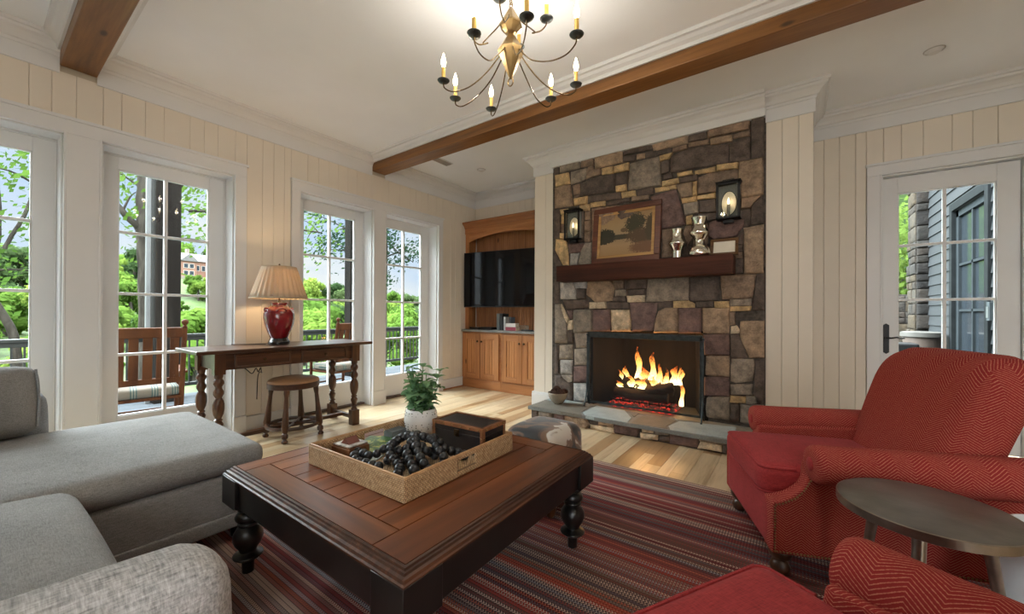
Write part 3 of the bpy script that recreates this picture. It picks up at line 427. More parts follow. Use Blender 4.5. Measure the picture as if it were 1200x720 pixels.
FLAGM = vcol_mat('flagstone', .6, .22, 7, .4, 16, .006)
FLOORM = None
def floormat():
    m, nt, b, o = _nt('hickory_plank')
    a = nt.nodes.new('ShaderNodeVertexColor'); a.layer_name = 'Col'
    v = coords(nt, 'Object', (1, .07, 1)); f = noise(nt, v, 16, 5, .6, 1.0); g = noise(nt, v, 90, 3)
    s = math_(nt, 'ADD', math_(nt, 'MULTIPLY', f, .7), math_(nt, 'MULTIPLY', g, .3))
    mul = ramp(nt, s, [(.30, (.66, .58, .50)), (.5, (1, 1, 1)), (.7, (1.12, 1.12, 1.1))])
    L(nt, mixc(nt, 1.0, a.outputs[0], mul, 'MULTIPLY'), b.inputs['Base Color'])
    b.inputs['Roughness'].default_value = .30; b.inputs['Coat Weight'].default_value = .25; b.inputs['Coat Roughness'].default_value = .2
    bump(nt, b, s, .06, .002); return m
FLOORM = floormat()

def wicker():
    m, nt, b, o = _nt('woven_rattan')
    t = nt.nodes.new('ShaderNodeTexCoord'); sp = nt.nodes.new('ShaderNodeSeparateXYZ'); L(nt, t.outputs['Object'], sp.inputs[0])
    z = math_(nt, 'DIVIDE', sp.outputs[2], .0072); row = math_(nt, 'FLOOR', z)
    h = math_(nt, 'ADD', sp.outputs[0], sp.outputs[1])
    off = math_(nt, 'MULTIPLY', math_(nt, 'FLOORED_MODULO', row, 2.0), .5)
    q = math_(nt, 'FRACT', math_(nt, 'ADD', math_(nt, 'DIVIDE', h, .013), off))
    hz = math_(nt, 'ABSOLUTE', math_(nt, 'SUBTRACT', math_(nt, 'FRACT', z), .5)); hq = math_(nt, 'MULTIPLY', math_(nt, 'ABSOLUTE', math_(nt, 'SUBTRACT', q, .5)), .97)
    e = math_(nt, 'MAXIMUM', hz, hq)
    n = noise(nt, t.outputs['Object'], 60, 3)
    col = ramp(nt, n, [(.3, (.36, .21, .10)), (.5, (.54, .345, .18)), (.7, (.68, .48, .28))])
    k = ramp(nt, e, [(.33, (0, 0, 0)), (.48, (1, 1, 1))])
    L(nt, mixc(nt, math_(nt, 'MULTIPLY', k, .9), col, (.085, .042, .017)), b.inputs['Base Color'])
    b.inputs['Roughness'].default_value = .6; bump(nt, b, math_(nt, 'SUBTRACT', .5, e), .8, .003); return m
WICKER = wicker()

def shade_mat():
    m = bpy.data.materials.new('pleated_silk_shade'); m.use_nodes = True; nt = m.node_tree; nt.nodes.clear()
    out = nt.nodes.new('ShaderNodeOutputMaterial')
    d = nt.nodes.new('ShaderNodeBsdfDiffuse'); d.inputs[0].default_value = (.52, .465, .38, 1)
    t = nt.nodes.new('ShaderNodeBsdfTranslucent'); t.inputs[0].default_value = (.60, .45, .26, 1)
    mx = nt.nodes.new('ShaderNodeMixShader'); mx.inputs[0].default_value = .32
    L(nt, d.outputs[0], mx.inputs[1]); L(nt, t.outputs[0], mx.inputs[2]); L(nt, mx.outputs[0], out.inputs[0]); return m
SHADEM = shade_mat()

def leaf_mat(name, c1, c2, c3, trans=.35, nscale=.6):
    m = bpy.data.materials.new(name); m.use_nodes = True; nt = m.node_tree; nt.nodes.clear()
    out = nt.nodes.new('ShaderNodeOutputMaterial')
    oi = nt.nodes.new('ShaderNodeObjectInfo'); g = nt.nodes.new('ShaderNodeNewGeometry')
    n = noise(nt, g.outputs['Position'], nscale, 3)
    f = math_(nt, 'ADD', math_(nt, 'MULTIPLY', oi.outputs['Random'], .55), math_(nt, 'MULTIPLY', n, .5))
    col = ramp(nt, f, [(.15, c1), (.5, c2), (.9, c3)])
    d = nt.nodes.new('ShaderNodeBsdfDiffuse'); t = nt.nodes.new('ShaderNodeBsdfTranslucent')
    L(nt, col, d.inputs[0]); L(nt, col, t.inputs[0])
    mx = nt.nodes.new('ShaderNodeMixShader'); mx.inputs[0].default_value = trans
    L(nt, d.outputs[0], mx.inputs[1]); L(nt, t.outputs[0], mx.inputs[2]); L(nt, mx.outputs[0], out.inputs[0]); return m
LEAF_HILL = leaf_mat('spring_canopy', (.032, .068, .014), (.085, .155, .028), (.19, .255, .05))
LEAF_DARK = leaf_mat('dark_canopy', (.02, .042, .017), (.045, .078, .03), (.08, .115, .045))
LEAF_NEAR = leaf_mat('spring_leaf', (.035, .075, .014), (.075, .135, .026), (.13, .19, .045), .45, 2)
LEAF_PINE = leaf_mat('pine_needle', (.012, .028, .016), (.024, .05, .026), (.045, .075, .035), .25, 2)
LEAF_POT = leaf_mat('jade_leaf', (.15, .29, .15), (.27, .45, .24), (.42, .60, .38), .2, 25)
GRASS = mat('hill_grass', (.05, .085, .022), .95, 0, .3, .4, .3, 4)
# ------------------------------------------------------------------ room constants (metres)
XW = -4.20      # left wall face
XD = -4.38      # face of the left doors
YB = 4.08       # chimney breast face
YW = 4.80       # far wall face
ZC = 3.045      # ceiling
XR = 3.40; YN = -3.0

def boards_x(mb, x, y0, y1, z0, z1, seed, th=.014, wmin=.10, wmax=.17, face=1):
    """vertical boards on a wall whose face is at x (normal = +x when face=1)"""
    r = random.Random(seed); y = y0
    while y < y1 - .004:
        w = r.choice([wmin, .115, .135, wmax]); e = min(y + w, y1)
        if y1 - e < .03: e = y1
        g = .0007; c = .0032
        p = [(y + g, x - face * th), (y + g, x - face * c), (y + g + c, x), (e - g - c, x), (e - g, x - face * c), (e - g, x - face * th)]
        mb.prism([(q[1], q[0]) for q in p], z0, z1, 'z'); y = e

def boards_y(mb, yf, x0, x1, z0, z1, seed, th=.014, wmin=.10, wmax=.17):
    """vertical boards on a wall whose face is at yf (normal -y)"""
    r = random.Random(seed); x = x0
    while x < x1 - .004:
        w = r.choice([wmin, .115, .135, wmax]); e = min(x + w, x1)
        if x1 - e < .03: e = x1
        g = .0007; c = .0032
        p = [(x + g, yf + th), (x + g, yf + c), (x + g + c, yf), (e - g - c, yf), (e - g, yf + c), (e - g, yf + th)]
        mb.prism(p, z0, z1, 'z'); x = e

# ---- floor planks
def build_floor():
    r = random.Random(3); mb = MB()
    cols = [(0.568, 0.43, 0.267), (0.602, 0.464, 0.297), (0.542, 0.391, 0.228), (0.636, 0.503, 0.331), (0.507, 0.353, 0.198), (0.585, 0.447, 0.28), (0.619, 0.486, 0.318), (0.378, 0.228, 0.112), (0.447, 0.288, 0.15)]
    x = -4.40
    while x < XR:
        w = r.choice([.083, .083, .108, .135]); e = min(x + w, XR); y = YN - r.random() * 1.2
        while y < 4.9:
            l = r.uniform(.5, 1.9); f = min(y + l, 4.95); g = .0008
            c = r.choice(cols); k = r.uniform(.93, 1.07); mb.cur = (c[0] * k, c[1] * k, c[2] * k, 1)
            mb.box(x + g, e - g, max(y, YN) + g, f - g, -.018, 0) if f > YN else None
            y = f
        x = e
    mb.cur = (.12, .07, .035, 1); mb.box(-4.40, XR, YN, 4.95, -.10, -.0182)
    struct(mb.build('floor', FLOORM))
build_floor()

# ---- ceiling
mb = MB(); mb.box(-4.6, XR + .2, YN, 5.0, ZC, ZC + .15); struct(mb.build('ceiling', CEIL))

# ---- left wall : core with door openings and board facing
OP = [(-.485, .385), (.575, 1.43), (2.02, 2.895), (3.075, 3.972)]     # openings along y
HEAD = 2.40
def wall_left():
    mb = MB(); x0, x1 = -4.46, XW - .014
    edges = [YN] + [v for o in OP for v in o] + [YW + .1]
    for a, b in zip(edges[0::2], edges[1::2]): mb.box(x0, x1, a, b, -.1, ZC)
    for a, b in OP: mb.box(x0, x1, a, b, HEAD, ZC)
    struct(mb.build('wall_left_core', GROOVE))
    mb = MB()
    boards_x(mb, XW, YN, -.62, .15, 2.83, 21); boards_x(mb, XW, -.62, 1.53, 2.50, 2.83, 22)
    boards_x(mb, XW, 1.53, 1.93, .15, 2.83, 23); boards_x(mb, XW, 1.93, 4.07, 2.50, 2.83, 24); boards_x(mb, XW, 4.07, YW, .15, 2.83, 25)
    struct(mb.build('wall_left', CREAM))
wall_left()

def casing_left(name, y0, y1, mulls, ops):
    """flat casing with inner bead round a pair of door openings"""
    mb = MB(); f = XW + .022; w = .095
    top = HEAD
    def vert(a, b, foot=True):
        mb.box(XW - .012, f, a, b, .17 if foot else 0, top)
        if foot: mb.box(XW - .012, f + .010, a - .004, b + .004, 0, .17)
    vert(y0, ops[0][0]); vert(ops[-1][1], y1)
    for a, b in mulls: vert(a, b)
    mb.box(XW - .012, f, y0, y1, top, top + .112); mb.box(XW - .012, f + .014, y0 - .012, y1 + .012, top + .095, top + .118)
    for a, b in ops:          # inner bead and jamb lining
        mb.box(f - .004, f + .006, a - .014, a, 0, top + .014); mb.box(f - .004, f + .006, b, b + .014, 0, top + .014)
        mb.box(f - .004, f + .006, a, b, top, top + .014)
        mb.box(-4.46, XW - .012, a, a + .012, 0, top); mb.box(-4.46, XW - .012, b - .012, b, 0, top); mb.box(-4.46, XW - .012, a, b, top - .012, top)
        mb.box(-4.40, XD + .012, a + .012, a + .022, 0, top - .012); mb.box(-4.40, XD + .012, b - .022, b - .012, 0, top - .012); mb.box(-4.40, XD + .012, a, b, top - .024, top - .012)
    struct(mb.build(name, WHITE, bevel=.003))
casing_left('trim_1', -.60, 1.525, [(.385, .575)], OP[0:2])
casing_left('trim_2', 1.935, 4.062, [(2.895, 3.075)], OP[2:4])
mb = MB()
for a, b in OP: mb.box(-4.47, XD + .05, a + .012, b - .012, 0, .022)
struct(mb.build('trim_threshold', OAKX, bevel=.004))

GLASS = glass('door_glass', refl=.3)
def french_door(name, lo, hi, gl, gr, vm, rows, axis, face, z0, z1, gz0, gz1, thick=.045, pane=None):
    """glazed door; axis 'y' : lies along y with its face at x=face ; axis 'x' : along x with face at y=face"""
    def bx(mb, a, b, za, zb, d0, d1):
        if axis == 'y': mb.box(face - d1, face - d0, a, b, za, zb)
        else: mb.box(a, b, face + d0, face + d1, za, zb)
    mb = MB()
    bx(mb, lo, gl, z0, z1, 0, thick); bx(mb, gr, hi, z0, z1, 0, thick)
    bx(mb, gl, gr, z0, gz0, 0, thick); bx(mb, gl, gr, gz1, z1, 0, thick)
    s = .010                                             # sticking round the glass
    for (a, b, za, zb) in ((gl, gl + s, gz0, gz1), (gr - s, gr, gz0, gz1), (gl, gr, gz0, gz0 + s), (gl, gr, gz1 - s, gz1)): bx(mb, a, b, za, zb, .008, thick - .008)
    o = struct(mb.build(name, WHITE, bevel=.003))
    mb = MB(); m = .011
    bx(mb, vm - m, vm + m, gz0, gz1, .004, thick - .004)
    for z in rows: bx(mb, gl, gr, z - m, z + m, .005, thick - .005)
    mb.build('muntin_grid', WHITE, o, bevel=.002)
    mb = MB(); bx(mb, gl, gr, gz0, gz1, .020, .026); mb.build('glass_pane', pane or GLASS, o)
    return o
ROWS = [.787, 1.281, 1.777]
french_door('door_1', -.478, .378, -.36, .258, -.05, ROWS, 'y', XD, .025, 2.376, .295, 2.274)
d2 = french_door('door_2', .590, 1.416, .692, 1.292, .988, ROWS, 'y', XD, .025, 2.376, .295, 2.274)
french_door('door_3', 2.034, 2.882, 2.145, 2.770, 2.452, ROWS, 'y', XD, .025, 2.376, .295, 2.274)
french_door('door_4', 3.09, 3.958, 3.205, 3.826, 3.513, ROWS, 'y', XD, .025, 2.376, .295, 2.274)

# ---- far wall (behind the alcove, and right of the chimney breast) with the right-hand door opening
D5 = (.632, 1.465)
mb = MB()
mb.box(-4.46, .14, YW + .014, 4.95, -.1, ZC); mb.box(.14, D5[0], YW + .014, 4.95, -.1, ZC); mb.box(D5[1], XR, YW + .014, 4.95, -.1, ZC); mb.box(D5[0], D5[1], YW + .014, 4.95, 2.39, ZC)
struct(mb.build('wall_far_core', GROOVE))
mb = MB(); boards_y(mb, YW, XW, -2.60, .15, 2.83, 31); boards_y(mb, YW, .125, .53, .15, 2.83, 32); boards_y(mb, YW, .53, 1.57, 2.48, 2.83, 33); boards_y(mb, YW, 1.57, XR, .15, 2.83, 34)
struct(mb.build('wall_far', CREAM))
mb = MB(); f = YW - .022; top = 2.39; w = .10
for a, b in ((D5[0] - w, D5[0]), (D5[1], D5[1] + w)): mb.box(a, b, f, YW + .012, 0, top)
mb.box(D5[0] - w, D5[1] + w, f, YW + .012, top, top + .105); mb.box(D5[0] - w - .01, D5[1] + w + .01, f - .012, YW + .012, top + .09, top + .112)
for a in (D5[0] - .012, D5[1]): mb.box(a, a + .012, f - .006, f + .01, 0, top + .012)
mb.box(D5[0], D5[1], f - .006, f + .01, top, top + .012)
mb.box(D5[0], D5[0] + .012, YW, 4.95, 0, top); mb.box(D5[1] - .012, D5[1], YW, 4.95, 0, top); mb.box(D5[0], D5[1], YW, 4.95, top - .012, top)
struct(mb.build('trim_3', WHITE, bevel=.003))
d5 = french_door('door_5', .648, 1.449, .746, 1.325, 1.035, [.79, 1.272, 1.755], 'x', 4.86, .02, 2.372, .30, 2.228, pane=glass('right_door_glass', refl=0.0))
# lever handle and plate on the right door
mb = MB(); mb.prism([(.651, .80), (.671, .785), (.691, .80), (.691, 1.045), (.671, 1.06), (.651, 1.045)], 4.850, 4.860, 'y'); lp = mb.build('handle_plate', IRON, d5, bevel=.002)
mb = MB(); mb.lathe([(.009, 4.815), (.009, 4.852)], (.672, 0, .93), 12, axis='y')
mb.tube([(.672, 4.818, .93), (.70, 4.812, .930), (.735, 4.812, .938), (.765, 4.812, .930), (.785, 4.812, .934)], [.008, .007, .0065, .006, .007], 8); mb.build('lever', IRON, d5, smooth=True)

# ---- right wall (outside the frame, it only closes the corner of the room)
mb = MB(); mb.box(XR, XR + .15, YN, 4.95, 0, ZC); struct(mb.build('wall_right', CREAM))
mb = MB(); mb.box(-4.46, .8, YN - .15, YN, 0, ZC); struct(mb.build('wall_rear_baffle', CREAM))  # unseen part-width wall, sized to keep light off the left trim

# ---- chimney breast : boarded cheeks, stone face
SX0, SX1 = -2.345, -.205
BX0, BX1 = -2.605, .125
mb = MB()
FBX0, FBX1, FBZ = -1.815, -.700, .955             # firebox opening
mb.box(BX0 + .014, FBX0, YB + .014, YW + .1, 0, ZC); mb.box(FBX1, BX1 - .014, YB + .014, YW + .1, 0, ZC); mb.box(FBX0, FBX1, YB + .014, YW + .1, FBZ, ZC)
struct(mb.build('wall_chimney_core', mat('mortar', (.10, .088, .075), .95, 0, .2, 20, .5, 60)))
mb = MB(); boards_y(mb, YB, BX0, SX0 + .01, .16, 2.83, 41, wmin=.115, wmax=.16); boards_y(mb, YB, SX1 - .01, BX1, .16, 2.83, 44, wmin=.115, wmax=.125)
for yy in (0,):
    boards_x(mb, BX1, YB, YW, .16, 2.83, 45, face=1); boards_x(mb, BX0, YB, YW, .16, 2.83, 46, face=-1)
struct(mb.build('wall_chimney_boards', CREAM))
def base_block(mb, x0, x1, y0, y1, z=.16):
    mb.box(x0, x1, y0, y1, 0, z)
    mb.box(x0 - 0.0, x1, y0 + .006, y1, z, z + .02)
mb = MB(); base_block(mb, BX0 - .02, SX0 - .005, YB - .022, YB + .02); base_block(mb, SX1 + .005, BX1 + .02, YB - .022, YB + .02)
base_block(mb, BX0 - .02, BX0, YB, 4.5)
struct(mb.build('baseboard_chimney', WHITE, bevel=.004))

# field stones
SCOL = {'t': (.55, .385, .20), 'bt': (.35, .25, .17), 'b': (.255, .18, .128), 'g': (.28, .235, .19), 'd': (.112, .086, .072),
        'p': (.175, .112, .10), 'k': (.60, .48, .335), 'l': (.43, .415, .395)}  # palest grey stands for window light on the left-hand stones
def inset(poly, d):
    n = len(poly); area = sum(poly[i][0] * poly[(i + 1) % n][1] - poly[(i + 1) % n][0] * poly[i][1] for i in range(n))
    if area < 0: poly = poly[::-1]
    out = []
    for i in range(n):
        p0, p1, p2 = Vector(poly[i - 1]), Vector(poly[i]), Vector(poly[(i + 1) % n])
        a, b = (p1 - p0), (p2 - p1)
        if a.length < 1e-4 or b.length < 1e-4: out.append(tuple(p1)); continue
        a.normalize(); b.normalize(); n0 = Vector((-a.y, a.x)); n1 = Vector((-b.y, b.x)); q = n0 + n1; k = max(.35, 1 + n0.dot(n1))
        out.append(tuple(p1 + q / k * d))
    return out
def subdiv(poly, step):
    out = []
    for i in range(len(poly)):
        a, b = Vector(poly[i]), Vector(poly[(i + 1) % len(poly)]); k = max(1, int((b - a).length / step))
        for j in range(k): out.append(tuple(a.lerp(b, j / k)))
    return out
def stone(mb, poly, col, emitf, r, prot=.03, gap=-.0035):
    """emitf(u, v, depth) -> xyz ; builds a rough-faced block from an outline"""
    cx = sum(p[0] for p in poly) / len(poly); cy = sum(p[1] for p in poly) / len(poly)
    span = min(max(p[0] for p in poly) - min(p[0] for p in poly), max(p[1] for p in poly) - min(p[1] for p in poly))
    if span < .012: return
    d0 = gap; P0 = subdiv(inset(poly, d0), .035)
    P0 = [(p[0] + r.uniform(-.002, .002), p[1] + r.uniform(-.002, .002)) for p in P0]
    def shr(k): return [(cx + (p[0] - cx) * k, cy + (p[1] - cy) * k) for p in P0]
    h = prot + r.uniform(-.010, .014); e1 = 1 - min(.10, .011 / max(.03, span / 2)); e2 = 1 - min(.5, .035 / max(.04, span / 2))
    sl = (r.uniform(-.04, .04), r.uniform(-.04, .04))
    k = r.uniform(.88, 1.12); t = r.uniform(-.03, .03); mb.cur = (col[0] * k * (1 + t), col[1] * k, col[2] * k * (1 - t), 1)
    n = len(P0); rings = [(P0, -.03), (P0, h * .55), (shr(e1), h), (shr(e2), h + .005)]; v = []
    for q, (ring, dep) in enumerate(rings):
        for p in ring:
            dd = dep
            if q >= 2: dd += sl[0] * (p[0] - cx) + sl[1] * (p[1] - cy) + (mnoise.noise((p[0] * 9, p[1] * 9, 1.7)) * .007)
            v.append(emitf(p[0], p[1], dd))
    v.append(emitf(cx, cy, h + .006))
    f = []
    for q in range(3):
        for i in range(n):
            j = (i + 1) % n; f.append((q * n + i, q * n + j, (q + 1) * n + j, (q + 1) * n + i))
    for i in range(n): f.append((3 * n + i, 3 * n + (i + 1) % n, 4 * n))
    mb._new(v, f)
mb = MB(); r = random.Random(5)
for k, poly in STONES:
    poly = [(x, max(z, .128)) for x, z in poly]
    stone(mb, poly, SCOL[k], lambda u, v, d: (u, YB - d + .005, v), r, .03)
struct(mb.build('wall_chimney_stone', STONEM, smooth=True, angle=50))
# mortar bed just behind the stone faces
mb = MB(); y0, y1 = YB - .006, YB + .03
mb.box(SX0, FBX0, y0, y1, .1, 2.88); mb.box(FBX1, SX1, y0, y1, .1, 2.88); mb.box(FBX0, FBX1, y0, y1, FBZ, 2.88)
struct(mb.build('wall_chimney_mortar', mat('dark_mortar', (.075, .062, .052), .95, 0, .25, 30, .6, 80)))

# raised hearth
mb = MB(); HX0, HX1, HYF = -2.325, -.215, 3.60
mb.cur = (.07, .06, .052, 1); mb.box(HX0, HX1, HYF, YB, 0, .098)
for k, poly in HEARTH_STONES: stone(mb, poly, SCOL[k], lambda u, v, d: (u, HYF - d, v), r, .02)
for a, b, c in ((3.62, 3.78, 'g'), (3.79, 3.93, 'p'), (3.94, 4.05, 'd')): stone(mb, [(a, .006), (b, .006), (b, .095), (a, .095)], SCOL[c], lambda u, v, d: (HX0 - d, u, v), r, .012)
hs = struct(mb.build('trim_hearth_base', STONEM, smooth=True, angle=50))
FC = {'brown': (.17, .16, .135), 'light': (.33, .40, .415), 'tan': (.25, .24, .20)}
mb = MB(); mb.cur = (.19, .20, .195, 1)
edge = [(-2.345, 3.555), (-2.1, 3.547), (-1.75, 3.556), (-1.4, 3.546), (-1.05, 3.555), (-.7, 3.548), (-.40, 3.553), (-.205, 3.55), (-.205, YB + .01), (FBX1, YB + .01), (FBX1, 4.55), (FBX0, 4.55), (FBX0, YB + .01), (-2.345, YB + .01)]
mb.prism(edge, .098, .1315, 'z')
for k, poly in FLAGS:
    c = FC[k]; q = r.uniform(.95, 1.05); mb.cur = (c[0] * q, c[1] * q, c[2] * q, 1)
    mb.prism(subdiv(inset(poly, .006), .06), .105, .136 + r.uniform(-.001, .001), 'z')
for (x0, x1, y0, y1, k) in ((-2.33, -1.92, 3.90, 4.05, 'light'), (-.70, -.22, 3.90, 4.05, 'tan'), (-.44, -.22, 3.56, 3.88, 'light'), (-1.9, -1.05, 3.93, 4.06, 'brown')):
    c = FC[k]; mb.cur = (*c, 1); mb.box(x0, x1, y0, y1, .11, .1345)
struct(mb.build('trim_hearth_slab', FLAGM, bevel=.004))

# firebox
FBB = wood('sooty_firebrick', (.006, .005, .004), (.014, .011, .009), (.025, .019, .015), 'z', .95, 8, .5)
mb = MB(); x0, x1, yb = FBX0, FBX1, 4.55
v = [(x0, YB - .02, .1), (x0 + .16, yb, .1), (x1 - .16, yb, .1), (x1, YB - .02, .1)]
for (a, b) in ((0, 1), (1, 2), (2, 3)):
    p, q = v[a], v[b]; d = Vector((q[0] - p[0], q[1] - p[1], 0)).normalized(); n = Vector((-d.y, d.x, 0)) * .05
    mb._new([p, q, (q[0], q[1], FBZ + .02), (p[0], p[1], FBZ + .02), (p[0] + n.x, p[1] + n.y, p[2]), (q[0] + n.x, q[1] + n.y, q[2]), (q[0] + n.x, q[1] + n.y, FBZ + .02), (p[0] + n.x, p[1] + n.y, FBZ + .02)],
            [(0, 1, 2, 3), (5, 4, 7, 6), (0, 4, 5, 1), (1, 5, 6, 2), (2, 6, 7, 3), (3, 7, 4, 0)])
mb.box(x0, x1, YB - .02, yb, FBZ, FBZ + .02)
struct(mb.build('wall_firebox', FBB))

# ---- baseboards
mb = MB()
def bb(x0, x1, y0, y1):
    mb.box(x0, x1, y0, y1, 0, .15)
bb(XW - .01, XW + .018, 1.53, 1.932); bb(XW - .01, XW + .018, 4.066, 4.50); bb(XW - .01, XW + .018, YN, -.61)
struct(mb.build('baseboard_left', WHITE, bevel=.004))
mb = MB(); bb(BX1 + .02, D5[0] - .1, YW - .018, YW + .01); bb(D5[1] + .1, XR, YW - .018, YW + .01); struct(mb.build('baseboard_far', WHITE, bevel=.004))
mb = MB(); mb.box(XW + .018, XW + .034, 1.53, 1.932, 0, .018); mb.box(XW + .018, XW + .034, 4.066, 4.50, 0, .018)
struct(mb.build('trim_shoe', PINEX))

# ---- ceiling beams with crown on both sides, crown and frieze round the walls
BEAMS = [(.365, .548), (2.877, 3.065)]; BZ = 2.867
for i, (a, b) in enumerate(BEAMS):
    mb = MB(); mb.box(XW + .005, XR, a, b, BZ, ZC - .02); struct(mb.build('trim_beam', BEAMW, bevel=.006))
CROWN = [(0, 2.925), (.018, 2.925), (.022, 2.945), (.032, 2.95), (.045, 2.972), (.068, 2.992), (.088, 3.002), (.092, 3.018), (.104, 3.022), (.108, ZC), (0, ZC)]
FRIEZE = [(0, 2.815), (.012, 2.815), (.012, 2.93), (0, 2.93)]
BCROWN = [(0, 2.962), (.014, 2.962), (.020, 2.985), (.045, 3.0), (.06, 3.018), (.078, 3.022), (.082, ZC), (0, ZC)]
def crown(name, path, side, prof=CROWN, frieze=True):
    mb = MB(); mb.sweep(prof, path, side)
    if frieze: mb.sweep(FRIEZE, path, side)
    struct(mb.build(name, WHITE))
crown('trim_crown_bay', [(XW, BEAMS[0][1]), (XW, BEAMS[1][0])], -1)
crown('trim_crown_near', [(XW, YN), (XW, BEAMS[0][0])], -1)
crown('trim_crown_far', [(XW, BEAMS[1][1]), (XW, YW), (BX0, YW), (BX0, YB), (SX0 + .005, YB)], -1)
crown('trim_crown_right', [(SX1 - .005, YB), (BX1, YB), (BX1, YW), (XR, YW)], -1)
crown('trim_crown_stone', [(SX0 + .005, YB - .04), (SX1 - .005, YB - .04)], -1, [(-.04, 2.862), (.016, 2.862), (.022, 2.93), (.040, 2.945), (.055, 2.972), (.078, 2.992), (.098, 3.002), (.102, 3.018), (.116, 3.022), (.120, ZC), (-.04, ZC)], False)
crown('trim_crown_beam', [(XW, BEAMS[1][0]), (XR, BEAMS[1][0])], -1, BCROWN, False)
crown('trim_crown_beam', [(XR, BEAMS[1][1]), (XW, BEAMS[1][1])], -1, BCROWN, False)
crown('trim_crown_beam', [(XR, BEAMS[0][1]), (XW, BEAMS[0][1])], -1, BCROWN, False)
crown('trim_crown_beam', [(XW, BEAMS[0][0]), (XR, BEAMS[0][0])], -1, BCROWN, False)

# ---- small ceiling fittings
def downlight(name, x, y, label):
    t = thing(name, label, 'smoke detector', (x, y, ZC))
    mb = MB(); mb.lathe([(.0, -.022), (.030, -.022), (.042, -.012), (.052, 0)], (0, 0, 0), 24, cap=False); mb.build('cover', WHITE, t, smooth=True)
    mb = MB(); mb.lathe([(.052, -.006), (.056, -.004), (.057, 0)], (0, 0, 0), 24, cap=False); mb.build('rim', mat('grey_rim', (.45, .44, .43), .5), t, smooth=True)
downlight('smoke_detector', -3.385, 3.98, 'small white round ceiling fitting above the television alcove')
downlight('smoke_detector', .81, 4.05, 'small white round ceiling fitting above the right-hand glass door')
t = thing('ceiling_vent', 'white rectangular air vent in the ceiling behind the long wooden beam', 'vent', (-3.60, 3.46, ZC))
mb = MB(); mb.box(-.06, .06, -.15, .15, -.008, 0); mb.build('frame', WHITE, t, bevel=.002)
mb = MB()
for i in range(9): mb.cbox((-.045 + i * .0112, 0, -.010), (.006, .27, .008), (0, R(35), 0))
mb.build('louvre', mat('vent_grey', (.42, .41, .39), .5), t)
# ------------------------------------------------------------------ fireplace furniture
t = thing('fire_screen', 'black framed mesh fire screen standing in front of the burning logs', 'fire screen', (-1.265, 3.975, .1355))
w2, h = .575, .80
mb = MB(); zb = .035
mb.box(-w2, w2, -.008, .008, h - .055, h); mb.box(-w2, w2, -.008, .008, zb, zb + .022)
mb.box(-w2, -w2 + .026, -.008, .008, zb, h); mb.box(w2 - .026, w2, -.008, .008, zb, h); mb.box(-w2, w2, -.014, -.006, h - .012, h + .004)
mb.build('frame', IRONB, t, bevel=.002)
def screen_mesh():
    m = bpy.data.materials.new('fine_wire_mesh'); m.use_nodes = True; nt = m.node_tree; nt.nodes.clear()
    out = nt.nodes.new('ShaderNodeOutputMaterial'); tr = nt.nodes.new('ShaderNodeBsdfTransparent'); g = nt.nodes.new('ShaderNodeBsdfPrincipled')
    g.inputs['Base Color'].default_value = (.02, .02, .02, 1); g.inputs['Roughness'].default_value = .5; g.inputs['Metallic'].default_value = .4
    tc = nt.nodes.new('ShaderNodeTexCoord'); sp = nt.nodes.new('ShaderNodeSeparateXYZ'); L(nt, tc.outputs['Object'], sp.inputs[0])
    a = math_(nt, 'LESS_THAN', math_(nt, 'FRACT', math_(nt, 'DIVIDE', sp.outputs[0], .0022)), .16)
    b = math_(nt, 'LESS_THAN', math_(nt, 'FRACT', math_(nt, 'DIVIDE', sp.outputs[2], .0022)), .16)
    mx = nt.nodes.new('ShaderNodeMixShader'); L(nt, math_(nt, 'MAXIMUM', a, b), mx.inputs[0]); L(nt, tr.outputs[0], mx.inputs[1]); L(nt, g.outputs[0], mx.inputs[2]); L(nt, mx.outputs[0], out.inputs[0])
    return m
mb = MB(); mb.box(-w2 + .02, w2 - .02, .000, .002, zb + .018, h - .045); mb.build('wire_mesh', screen_mesh(), t)
for s in (-1, 1):
    mb = MB(); x = s * (w2 + .004)
    mb.tube([(x, 0, h - .02), (x, -.004, .30), (x, -.012, .16), (x, -.045, .06), (x, -.075, .012), (x, -.085, .006)], [.008, .008, .009, .009, .009, .009], 8)
    mb.tube([(x, 0, .10), (x, .03, .03), (x, .05, .007)], .008, 8)
    mb.sphere((x, -.004, h - .03), .013); mb.sphere((x, -.004, h - .12), .011); mb.sphere((x, -.006, .24), .013); mb.sphere((x, -.008, .17), .012)
    mb.build('foot_post', IRONB, t, smooth=True)

LOGM = wood('charred_log', (.012, .009, .007), (.045, .032, .025), (.11, .085, .065), 'x', .95, 7, 1.0, stretch=.2)
def log(name, p0, p1, r0, r1, label, seed):
    p0, p1 = Vector(p0), Vector(p1); o = thing(name, label, 'log', tuple(p0), group=None); rr = random.Random(seed); mb = MB(); pts = []; rs = []
    for i in range(13):
        k = i / 12; p = (p1 - p0) * k + Vector((0, rr.uniform(-.006, .006), rr.uniform(-.006, .006))); pts.append(p); rs.append((r0 + (r1 - r0) * k) * rr.uniform(.9, 1.1))
    mb.tube(pts, rs, 12); mb.build('bark', LOGM, o, smooth=True, angle=60)
    mb = MB(); d = (p1 - p0).normalized(); mb.tube([(p1 - p0) - d * .002, (p1 - p0) + d * .003], rs[-1] * .86, 12); mb.build('cut_end', mat('burnt_end_grain', (.06, .045, .035), .95), o)
log('fire_log', (-1.60, 4.16, .275), (-1.05, 4.18, .27), .055, .06, 'thick charred front log lying lowest on the fire grate', 1)
log('fire_log', (-.98, 4.12, .40), (-1.36, 4.22, .30), .05, .06, 'charred log slanting up at the right of the fire', 2)
log('fire_log', (-1.56, 4.27, .36), (-1.02, 4.29, .33), .055, .055, 'charred log at the back behind the flames', 3)
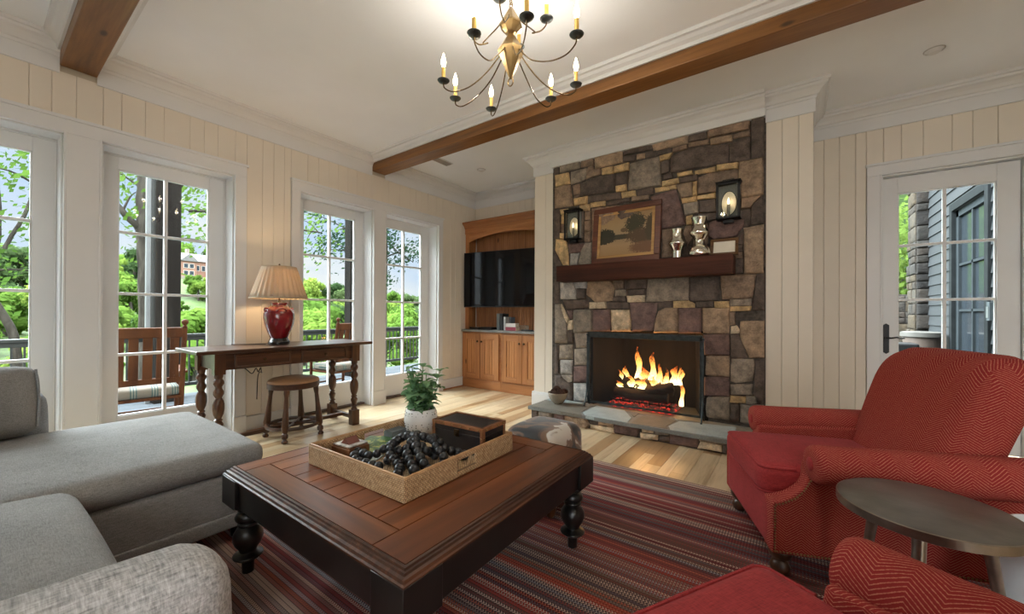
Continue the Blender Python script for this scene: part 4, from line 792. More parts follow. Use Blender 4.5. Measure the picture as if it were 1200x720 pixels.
log('fire_log', (-1.52, 4.20, .41), (-1.15, 4.25, .39), .042, .045, 'thin charred log on top of the pile in the flames', 4)
t = thing('fire_grate', 'black iron grate holding the burning logs', 'grate', (-1.30, 4.18, .136)); mb = MB()
for i in range(7): mb.tube([(-.30 + i * .1, -.13, .10), (-.30 + i * .1, -.12, .075), (-.30 + i * .1, .14, .075), (-.30 + i * .1, .15, .15)], .008, 8)
mb.tube([(-.32, -.09, .075), (.32, -.09, .075)], .008, 8); mb.tube([(-.32, .11, .075), (.32, .11, .075)], .008, 8); mb.build('bars', IRON, t)
for x in (-.26, .26):
    for y in (-.09, .11): mb = MB(); mb.tube([(x, y, .075), (x, y, 0)], .008, 8); mb.build('leg', IRON, t)
def ember_mat():
    m = bpy.data.materials.new('glowing_embers'); m.use_nodes = True; nt = m.node_tree; b = nt.nodes['Principled BSDF']
    f = noise(nt, coords(nt), 28, 4, .7)
    L(nt, ramp(nt, f, [(.5, (.02, .008, .006)), (.62, (.5, .02, .01)), (.75, (1, .12, .05))]), b.inputs['Emission Color'])
    b.inputs['Base Color'].default_value = (.02, .015, .012, 1); b.inputs['Emission Strength'].default_value = 1.6; b.inputs['Roughness'].default_value = .95; return m
o = thing('ember_bed', 'bed of red glowing embers and ash under the logs', 'embers', (-1.30, 4.2, .1355)); o['kind'] = 'stuff'
mb = MB(); rr = random.Random(9)
mb.soft(-.34, .34, -.14, .17, 0, .055, .05, 8)
for i in range(90):
    a = .016 * rr.uniform(.6, 1.5); mb.cbox((rr.uniform(-.33, .33), rr.uniform(-.16, .15), .05 + rr.uniform(-.01, .015)), (a, a, a), (rr.random() * 3, rr.random() * 3, rr.random() * 3))
mb.build('ember', ember_mat(), o)
def flame_mat():
    m = bpy.data.materials.new('flame'); m.use_nodes = True; nt = m.node_tree; nt.nodes.clear()
    out = nt.nodes.new('ShaderNodeOutputMaterial'); e = nt.nodes.new('ShaderNodeEmission'); tr = nt.nodes.new('ShaderNodeBsdfTransparent'); ad = nt.nodes.new('ShaderNodeMixShader')
    tc = nt.nodes.new('ShaderNodeTexCoord'); sp = nt.nodes.new('ShaderNodeSeparateXYZ'); L(nt, tc.outputs['Generated'], sp.inputs[0])
    g = nt.nodes.new('ShaderNodeNewGeometry')
    mp = nt.nodes.new('ShaderNodeMapping'); mp.inputs['Scale'].default_value = (1, 1, .30); L(nt, g.outputs['Position'], mp.inputs[0])
    f = noise(nt, mp.outputs[0], 34, 4, .6, 1.6)
    hgt = math_(nt, 'ADD', sp.outputs[2], math_(nt, 'MULTIPLY', math_(nt, 'SUBTRACT', f, .5), 1.1))
    L(nt, ramp(nt, hgt, [(0, (1, .78, .38)), (.30, (1, .66, .22)), (.6, (1, .40, .07)), (.95, (.75, .12, .015))]), e.inputs[0])
    L(nt, ramp(nt, hgt, [(0, (3.6,) * 3), (.45, (2.6,) * 3), (1, (1.1,) * 3)]), e.inputs[1])
    al = math_(nt, 'ADD', f, math_(nt, 'MULTIPLY', math_(nt, 'SUBTRACT', .55, sp.outputs[2]), .22))
    L(nt, ramp(nt, al, [(.40, (0, 0, 0)), (.58, (.92, .92, .92))]), ad.inputs[0]); L(nt, tr.outputs[0], ad.inputs[1]); L(nt, e.outputs[0], ad.inputs[2]); L(nt, ad.outputs[0], out.inputs[0]); return m
FLAME = flame_mat()
def tongue(x, y, z, h, w, lean, seed, label):
    y += .045; z += .035; h *= .92
    o = thing('flame', label, 'flame', (x, y, z), group='flames over the logs'); rr = random.Random(seed); mb = MB()
    n = 22; seg = 12; v = []; f = []; p1, p2 = rr.uniform(0, 6), rr.uniform(0, 6)
    for i in range(n):
        k = i / (n - 1); wd = w * (.55 + .9 * k) * (1 - k) ** .85 * 1.12 * (1 + .26 * math.sin(k * 11 + p1)); wd = max(wd, .0008)
        cx_ = lean * k + w * .55 * k * math.sin(k * 7 + p2) * (1 - .3 * k); cy_ = .012 * math.sin(k * 5 + p1)
        for j in range(seg): a = 2 * math.pi * j / seg; v.append((cx_ + wd * math.cos(a), cy_ + wd * .55 * math.sin(a), h * k))
    for i in range(n - 1):
        for j in range(seg): f.append((i * seg + j, i * seg + (j + 1) % seg, (i + 1) * seg + (j + 1) % seg, (i + 1) * seg + j))
    mb._new(v, f); mb.build('tongue', FLAME, o, smooth='all')
FL = 'orange flame licking up among the burning logs'
tongue(-1.375, 4.19, .36, .44, .050, .015, 1, 'tallest orange flame rising at the middle of the fire')
for i, (x, y, z, h, w, l) in enumerate([(-1.235, 4.20, .36, .38, .050, .03), (-1.31, 4.18, .34, .22, .075, .0), (-1.47, 4.19, .36, .20, .045, -.05), (-1.17, 4.19, .34, .27, .042, .035), (-1.42, 4.13, .32, .15, .055, -.02), (-1.30, 4.12, .31, .13, .08, .0),
        (-1.20, 4.12, .31, .17, .06, .03), (-1.10, 4.15, .35, .16, .035, .02), (-1.055, 4.16, .36, .20, .030, -.02), (-1.51, 4.16, .37, .13, .030, -.07), (-1.55, 4.15, .30, .07, .05, -.03),
        (-.975, 4.27, .36, .24, .045, .03), (-.935, 4.20, .16, .30, .030, .015), (-1.03, 4.28, .36, .22, .06, .03), (-1.36, 4.20, .30, .10, .10, .0), (-1.20, 4.19, .30, .10, .09, .0)]): tongue(x, y, z, h, w, l, i + 2, FL)
for (x, y, z, e) in ((-1.28, 4.14, .60, 4), (-1.05, 4.20, .50, 2)):
    l = bpy.data.lights.new('fire_light', 'POINT'); l.energy = e; l.color = (1, .45, .14); l.shadow_soft_size = .08
    o = bpy.data.objects.new('fire_light', l); o.location = (x, y, z); C.objects.link(o)

# mantel
t = thing('mantel_shelf', 'thick dark red-brown timber mantel shelf fixed across the stone chimney', 'mantel', (-1.305, YB - .03, 1.492))
mb = MB(); mb.box(-.87, .87, -.19, .06, 0, .174); mb.build('beam', MANTELW, t, bevel=.006)
MZ = 1.667
# landscape painting
def painting_mat():
    m, nt, b, o = _nt('muted_river_landscape'); tc = nt.nodes.new('ShaderNodeTexCoord'); sp = nt.nodes.new('ShaderNodeSeparateXYZ'); L(nt, tc.outputs['Object'], sp.inputs[0])
    x = math_(nt, 'ADD', math_(nt, 'DIVIDE', sp.outputs[0], .56), .5); z = math_(nt, 'DIVIDE', sp.outputs[2], .44)   # 0..1
    n1 = noise(nt, coords(nt), 9, 5, .6); n2 = noise(nt, coords(nt), 55, 5, .7)
    d1 = math_(nt, 'SUBTRACT', n1, .5); d2 = math_(nt, 'SUBTRACT', n2, .5)
    base = ramp(nt, math_(nt, 'ADD', z, math_(nt, 'MULTIPLY', d1, .12)), [(0, (.40, .25, .12)), (.25, (.46, .31, .17)), (.40, (.36, .25, .15)), (.47, (.28, .22, .15)), (.52, (.40, .29, .17)), (.75, (.42, .29, .15)), (1, (.36, .23, .11))])
    def blob(cx, cz, rx, rz, hard, wob):
        a = math_(nt, 'DIVIDE', math_(nt, 'SUBTRACT', x, cx), rx); c = math_(nt, 'DIVIDE', math_(nt, 'SUBTRACT', z, cz), rz)
        e = math_(nt, 'ADD', math_(nt, 'ADD', math_(nt, 'MULTIPLY', a, a), math_(nt, 'MULTIPLY', c, c)), math_(nt, 'ADD', math_(nt, 'MULTIPLY', d2, wob * 2.2), math_(nt, 'MULTIPLY', d1, wob * .9)))
        return ramp(nt, e, [(1 - hard, (1, 1, 1)), (1, (0, 0, 0))])
    c = mixc(nt, blob(.30, .44, .55, .07, .3, .8), base, (.055, .045, .025))
    c = mixc(nt, blob(.10, .48, .20, .20, .15, .9), c, (.022, .024, .012))
    c = mixc(nt, blob(.02, .38, .30, .10, .2, .9), c, (.03, .026, .014))
    c = mixc(nt, blob(.68, .72, .20, .30, .3, 1.6), c, (.045, .040, .018))
    c = mixc(nt, blob(.84, .42, .34, .22, .4, 1.4), c, (.10, .06, .03))
    c = mixc(nt, blob(.98, .60, .12, .34, .3, 1.2), c, (.075, .055, .025))
    c = mixc(nt, blob(.88, .14, .34, .16, .5, .8), c, (.20, .10, .05))
    c = mixc(nt, blob(.47, .60, .07, .06, .3, .8), c, (.15, .10, .05))
    L(nt, mixc(nt, 1.0, c, (.85, .82, .76), 'MULTIPLY'), b.inputs['Base Color']); b.inputs['Roughness'].default_value = .5; return m
t = thing('framed_painting', 'framed landscape painting of a river and trees leaning on the mantel', 'painting', (-1.445, YB - .085, MZ + .003), rot=(R(-6), 0, R(-2)))
W, H = .735, .62
mb = MB()
def rails(mb, w, h, t_, y0, y1):
    mb.box(-w / 2, w / 2, y0, y1, 0, t_); mb.box(-w / 2, w / 2, y0, y1, h - t_, h); mb.box(-w / 2, -w / 2 + t_, y0, y1, t_, h - t_); mb.box(w / 2 - t_, w / 2, y0, y1, t_, h - t_)
rails(mb, W, H, .062, -.018, .018); mb.build('outer_frame', FRAMEW, t, bevel=.008, bseg=3)
mb = MB(); M0 = .055
mb2 = MB()
w, h = W - .11, H - .11
for (a, b, c, d) in ((-w / 2, w / 2, M0, M0 + .035), (-w / 2, w / 2, H - M0 - .035, H - M0)): mb.box(a, b, -.011, .012, c, d)
for (a, b) in ((-w / 2, -w / 2 + .035), (w / 2 - .035, w / 2)): mb.box(a, b, -.011, .012, M0 + .03, H - M0 - .03)
mb.build('gilt_slip', GILT, t, bevel=.004)
o = bpy.data.objects.new('canvas', None); bpy.data.objects.remove(o)
mb = MB(); mb.box(-.28, .28, -.002, .006, 0, .445); cv = mb.build('canvas', painting_mat(), t); cv.location = (0, 0, .0875)
mb2.bm.free()

# lantern sconces
def sconce(x, z, label):
    t = thing('lantern_sconce', label, 'wall lantern', (x, YB - .03, z)); w, h, d = .095, .165, .10
    mb = MB(); mb.box(-w + .012, w - .012, -.012, .03, -h + .01, h - .01); mb.build('back_plate', IRON, t, bevel=.003)
    mb = MB(); f = .020; y0, y1 = -d, -d + .012
    # front frame leans out a little at the foot
    for (a, b, c, e) in ((-w, w, -h, -h + f), (-w, w, h - f, h), (-w, -w + f, -h, h), (w - f, w, -h, h)): mb.box(a, b, y0, y1, c, e)
    for s in (-1, 1):
        for zz in (-h, h - f * .6): mb.box(s * w - (0 if s < 0 else .010), s * w + (.010 if s < 0 else 0), y0, 0, zz, zz + f * .6)
    mb.box(-w, w, y0, -.005, -h, -h + .008); mb.box(-w, w, y0, -.005, h - .008, h)
    mb.build('lantern_frame', IRON, t, bevel=.002)
    mb = MB(); mb.box(-w - .006, w + .006, -d - .006, .0, h, h + .012); mb.box(-w * .5, w * .5, -d * .8, -.01, h + .012, h + .028); mb.build('roof_cap', IRON, t, bevel=.004)
    mb = MB(); mb.box(-.042, .042, -.07, -.01, -h - .03, -h); mb.build('bottom_block', IRON, t, bevel=.003)
    mb = MB(); mb.box(-w + .012, w - .012, -.018, -.012, -h + .012, h - .012); mb.build('backing', mat('lantern_grey_lining', (.13, .135, .13), .5, .3), t)
    mb = MB(); v = [(0.058 * math.cos(a), -.012 + .105 * math.sin(a)) for a in [2 * math.pi * i / 36 for i in range(36)]]
    mb.prism(v, -.026, -.019, 'y'); mb.build('oval_reflector', mat('warm_mirror', (.66, .58, .46), .5, .4, .03), t, smooth=True)
    ring = [(0.060 * math.cos(a), -.024, -.012 + .108 * math.sin(a)) for a in [2 * math.pi * i / 36 for i in range(36)]]
    mb = MB(); mb.tube(ring, .003, 6, closed=True); mb.build('reflector_rim', IRON, t, smooth=True)
    mb = MB(); mb.lathe([(.011, -h + .012), (.011, -.075), (.012, -.074), (.012, -.03)], (0, -.055, 0), 14); c = mb.build('candle_sleeve', mat('grey_sleeve', (.22, .20, .17), .5), t, smooth=True)
    mb = MB(); mb.lathe([(.005, -.03), (.011, -.012), (.010, .006), (.004, .028), (.001, .036)], (0, -.055, 0), 14); mb.build('bulb', emit('lantern_bulb', (1, .80, .52), 1.3), c, smooth=True)
    mb = MB(); mb.box(-w + f, w - f, -d + .004, -d + .007, -h + f, h - f); mb.build('front_glass', glass('lantern_glass', (.93, .95, .93), .5), t)
    l = bpy.data.lights.new('lantern_light', 'POINT'); l.energy = .12; l.color = (1, .78, .5); l.shadow_soft_size = .015
    o = bpy.data.objects.new('lantern_light', l); o.location = (0, -.075, 0); o.parent = t; C.objects.link(o)
sconce(-2.035, 2.135, 'black lantern sconce on the stone left of the painting')
sconce(-.485, 2.155, 'black lantern sconce on the stone right of the painting')

# silver vases
def vase(x, y, prof, label):
    prof = [(a * 1.13, b) for a, b in prof]
    t = thing('silver_vase', label, 'vase', (x, y, MZ)); 
    # smooth the profile
    P = [Vector((a, b)) for a, b in prof]; Q = []
    for i in range(len(P) - 1):
        p0, p1, p2, p3 = P[max(i - 1, 0)], P[i], P[i + 1], P[min(i + 2, len(P) - 1)]
        for j in range(5):
            u = j / 5; q = .5 * ((2 * p1) + (p2 - p0) * u + (2 * p0 - 5 * p1 + 4 * p2 - p3) * u * u + (-p0 + 3 * p1 - 3 * p2 + p3) * u ** 3); Q.append((max(q.x, .002), q.y))
    Q.append(tuple(P[-1])); n = [(max(a - .004, .002), b) for a, b in reversed(Q) if b > .02]
    mb = MB(); mb.lathe([(.001, 0)] + Q + n, (0, 0, 0), 28, cap=False); mb.build('vase_body', SILVER, t, smooth='all')
vase(-.905, YB - .15, [(.036, 0), (.036, .05), (.040, .075), (.067, .135), (.062, .155), (.044, .195), (.040, .24), (.047, .275)], 'shorter wavy mercury-silver vase beside the painting')
vase(-.715, YB - .13, [(.070, 0), (.082, .03), (.072, .075), (.044, .115), (.038, .15), (.050, .175), (.074, .215), (.066, .25), (.050, .29), (.052, .32), (.064, .365)], 'taller wavy mercury-silver vase, right of the shorter one on the mantel')
t = thing('photo_frame', 'small tan picture frame with blank cream card leaning at the mantel end', 'picture frame', (-.518, YB - .105, MZ + .001), rot=(R(-22), 0, R(3)))
mb = MB(); rails(mb, .225, .170, .026, -.009, .009); mb.build('frame', wood('small_tan_frame', (.06, .026, .009), (.13, .06, .02), (.20, .10, .035), 'x', .4), t, bevel=.002)
mb = MB(); mb.box(-.090, .090, -.002, .004, .024, .147); mb.build('card', PAPER, t)

# bowl of pine cones on the hearth
bx, by, bz = -2.13, 3.83, .1365
t = thing('pinecone_bowl', 'tan glazed bowl holding pine cones on the left end of the hearth', 'bowl', (bx, by, bz))
prof = [(.001, 0), (.040, 0), (.046, .004), (.075, .03), (.100, .07), (.110, .115), (.112, .125), (.105, .125), (.098, .09), (.07, .035), (.001, .02)]
mb = MB(); mb.lathe(prof, (0, 0, 0), 32, cap=False); mb.build('bowl_body', mat('tan_glaze', (.27, .23, .17), .25, 0, .12, 6, coat=.5), t, smooth='all')
CONE = mat('pine_cone', (.075, .032, .018), .7, 0, .3, 40)
def cone(p, rot, label, sc=1.0):
    t = thing('pine_cone', label, 'pine cone', p, rot=rot, group='pine cones in the hearth bowl'); mb = MB()
    mb.sphere((0, 0, 0), .026 * sc, 10, 8, (1, 1, 1.3)); rr = random.Random(int(p[0] * 999))
    for k in range(9):
        z = -.03 + k * .0075; rad = .030 * math.sin(math.pi * (k + 1.3) / 11)
        for i in range(8):
            a = 2 * math.pi * (i + k * .5) / 8; M = Matrix.Translation((rad * math.cos(a) * sc, rad * math.sin(a) * sc, z * sc)) @ Matrix.Rotation(a, 4, 'Z') @ Matrix.Rotation(R(-30), 4, 'Y')
            mb.box(-.004 * sc, .014 * sc, -.007 * sc, .007 * sc, -.002, .002, M)
    mb.build('scales', CONE, t)
G = 'dark pine cone heaped in the tan hearth bowl'
for i, (x, y, z, a, b) in enumerate([(-.045, .0, .118, .9, .2), (.05, -.01, .115, -1.1, .5), (0, .045, .115, 1.3, 2), (-.005, -.05, .105, .4, 1.2), (-.02, .01, .150, 1.5, .3), (.055, .04, .118, .8, 2.5)]): cone((bx + x, by + y, bz + z), (a, .3, b), G, 1.05)
# ------------------------------------------------------------------ rug
o = MB(); o.soft(-2.95, 1.35, -.75, 2.835, .0, .011, .004, 4)
tag(o.build('striped_rug', RUGM), 'dark red striped braided rug under the coffee table and armchairs', 'rug')
RZ = .0115

# ------------------------------------------------------------------ console table
def turned(mb, x, y, z0, z1, seq, seg=20):
    """seq of (radius, fraction)"""
    mb.lathe([(r_, z0 + (z1 - z0) * k) for r_, k in seq], (x, y, 0), seg)
BAL = [(.030, 0), (.030, .02), (.022, .04), (.022, .06), (.034, .08), (.022, .11), (.026, .15), (.034, .21), (.022, .255), (.030, .28), (.020, .30), (.034, .37), (.040, .45), (.040, .53), (.034, .58), (.022, .63), (.026, .65), (.036, .69), (.036, .73), (.024, .775), (.022, .80), (.037, .855), (.036, .89), (.024, .93), (.030, .96), (.030, 1)]
cx, cy = -3.865, 1.73
t = thing('console_table', 'dark oak console table with turned legs and two drawers against the window wall', 'table', (cx, cy, 0), R(-1.5))
TH = .838
mb = MB(); mb.box(-.29, .29, -.735, .735, TH - .028, TH); mb.build('tabletop', OAKX, t, bevel=.007, bseg=3)
mb = MB()
ax, ay, az = .215, .575, TH - .028
for s in (-1, 1): mb.box(-ax, ax, s * ay - .012, s * ay + .012, az - .135, az)
mb.box(-ax - .012, -ax + .012, -ay, ay, az - .135, az); mb.box(ax - .012, ax + .012, -ay, ay, az - .135, az); mb.build('apron', OAKX, t, bevel=.003)
for yy in (-.26, .26):
    mb = MB(); mb.box(ax + .008, ax + .022, yy - .215, yy + .215, az - .122, az - .015); d = mb.build('drawer', OAKX, t, bevel=.002)
    mb = MB(); a, b, c, e = yy - .215, yy + .215, az - .122, az - .015
    for q in ((a, b, c, c + .014), (a, b, e - .014, e), (a, a + .014, c, e), (b - .014, b, c, e)): mb.box(ax + .02, ax + .032, *q)
    mb.build('drawer_moulding', OAKZ, d, bevel=.004)
    mb = MB(); mb.lathe([(.006, 0), (.007, .012), (.015, .016), (.016, .022), (.010, .028), (.001, .03)], (ax + .022, yy, 0), 14, M=Matrix.Translation((0, 0, az - .068)), axis='x') if False else mb.sphere((ax + .04, yy, az - .068), .014, 12, 8, (.8, 1, 1)).tube([(ax + .02, yy, az - .068), (ax + .04, yy, az - .068)], .006, 8)
    mb.build('knob', BRONZE, d, smooth=True)
for sx in (-1, 1):
    for sy in (-1, 1):
        mb = MB(); x, y = sx * ax, sy * ay; hw = .037
        mb.box(x - hw, x + hw, y - hw, y + hw, az - .165, az); mb.box(x - hw, x + hw, y - hw, y + hw, 0, .15)
        turned(mb, x, y, .15, az - .165, BAL, 18); mb.build('leg', OAKZ, t, smooth=True, angle=40)
mb = MB()
for sy in (-1, 1): mb.box(-ax, ax, sy * ay - .016, sy * ay + .016, .055, .095)
mb.box(-.02, .02, -ay, ay, .058, .092); mb.build('stretcher', OAKX, t, bevel=.004)

# lamp on the console
t = thing('table_lamp', 'red ceramic jar lamp with pleated cream shade on the console table', 'lamp', (-3.85, 1.672, TH))
mb = MB(); mb.lathe([(.075, 0), (.086, .006), (.088, .030), (.080, .040), (.074, .058), (.070, .062)], (0, 0, 0), 32); mb.build('base', mat('black_lacquer', (.012, .012, .013), .15, 0, .1, coat=.6), t, smooth=True)
mb = MB(); P = [(.070, .060), (.076, .075), (.098, .13), (.118, .19), (.127, .245), (.126, .285), (.112, .32), (.086, .345), (.066, .358), (.064, .368), (.076, .384), (.070, .386), (.02, .386)]
mb.lathe(P, (0, 0, 0), 40); v_ = mb.build('vase_body', REDGLAZE, t, smooth='all')
for s, a0 in enumerate((R(-12), R(110), R(200), R(290))):
    mb = MB(); pts = []
    for i in range(9):
        k = i / 8 * math.pi; rr_ = .118 + .022 * math.sin(k); an = a0 + (i / 8 - .5) * .75
        pts.append((rr_ * math.cos(an), rr_ * math.sin(an), .305 + .030 * math.sin(k)))
    mb.tube(pts, .008, 8); mb.build('jar_handle', REDGLAZE, v_, smooth=True)
mb = MB(); mb.lathe([(.012, .384), (.012, .40), (.006, .405), (.006, .72), (.012, .725), (.004, .745)], (0, 0, 0), 12); mb.build('stem', BRONZE, t, smooth=True)
def pleated(r0, r1, z0, z1, n=30, amp=.004):
    mb = MB(); m = n * 6; v = []; f = []
    for q in range(7):
        k = q / 6; z = z0 + (z1 - z0) * k; r_ = r0 + (r1 - r0) * k
        for i in range(m):
            a = 2 * math.pi * i / m; ph = (i % 6) / 6; d = amp * (1 - abs(ph * 2 - 1) * 1.7)
            rr_ = r_ + d * (.7 + .5 * (1 - k)); v.append((rr_ * math.cos(a), rr_ * math.sin(a), z))
    for q in range(6):
        for i in range(m): f.append((q * m + i, q * m + (i + 1) % m, (q + 1) * m + (i + 1) % m, (q + 1) * m + i))
    mb._new(v, f); return mb
sh = pleated(.232, .138, .425, .715).build('lamp_shade', SHADEM, t, smooth=True, angle=25)
sm = sh.modifiers.new('thick', 'SOLIDIFY'); sm.thickness = .0018
mb = MB(); ring = lambda r_, z: [(r_ * math.cos(2 * math.pi * i / 48), r_ * math.sin(2 * math.pi * i / 48), z) for i in range(48)]
BRAID = mat('shade_braid', (.50, .42, .30), .8)
mb.tube(ring(.233, .426), .0045, 6, closed=True); mb.build('shade_trim', BRAID, sh, smooth=True)
mb = MB(); mb.tube(ring(.139, .714), .004, 6, closed=True); mb.build('shade_trim', BRAID, sh, smooth=True)
mb = MB(); mb.sphere((0, 0, .53), .03, 14, 10, (1, 1, 1.3)); mb.build('bulb', emit('warm_bulb', (1, .72, .38), 12), t, smooth=True)
l = bpy.data.lights.new('lamp_light', 'POINT'); l.energy = 8; l.color = (1, .68, .36); l.shadow_soft_size = .035
o = bpy.data.objects.new('lamp_light', l); o.location = (0, 0, .545); o.parent = t; C.objects.link(o)
mb = MB(); mb.tube(spline([(-4.16, 1.40, TH + .004), (-4.05, 1.50, TH + .004), (-3.98, 1.58, TH + .004), (-3.955, 1.605, TH + .004)]), .003, 6)
mb.tube(spline([(-4.175, 1.42, .74), (-4.0, 1.37, .70), (-3.80, 1.35, .685), (-3.73, 1.37, .65), (-3.735, 1.41, .615), (-3.71, 1.43, .66), (-3.73, 1.455, .625), (-3.72, 1.47, .66), (-3.78, 1.50, .61), (-3.92, 1.56, .59), (-4.08, 1.60, .57), (-4.165, 1.62, .50), (-4.18, 1.62, .30)], 6), .0042, 6)
tag(mb.build('lamp_cord', BLACKP, smooth=True), 'dark looped lamp cord hanging under the console table', 'cord')

# round stool
t = thing('round_stool', 'round wooden stool with tan leather seat in front of the console table', 'stool', (-3.74, 1.755, 0), R(3))
mb = MB(); mb.lathe([(.205, .452), (.214, .456), (.214, .500), (.205, .506), (.10, .506)], (0, 0, 0), 40); mb.build('seat_rim', OAKX, t, smooth=True)
mb = MB(); mb.lathe([(.208, .498), (.212, .508), (.206, .522), (.185, .534), (.13, .544), (.06, .548), (.001, .549)], (0, 0, 0), 40, cap=False); mb.build('seat', SEATLEATHER, t, smooth='all')
LEGP = [(.012, 0), (.024, .012), (.026, .04), (.016, .065), (.014, .08), (.026, .10), (.027, .16), (.016, .19), (.026, .23), (.030, .30), (.027, .40), (.020, .62), (.017, .85), (.022, .93), (.022, 1)]
for sx in (-1, 1):
    for sy in (-1, 1):
        mb = MB(); top = Vector((sx * .132, sy * .132, .455)); bot = Vector((sx * .165, sy * .165, 0)); d = bot - top
        M = Matrix.Translation(bot) @ Vector((0, 0, 1)).rotation_difference(-d).to_matrix().to_4x4()
        mb.lathe([(r_, k * d.length) for r_, k in LEGP], (0, 0, 0), 16, M=M); mb.build('leg', OAKZ, t, smooth=True, angle=50)
mb = MB(); mb.tube([(.214 * math.cos(a), .214 * math.sin(a), .115) for a in [2 * math.pi * i / 40 for i in range(40)]], .016, 8, closed=True)
mb.build('foot_ring', OAKX, t, smooth=True)
mb = MB(); mb.tube([(-.16, -.16, .118), (.16, .16, .118)], .011, 8); mb.tube([(.16, -.16, .118), (-.16, .16, .118)], .011, 8); mb.build('cross_stretcher', OAKX, t, smooth=True)

# ------------------------------------------------------------------ media cabinet in the alcove
CF = 4.50; CTZ = .885
BEADP = wood('pine_bead_panel', (.28, .105, .032), (.43, .185, .065), (.55, .26, .105), 'z', .5, 13, .08)
def base_cabinet(x0, x1, doors, label):
    t = thing('base_cabinet', label, 'cabinet', ((x0 + x1) / 2, CF, 0)); w = (x1 - x0) / 2
    mb = MB(); mb.box(-w, w, .0, .29, .13, CTZ - .035); mb.box(-w, w, -.004, .29, 0, .13); mb.build('carcass', PINEX, t, bevel=.003)
    for (a, b, side) in doors:
        a -= (x0 + x1) / 2; b -= (x0 + x1) / 2; z0, z1 = .155, CTZ - .06; st = .085
        mb = MB(); mb.box(a, a + st, -.021, .0, z0, z1); mb.box(b - st, b, -.021, .0, z0, z1); d = mb.build('door', PINE, t, bevel=.002)
        for q0, q1 in ((z0, z0 + st * .9), (z1 - st, z1)): mb = MB(); mb.box(a + st, b - st, -.021, .0, q0, q1); mb.build('door_rail', PINEX, d, bevel=.002)
        mb = MB(); k = 4; s = (b - a - 2 * st) / k
        for i in range(k): p0 = a + st + i * s; mb.prism([(p0 + .001, -.002), (p0 + .001, -.008), (p0 + .006, -.013), (p0 + s - .006, -.013), (p0 + s - .001, -.008), (p0 + s - .001, -.002)], z0 + st * .9, z1 - st, 'z')
        mb.build('bead_panel', BEADP, d)
        kx = (b - .035) if side > 0 else (a + .035)
        mb = MB(); mb.sphere((kx, -.038, z1 - .115), .015, 12, 8); mb.tube([(kx, -.02, z1 - .115), (kx, -.034, z1 - .115)], .006, 8); mb.build('knob', BRONZE, d, smooth=True)
base_cabinet(-4.195, -3.440, [(-4.165, -3.826, 1), (-3.818, -3.468, -1)], 'knotty pine base cabinet with two doors in the alcove corner, under the flat black devices')
base_cabinet(-3.438, -2.625, [(-3.412, -3.062, 1), (-3.054, -2.70, -1)], 'knotty pine base cabinet with two doors next to the white pilaster, under the books')
mb = MB(); mb.box(XW + .002, -2.61, CF - .03, YW, CTZ - .034, CTZ); tag(mb.build('slate_counter', SLATEG, bevel=.004), 'dark slate countertop across the pine base cabinets', 'countertop')
t = thing('hutch', 'tall knotty pine hutch with arched top around the television', 'cabinet', (-3.40, 4.58, CTZ))
HX0_, HX1_, HZ = -.795, .775, 2.40 - CTZ
mb = MB(); pw = .012
x = HX0_ + .05
while x < HX1_ - .05: mb.prism([(x + .001, .195), (x + .001, .190), (x + .006, .185), (x + .034, .185), (x + .039, .190), (x + .039, .195)], 0, HZ, 'z'); x += .04
mb.build('beadboard_back', wood('pine_beadboard', (.20, .075, .024), (.33, .135, .045), (.43, .19, .075), 'z', .5, 13, .08, knots=True), t)
for a, b in ((HX0_, HX0_ + .022), (HX1_ - .022, HX1_)): mb = MB(); mb.box(a, b, .0, .20, 0, HZ); mb.build('side_panel', PINE, t, bevel=.002)
for a, b in ((HX0_, HX0_ + .075), (HX1_ - .075, HX1_)): mb = MB(); mb.box(a, b, -.02, .0, 0, HZ); mb.build('stile', PINE, t, bevel=.002)
mb = MB(); pts = []; a0, b0 = HX0_ + .075, HX1_ - .075; zlow, zhi = 2.235 - CTZ, 2.33 - CTZ
for i in range(25):
    k = i / 24; pts.append((a0 + (b0 - a0) * k, zlow + (zhi - zlow) * math.sin(math.pi * k) ** .8))
for i in range(24):
    p, q = pts[i], pts[i + 1]; mb.prism([p, q, (q[0], HZ), (p[0], HZ)], -.02, .0, 'y')
mb.build('arch_rail', PINEX, t)
mb = MB(); mb.box(HX0_, HX1_, .0, .20, HZ - .02, HZ); mb.prism([(-.022, HZ - .04), (-.034, HZ - .03), (-.034, HZ + .07), (.19, HZ + .07), (.19, HZ - .04)], HX0_ - .0, HX1_, 'x'); mb.build('frieze', PINEX, t, bevel=.002)
mb = MB(); mb.prism([(-.034, HZ + .045), (-.045, HZ + .055), (-.05, HZ + .075), (-.075, HZ + .10), (-.095, HZ + .115), (-.098, HZ + .14), (.19, HZ + .14), (.19, HZ + .045)], HX0_, HX1_, 'x'); mb.build('crown_moulding', wood('pine_crown_dark', (.18, .065, .022), (.28, .11, .04), (.36, .16, .06), 'x', .4, 11, .08), t)

# television
t = thing('television', 'large black flat-screen television mounted in the pine hutch', 'television', (-4.125, 4.452, 1.222), R(8))
mb = MB(); mb.box(0, 1.47, 0, .035, 0, .835); mb.box(.25, 1.2, .035, .06, .12, .6); mb.build('casing', BLACKP, t, bevel=.004)
mb = MB(); mb.box(.008, 1.462, -.0015, .001, .016, .827); mb.build('screen', mat('dark_screen_glass', (.003, .003, .004), .06, 0, .01, spec=.25), t)
mb = MB(); mb.box(.60, .86, .06, .13, .24, .46); mb.build('wall_bracket', IRON, t, bevel=.003)

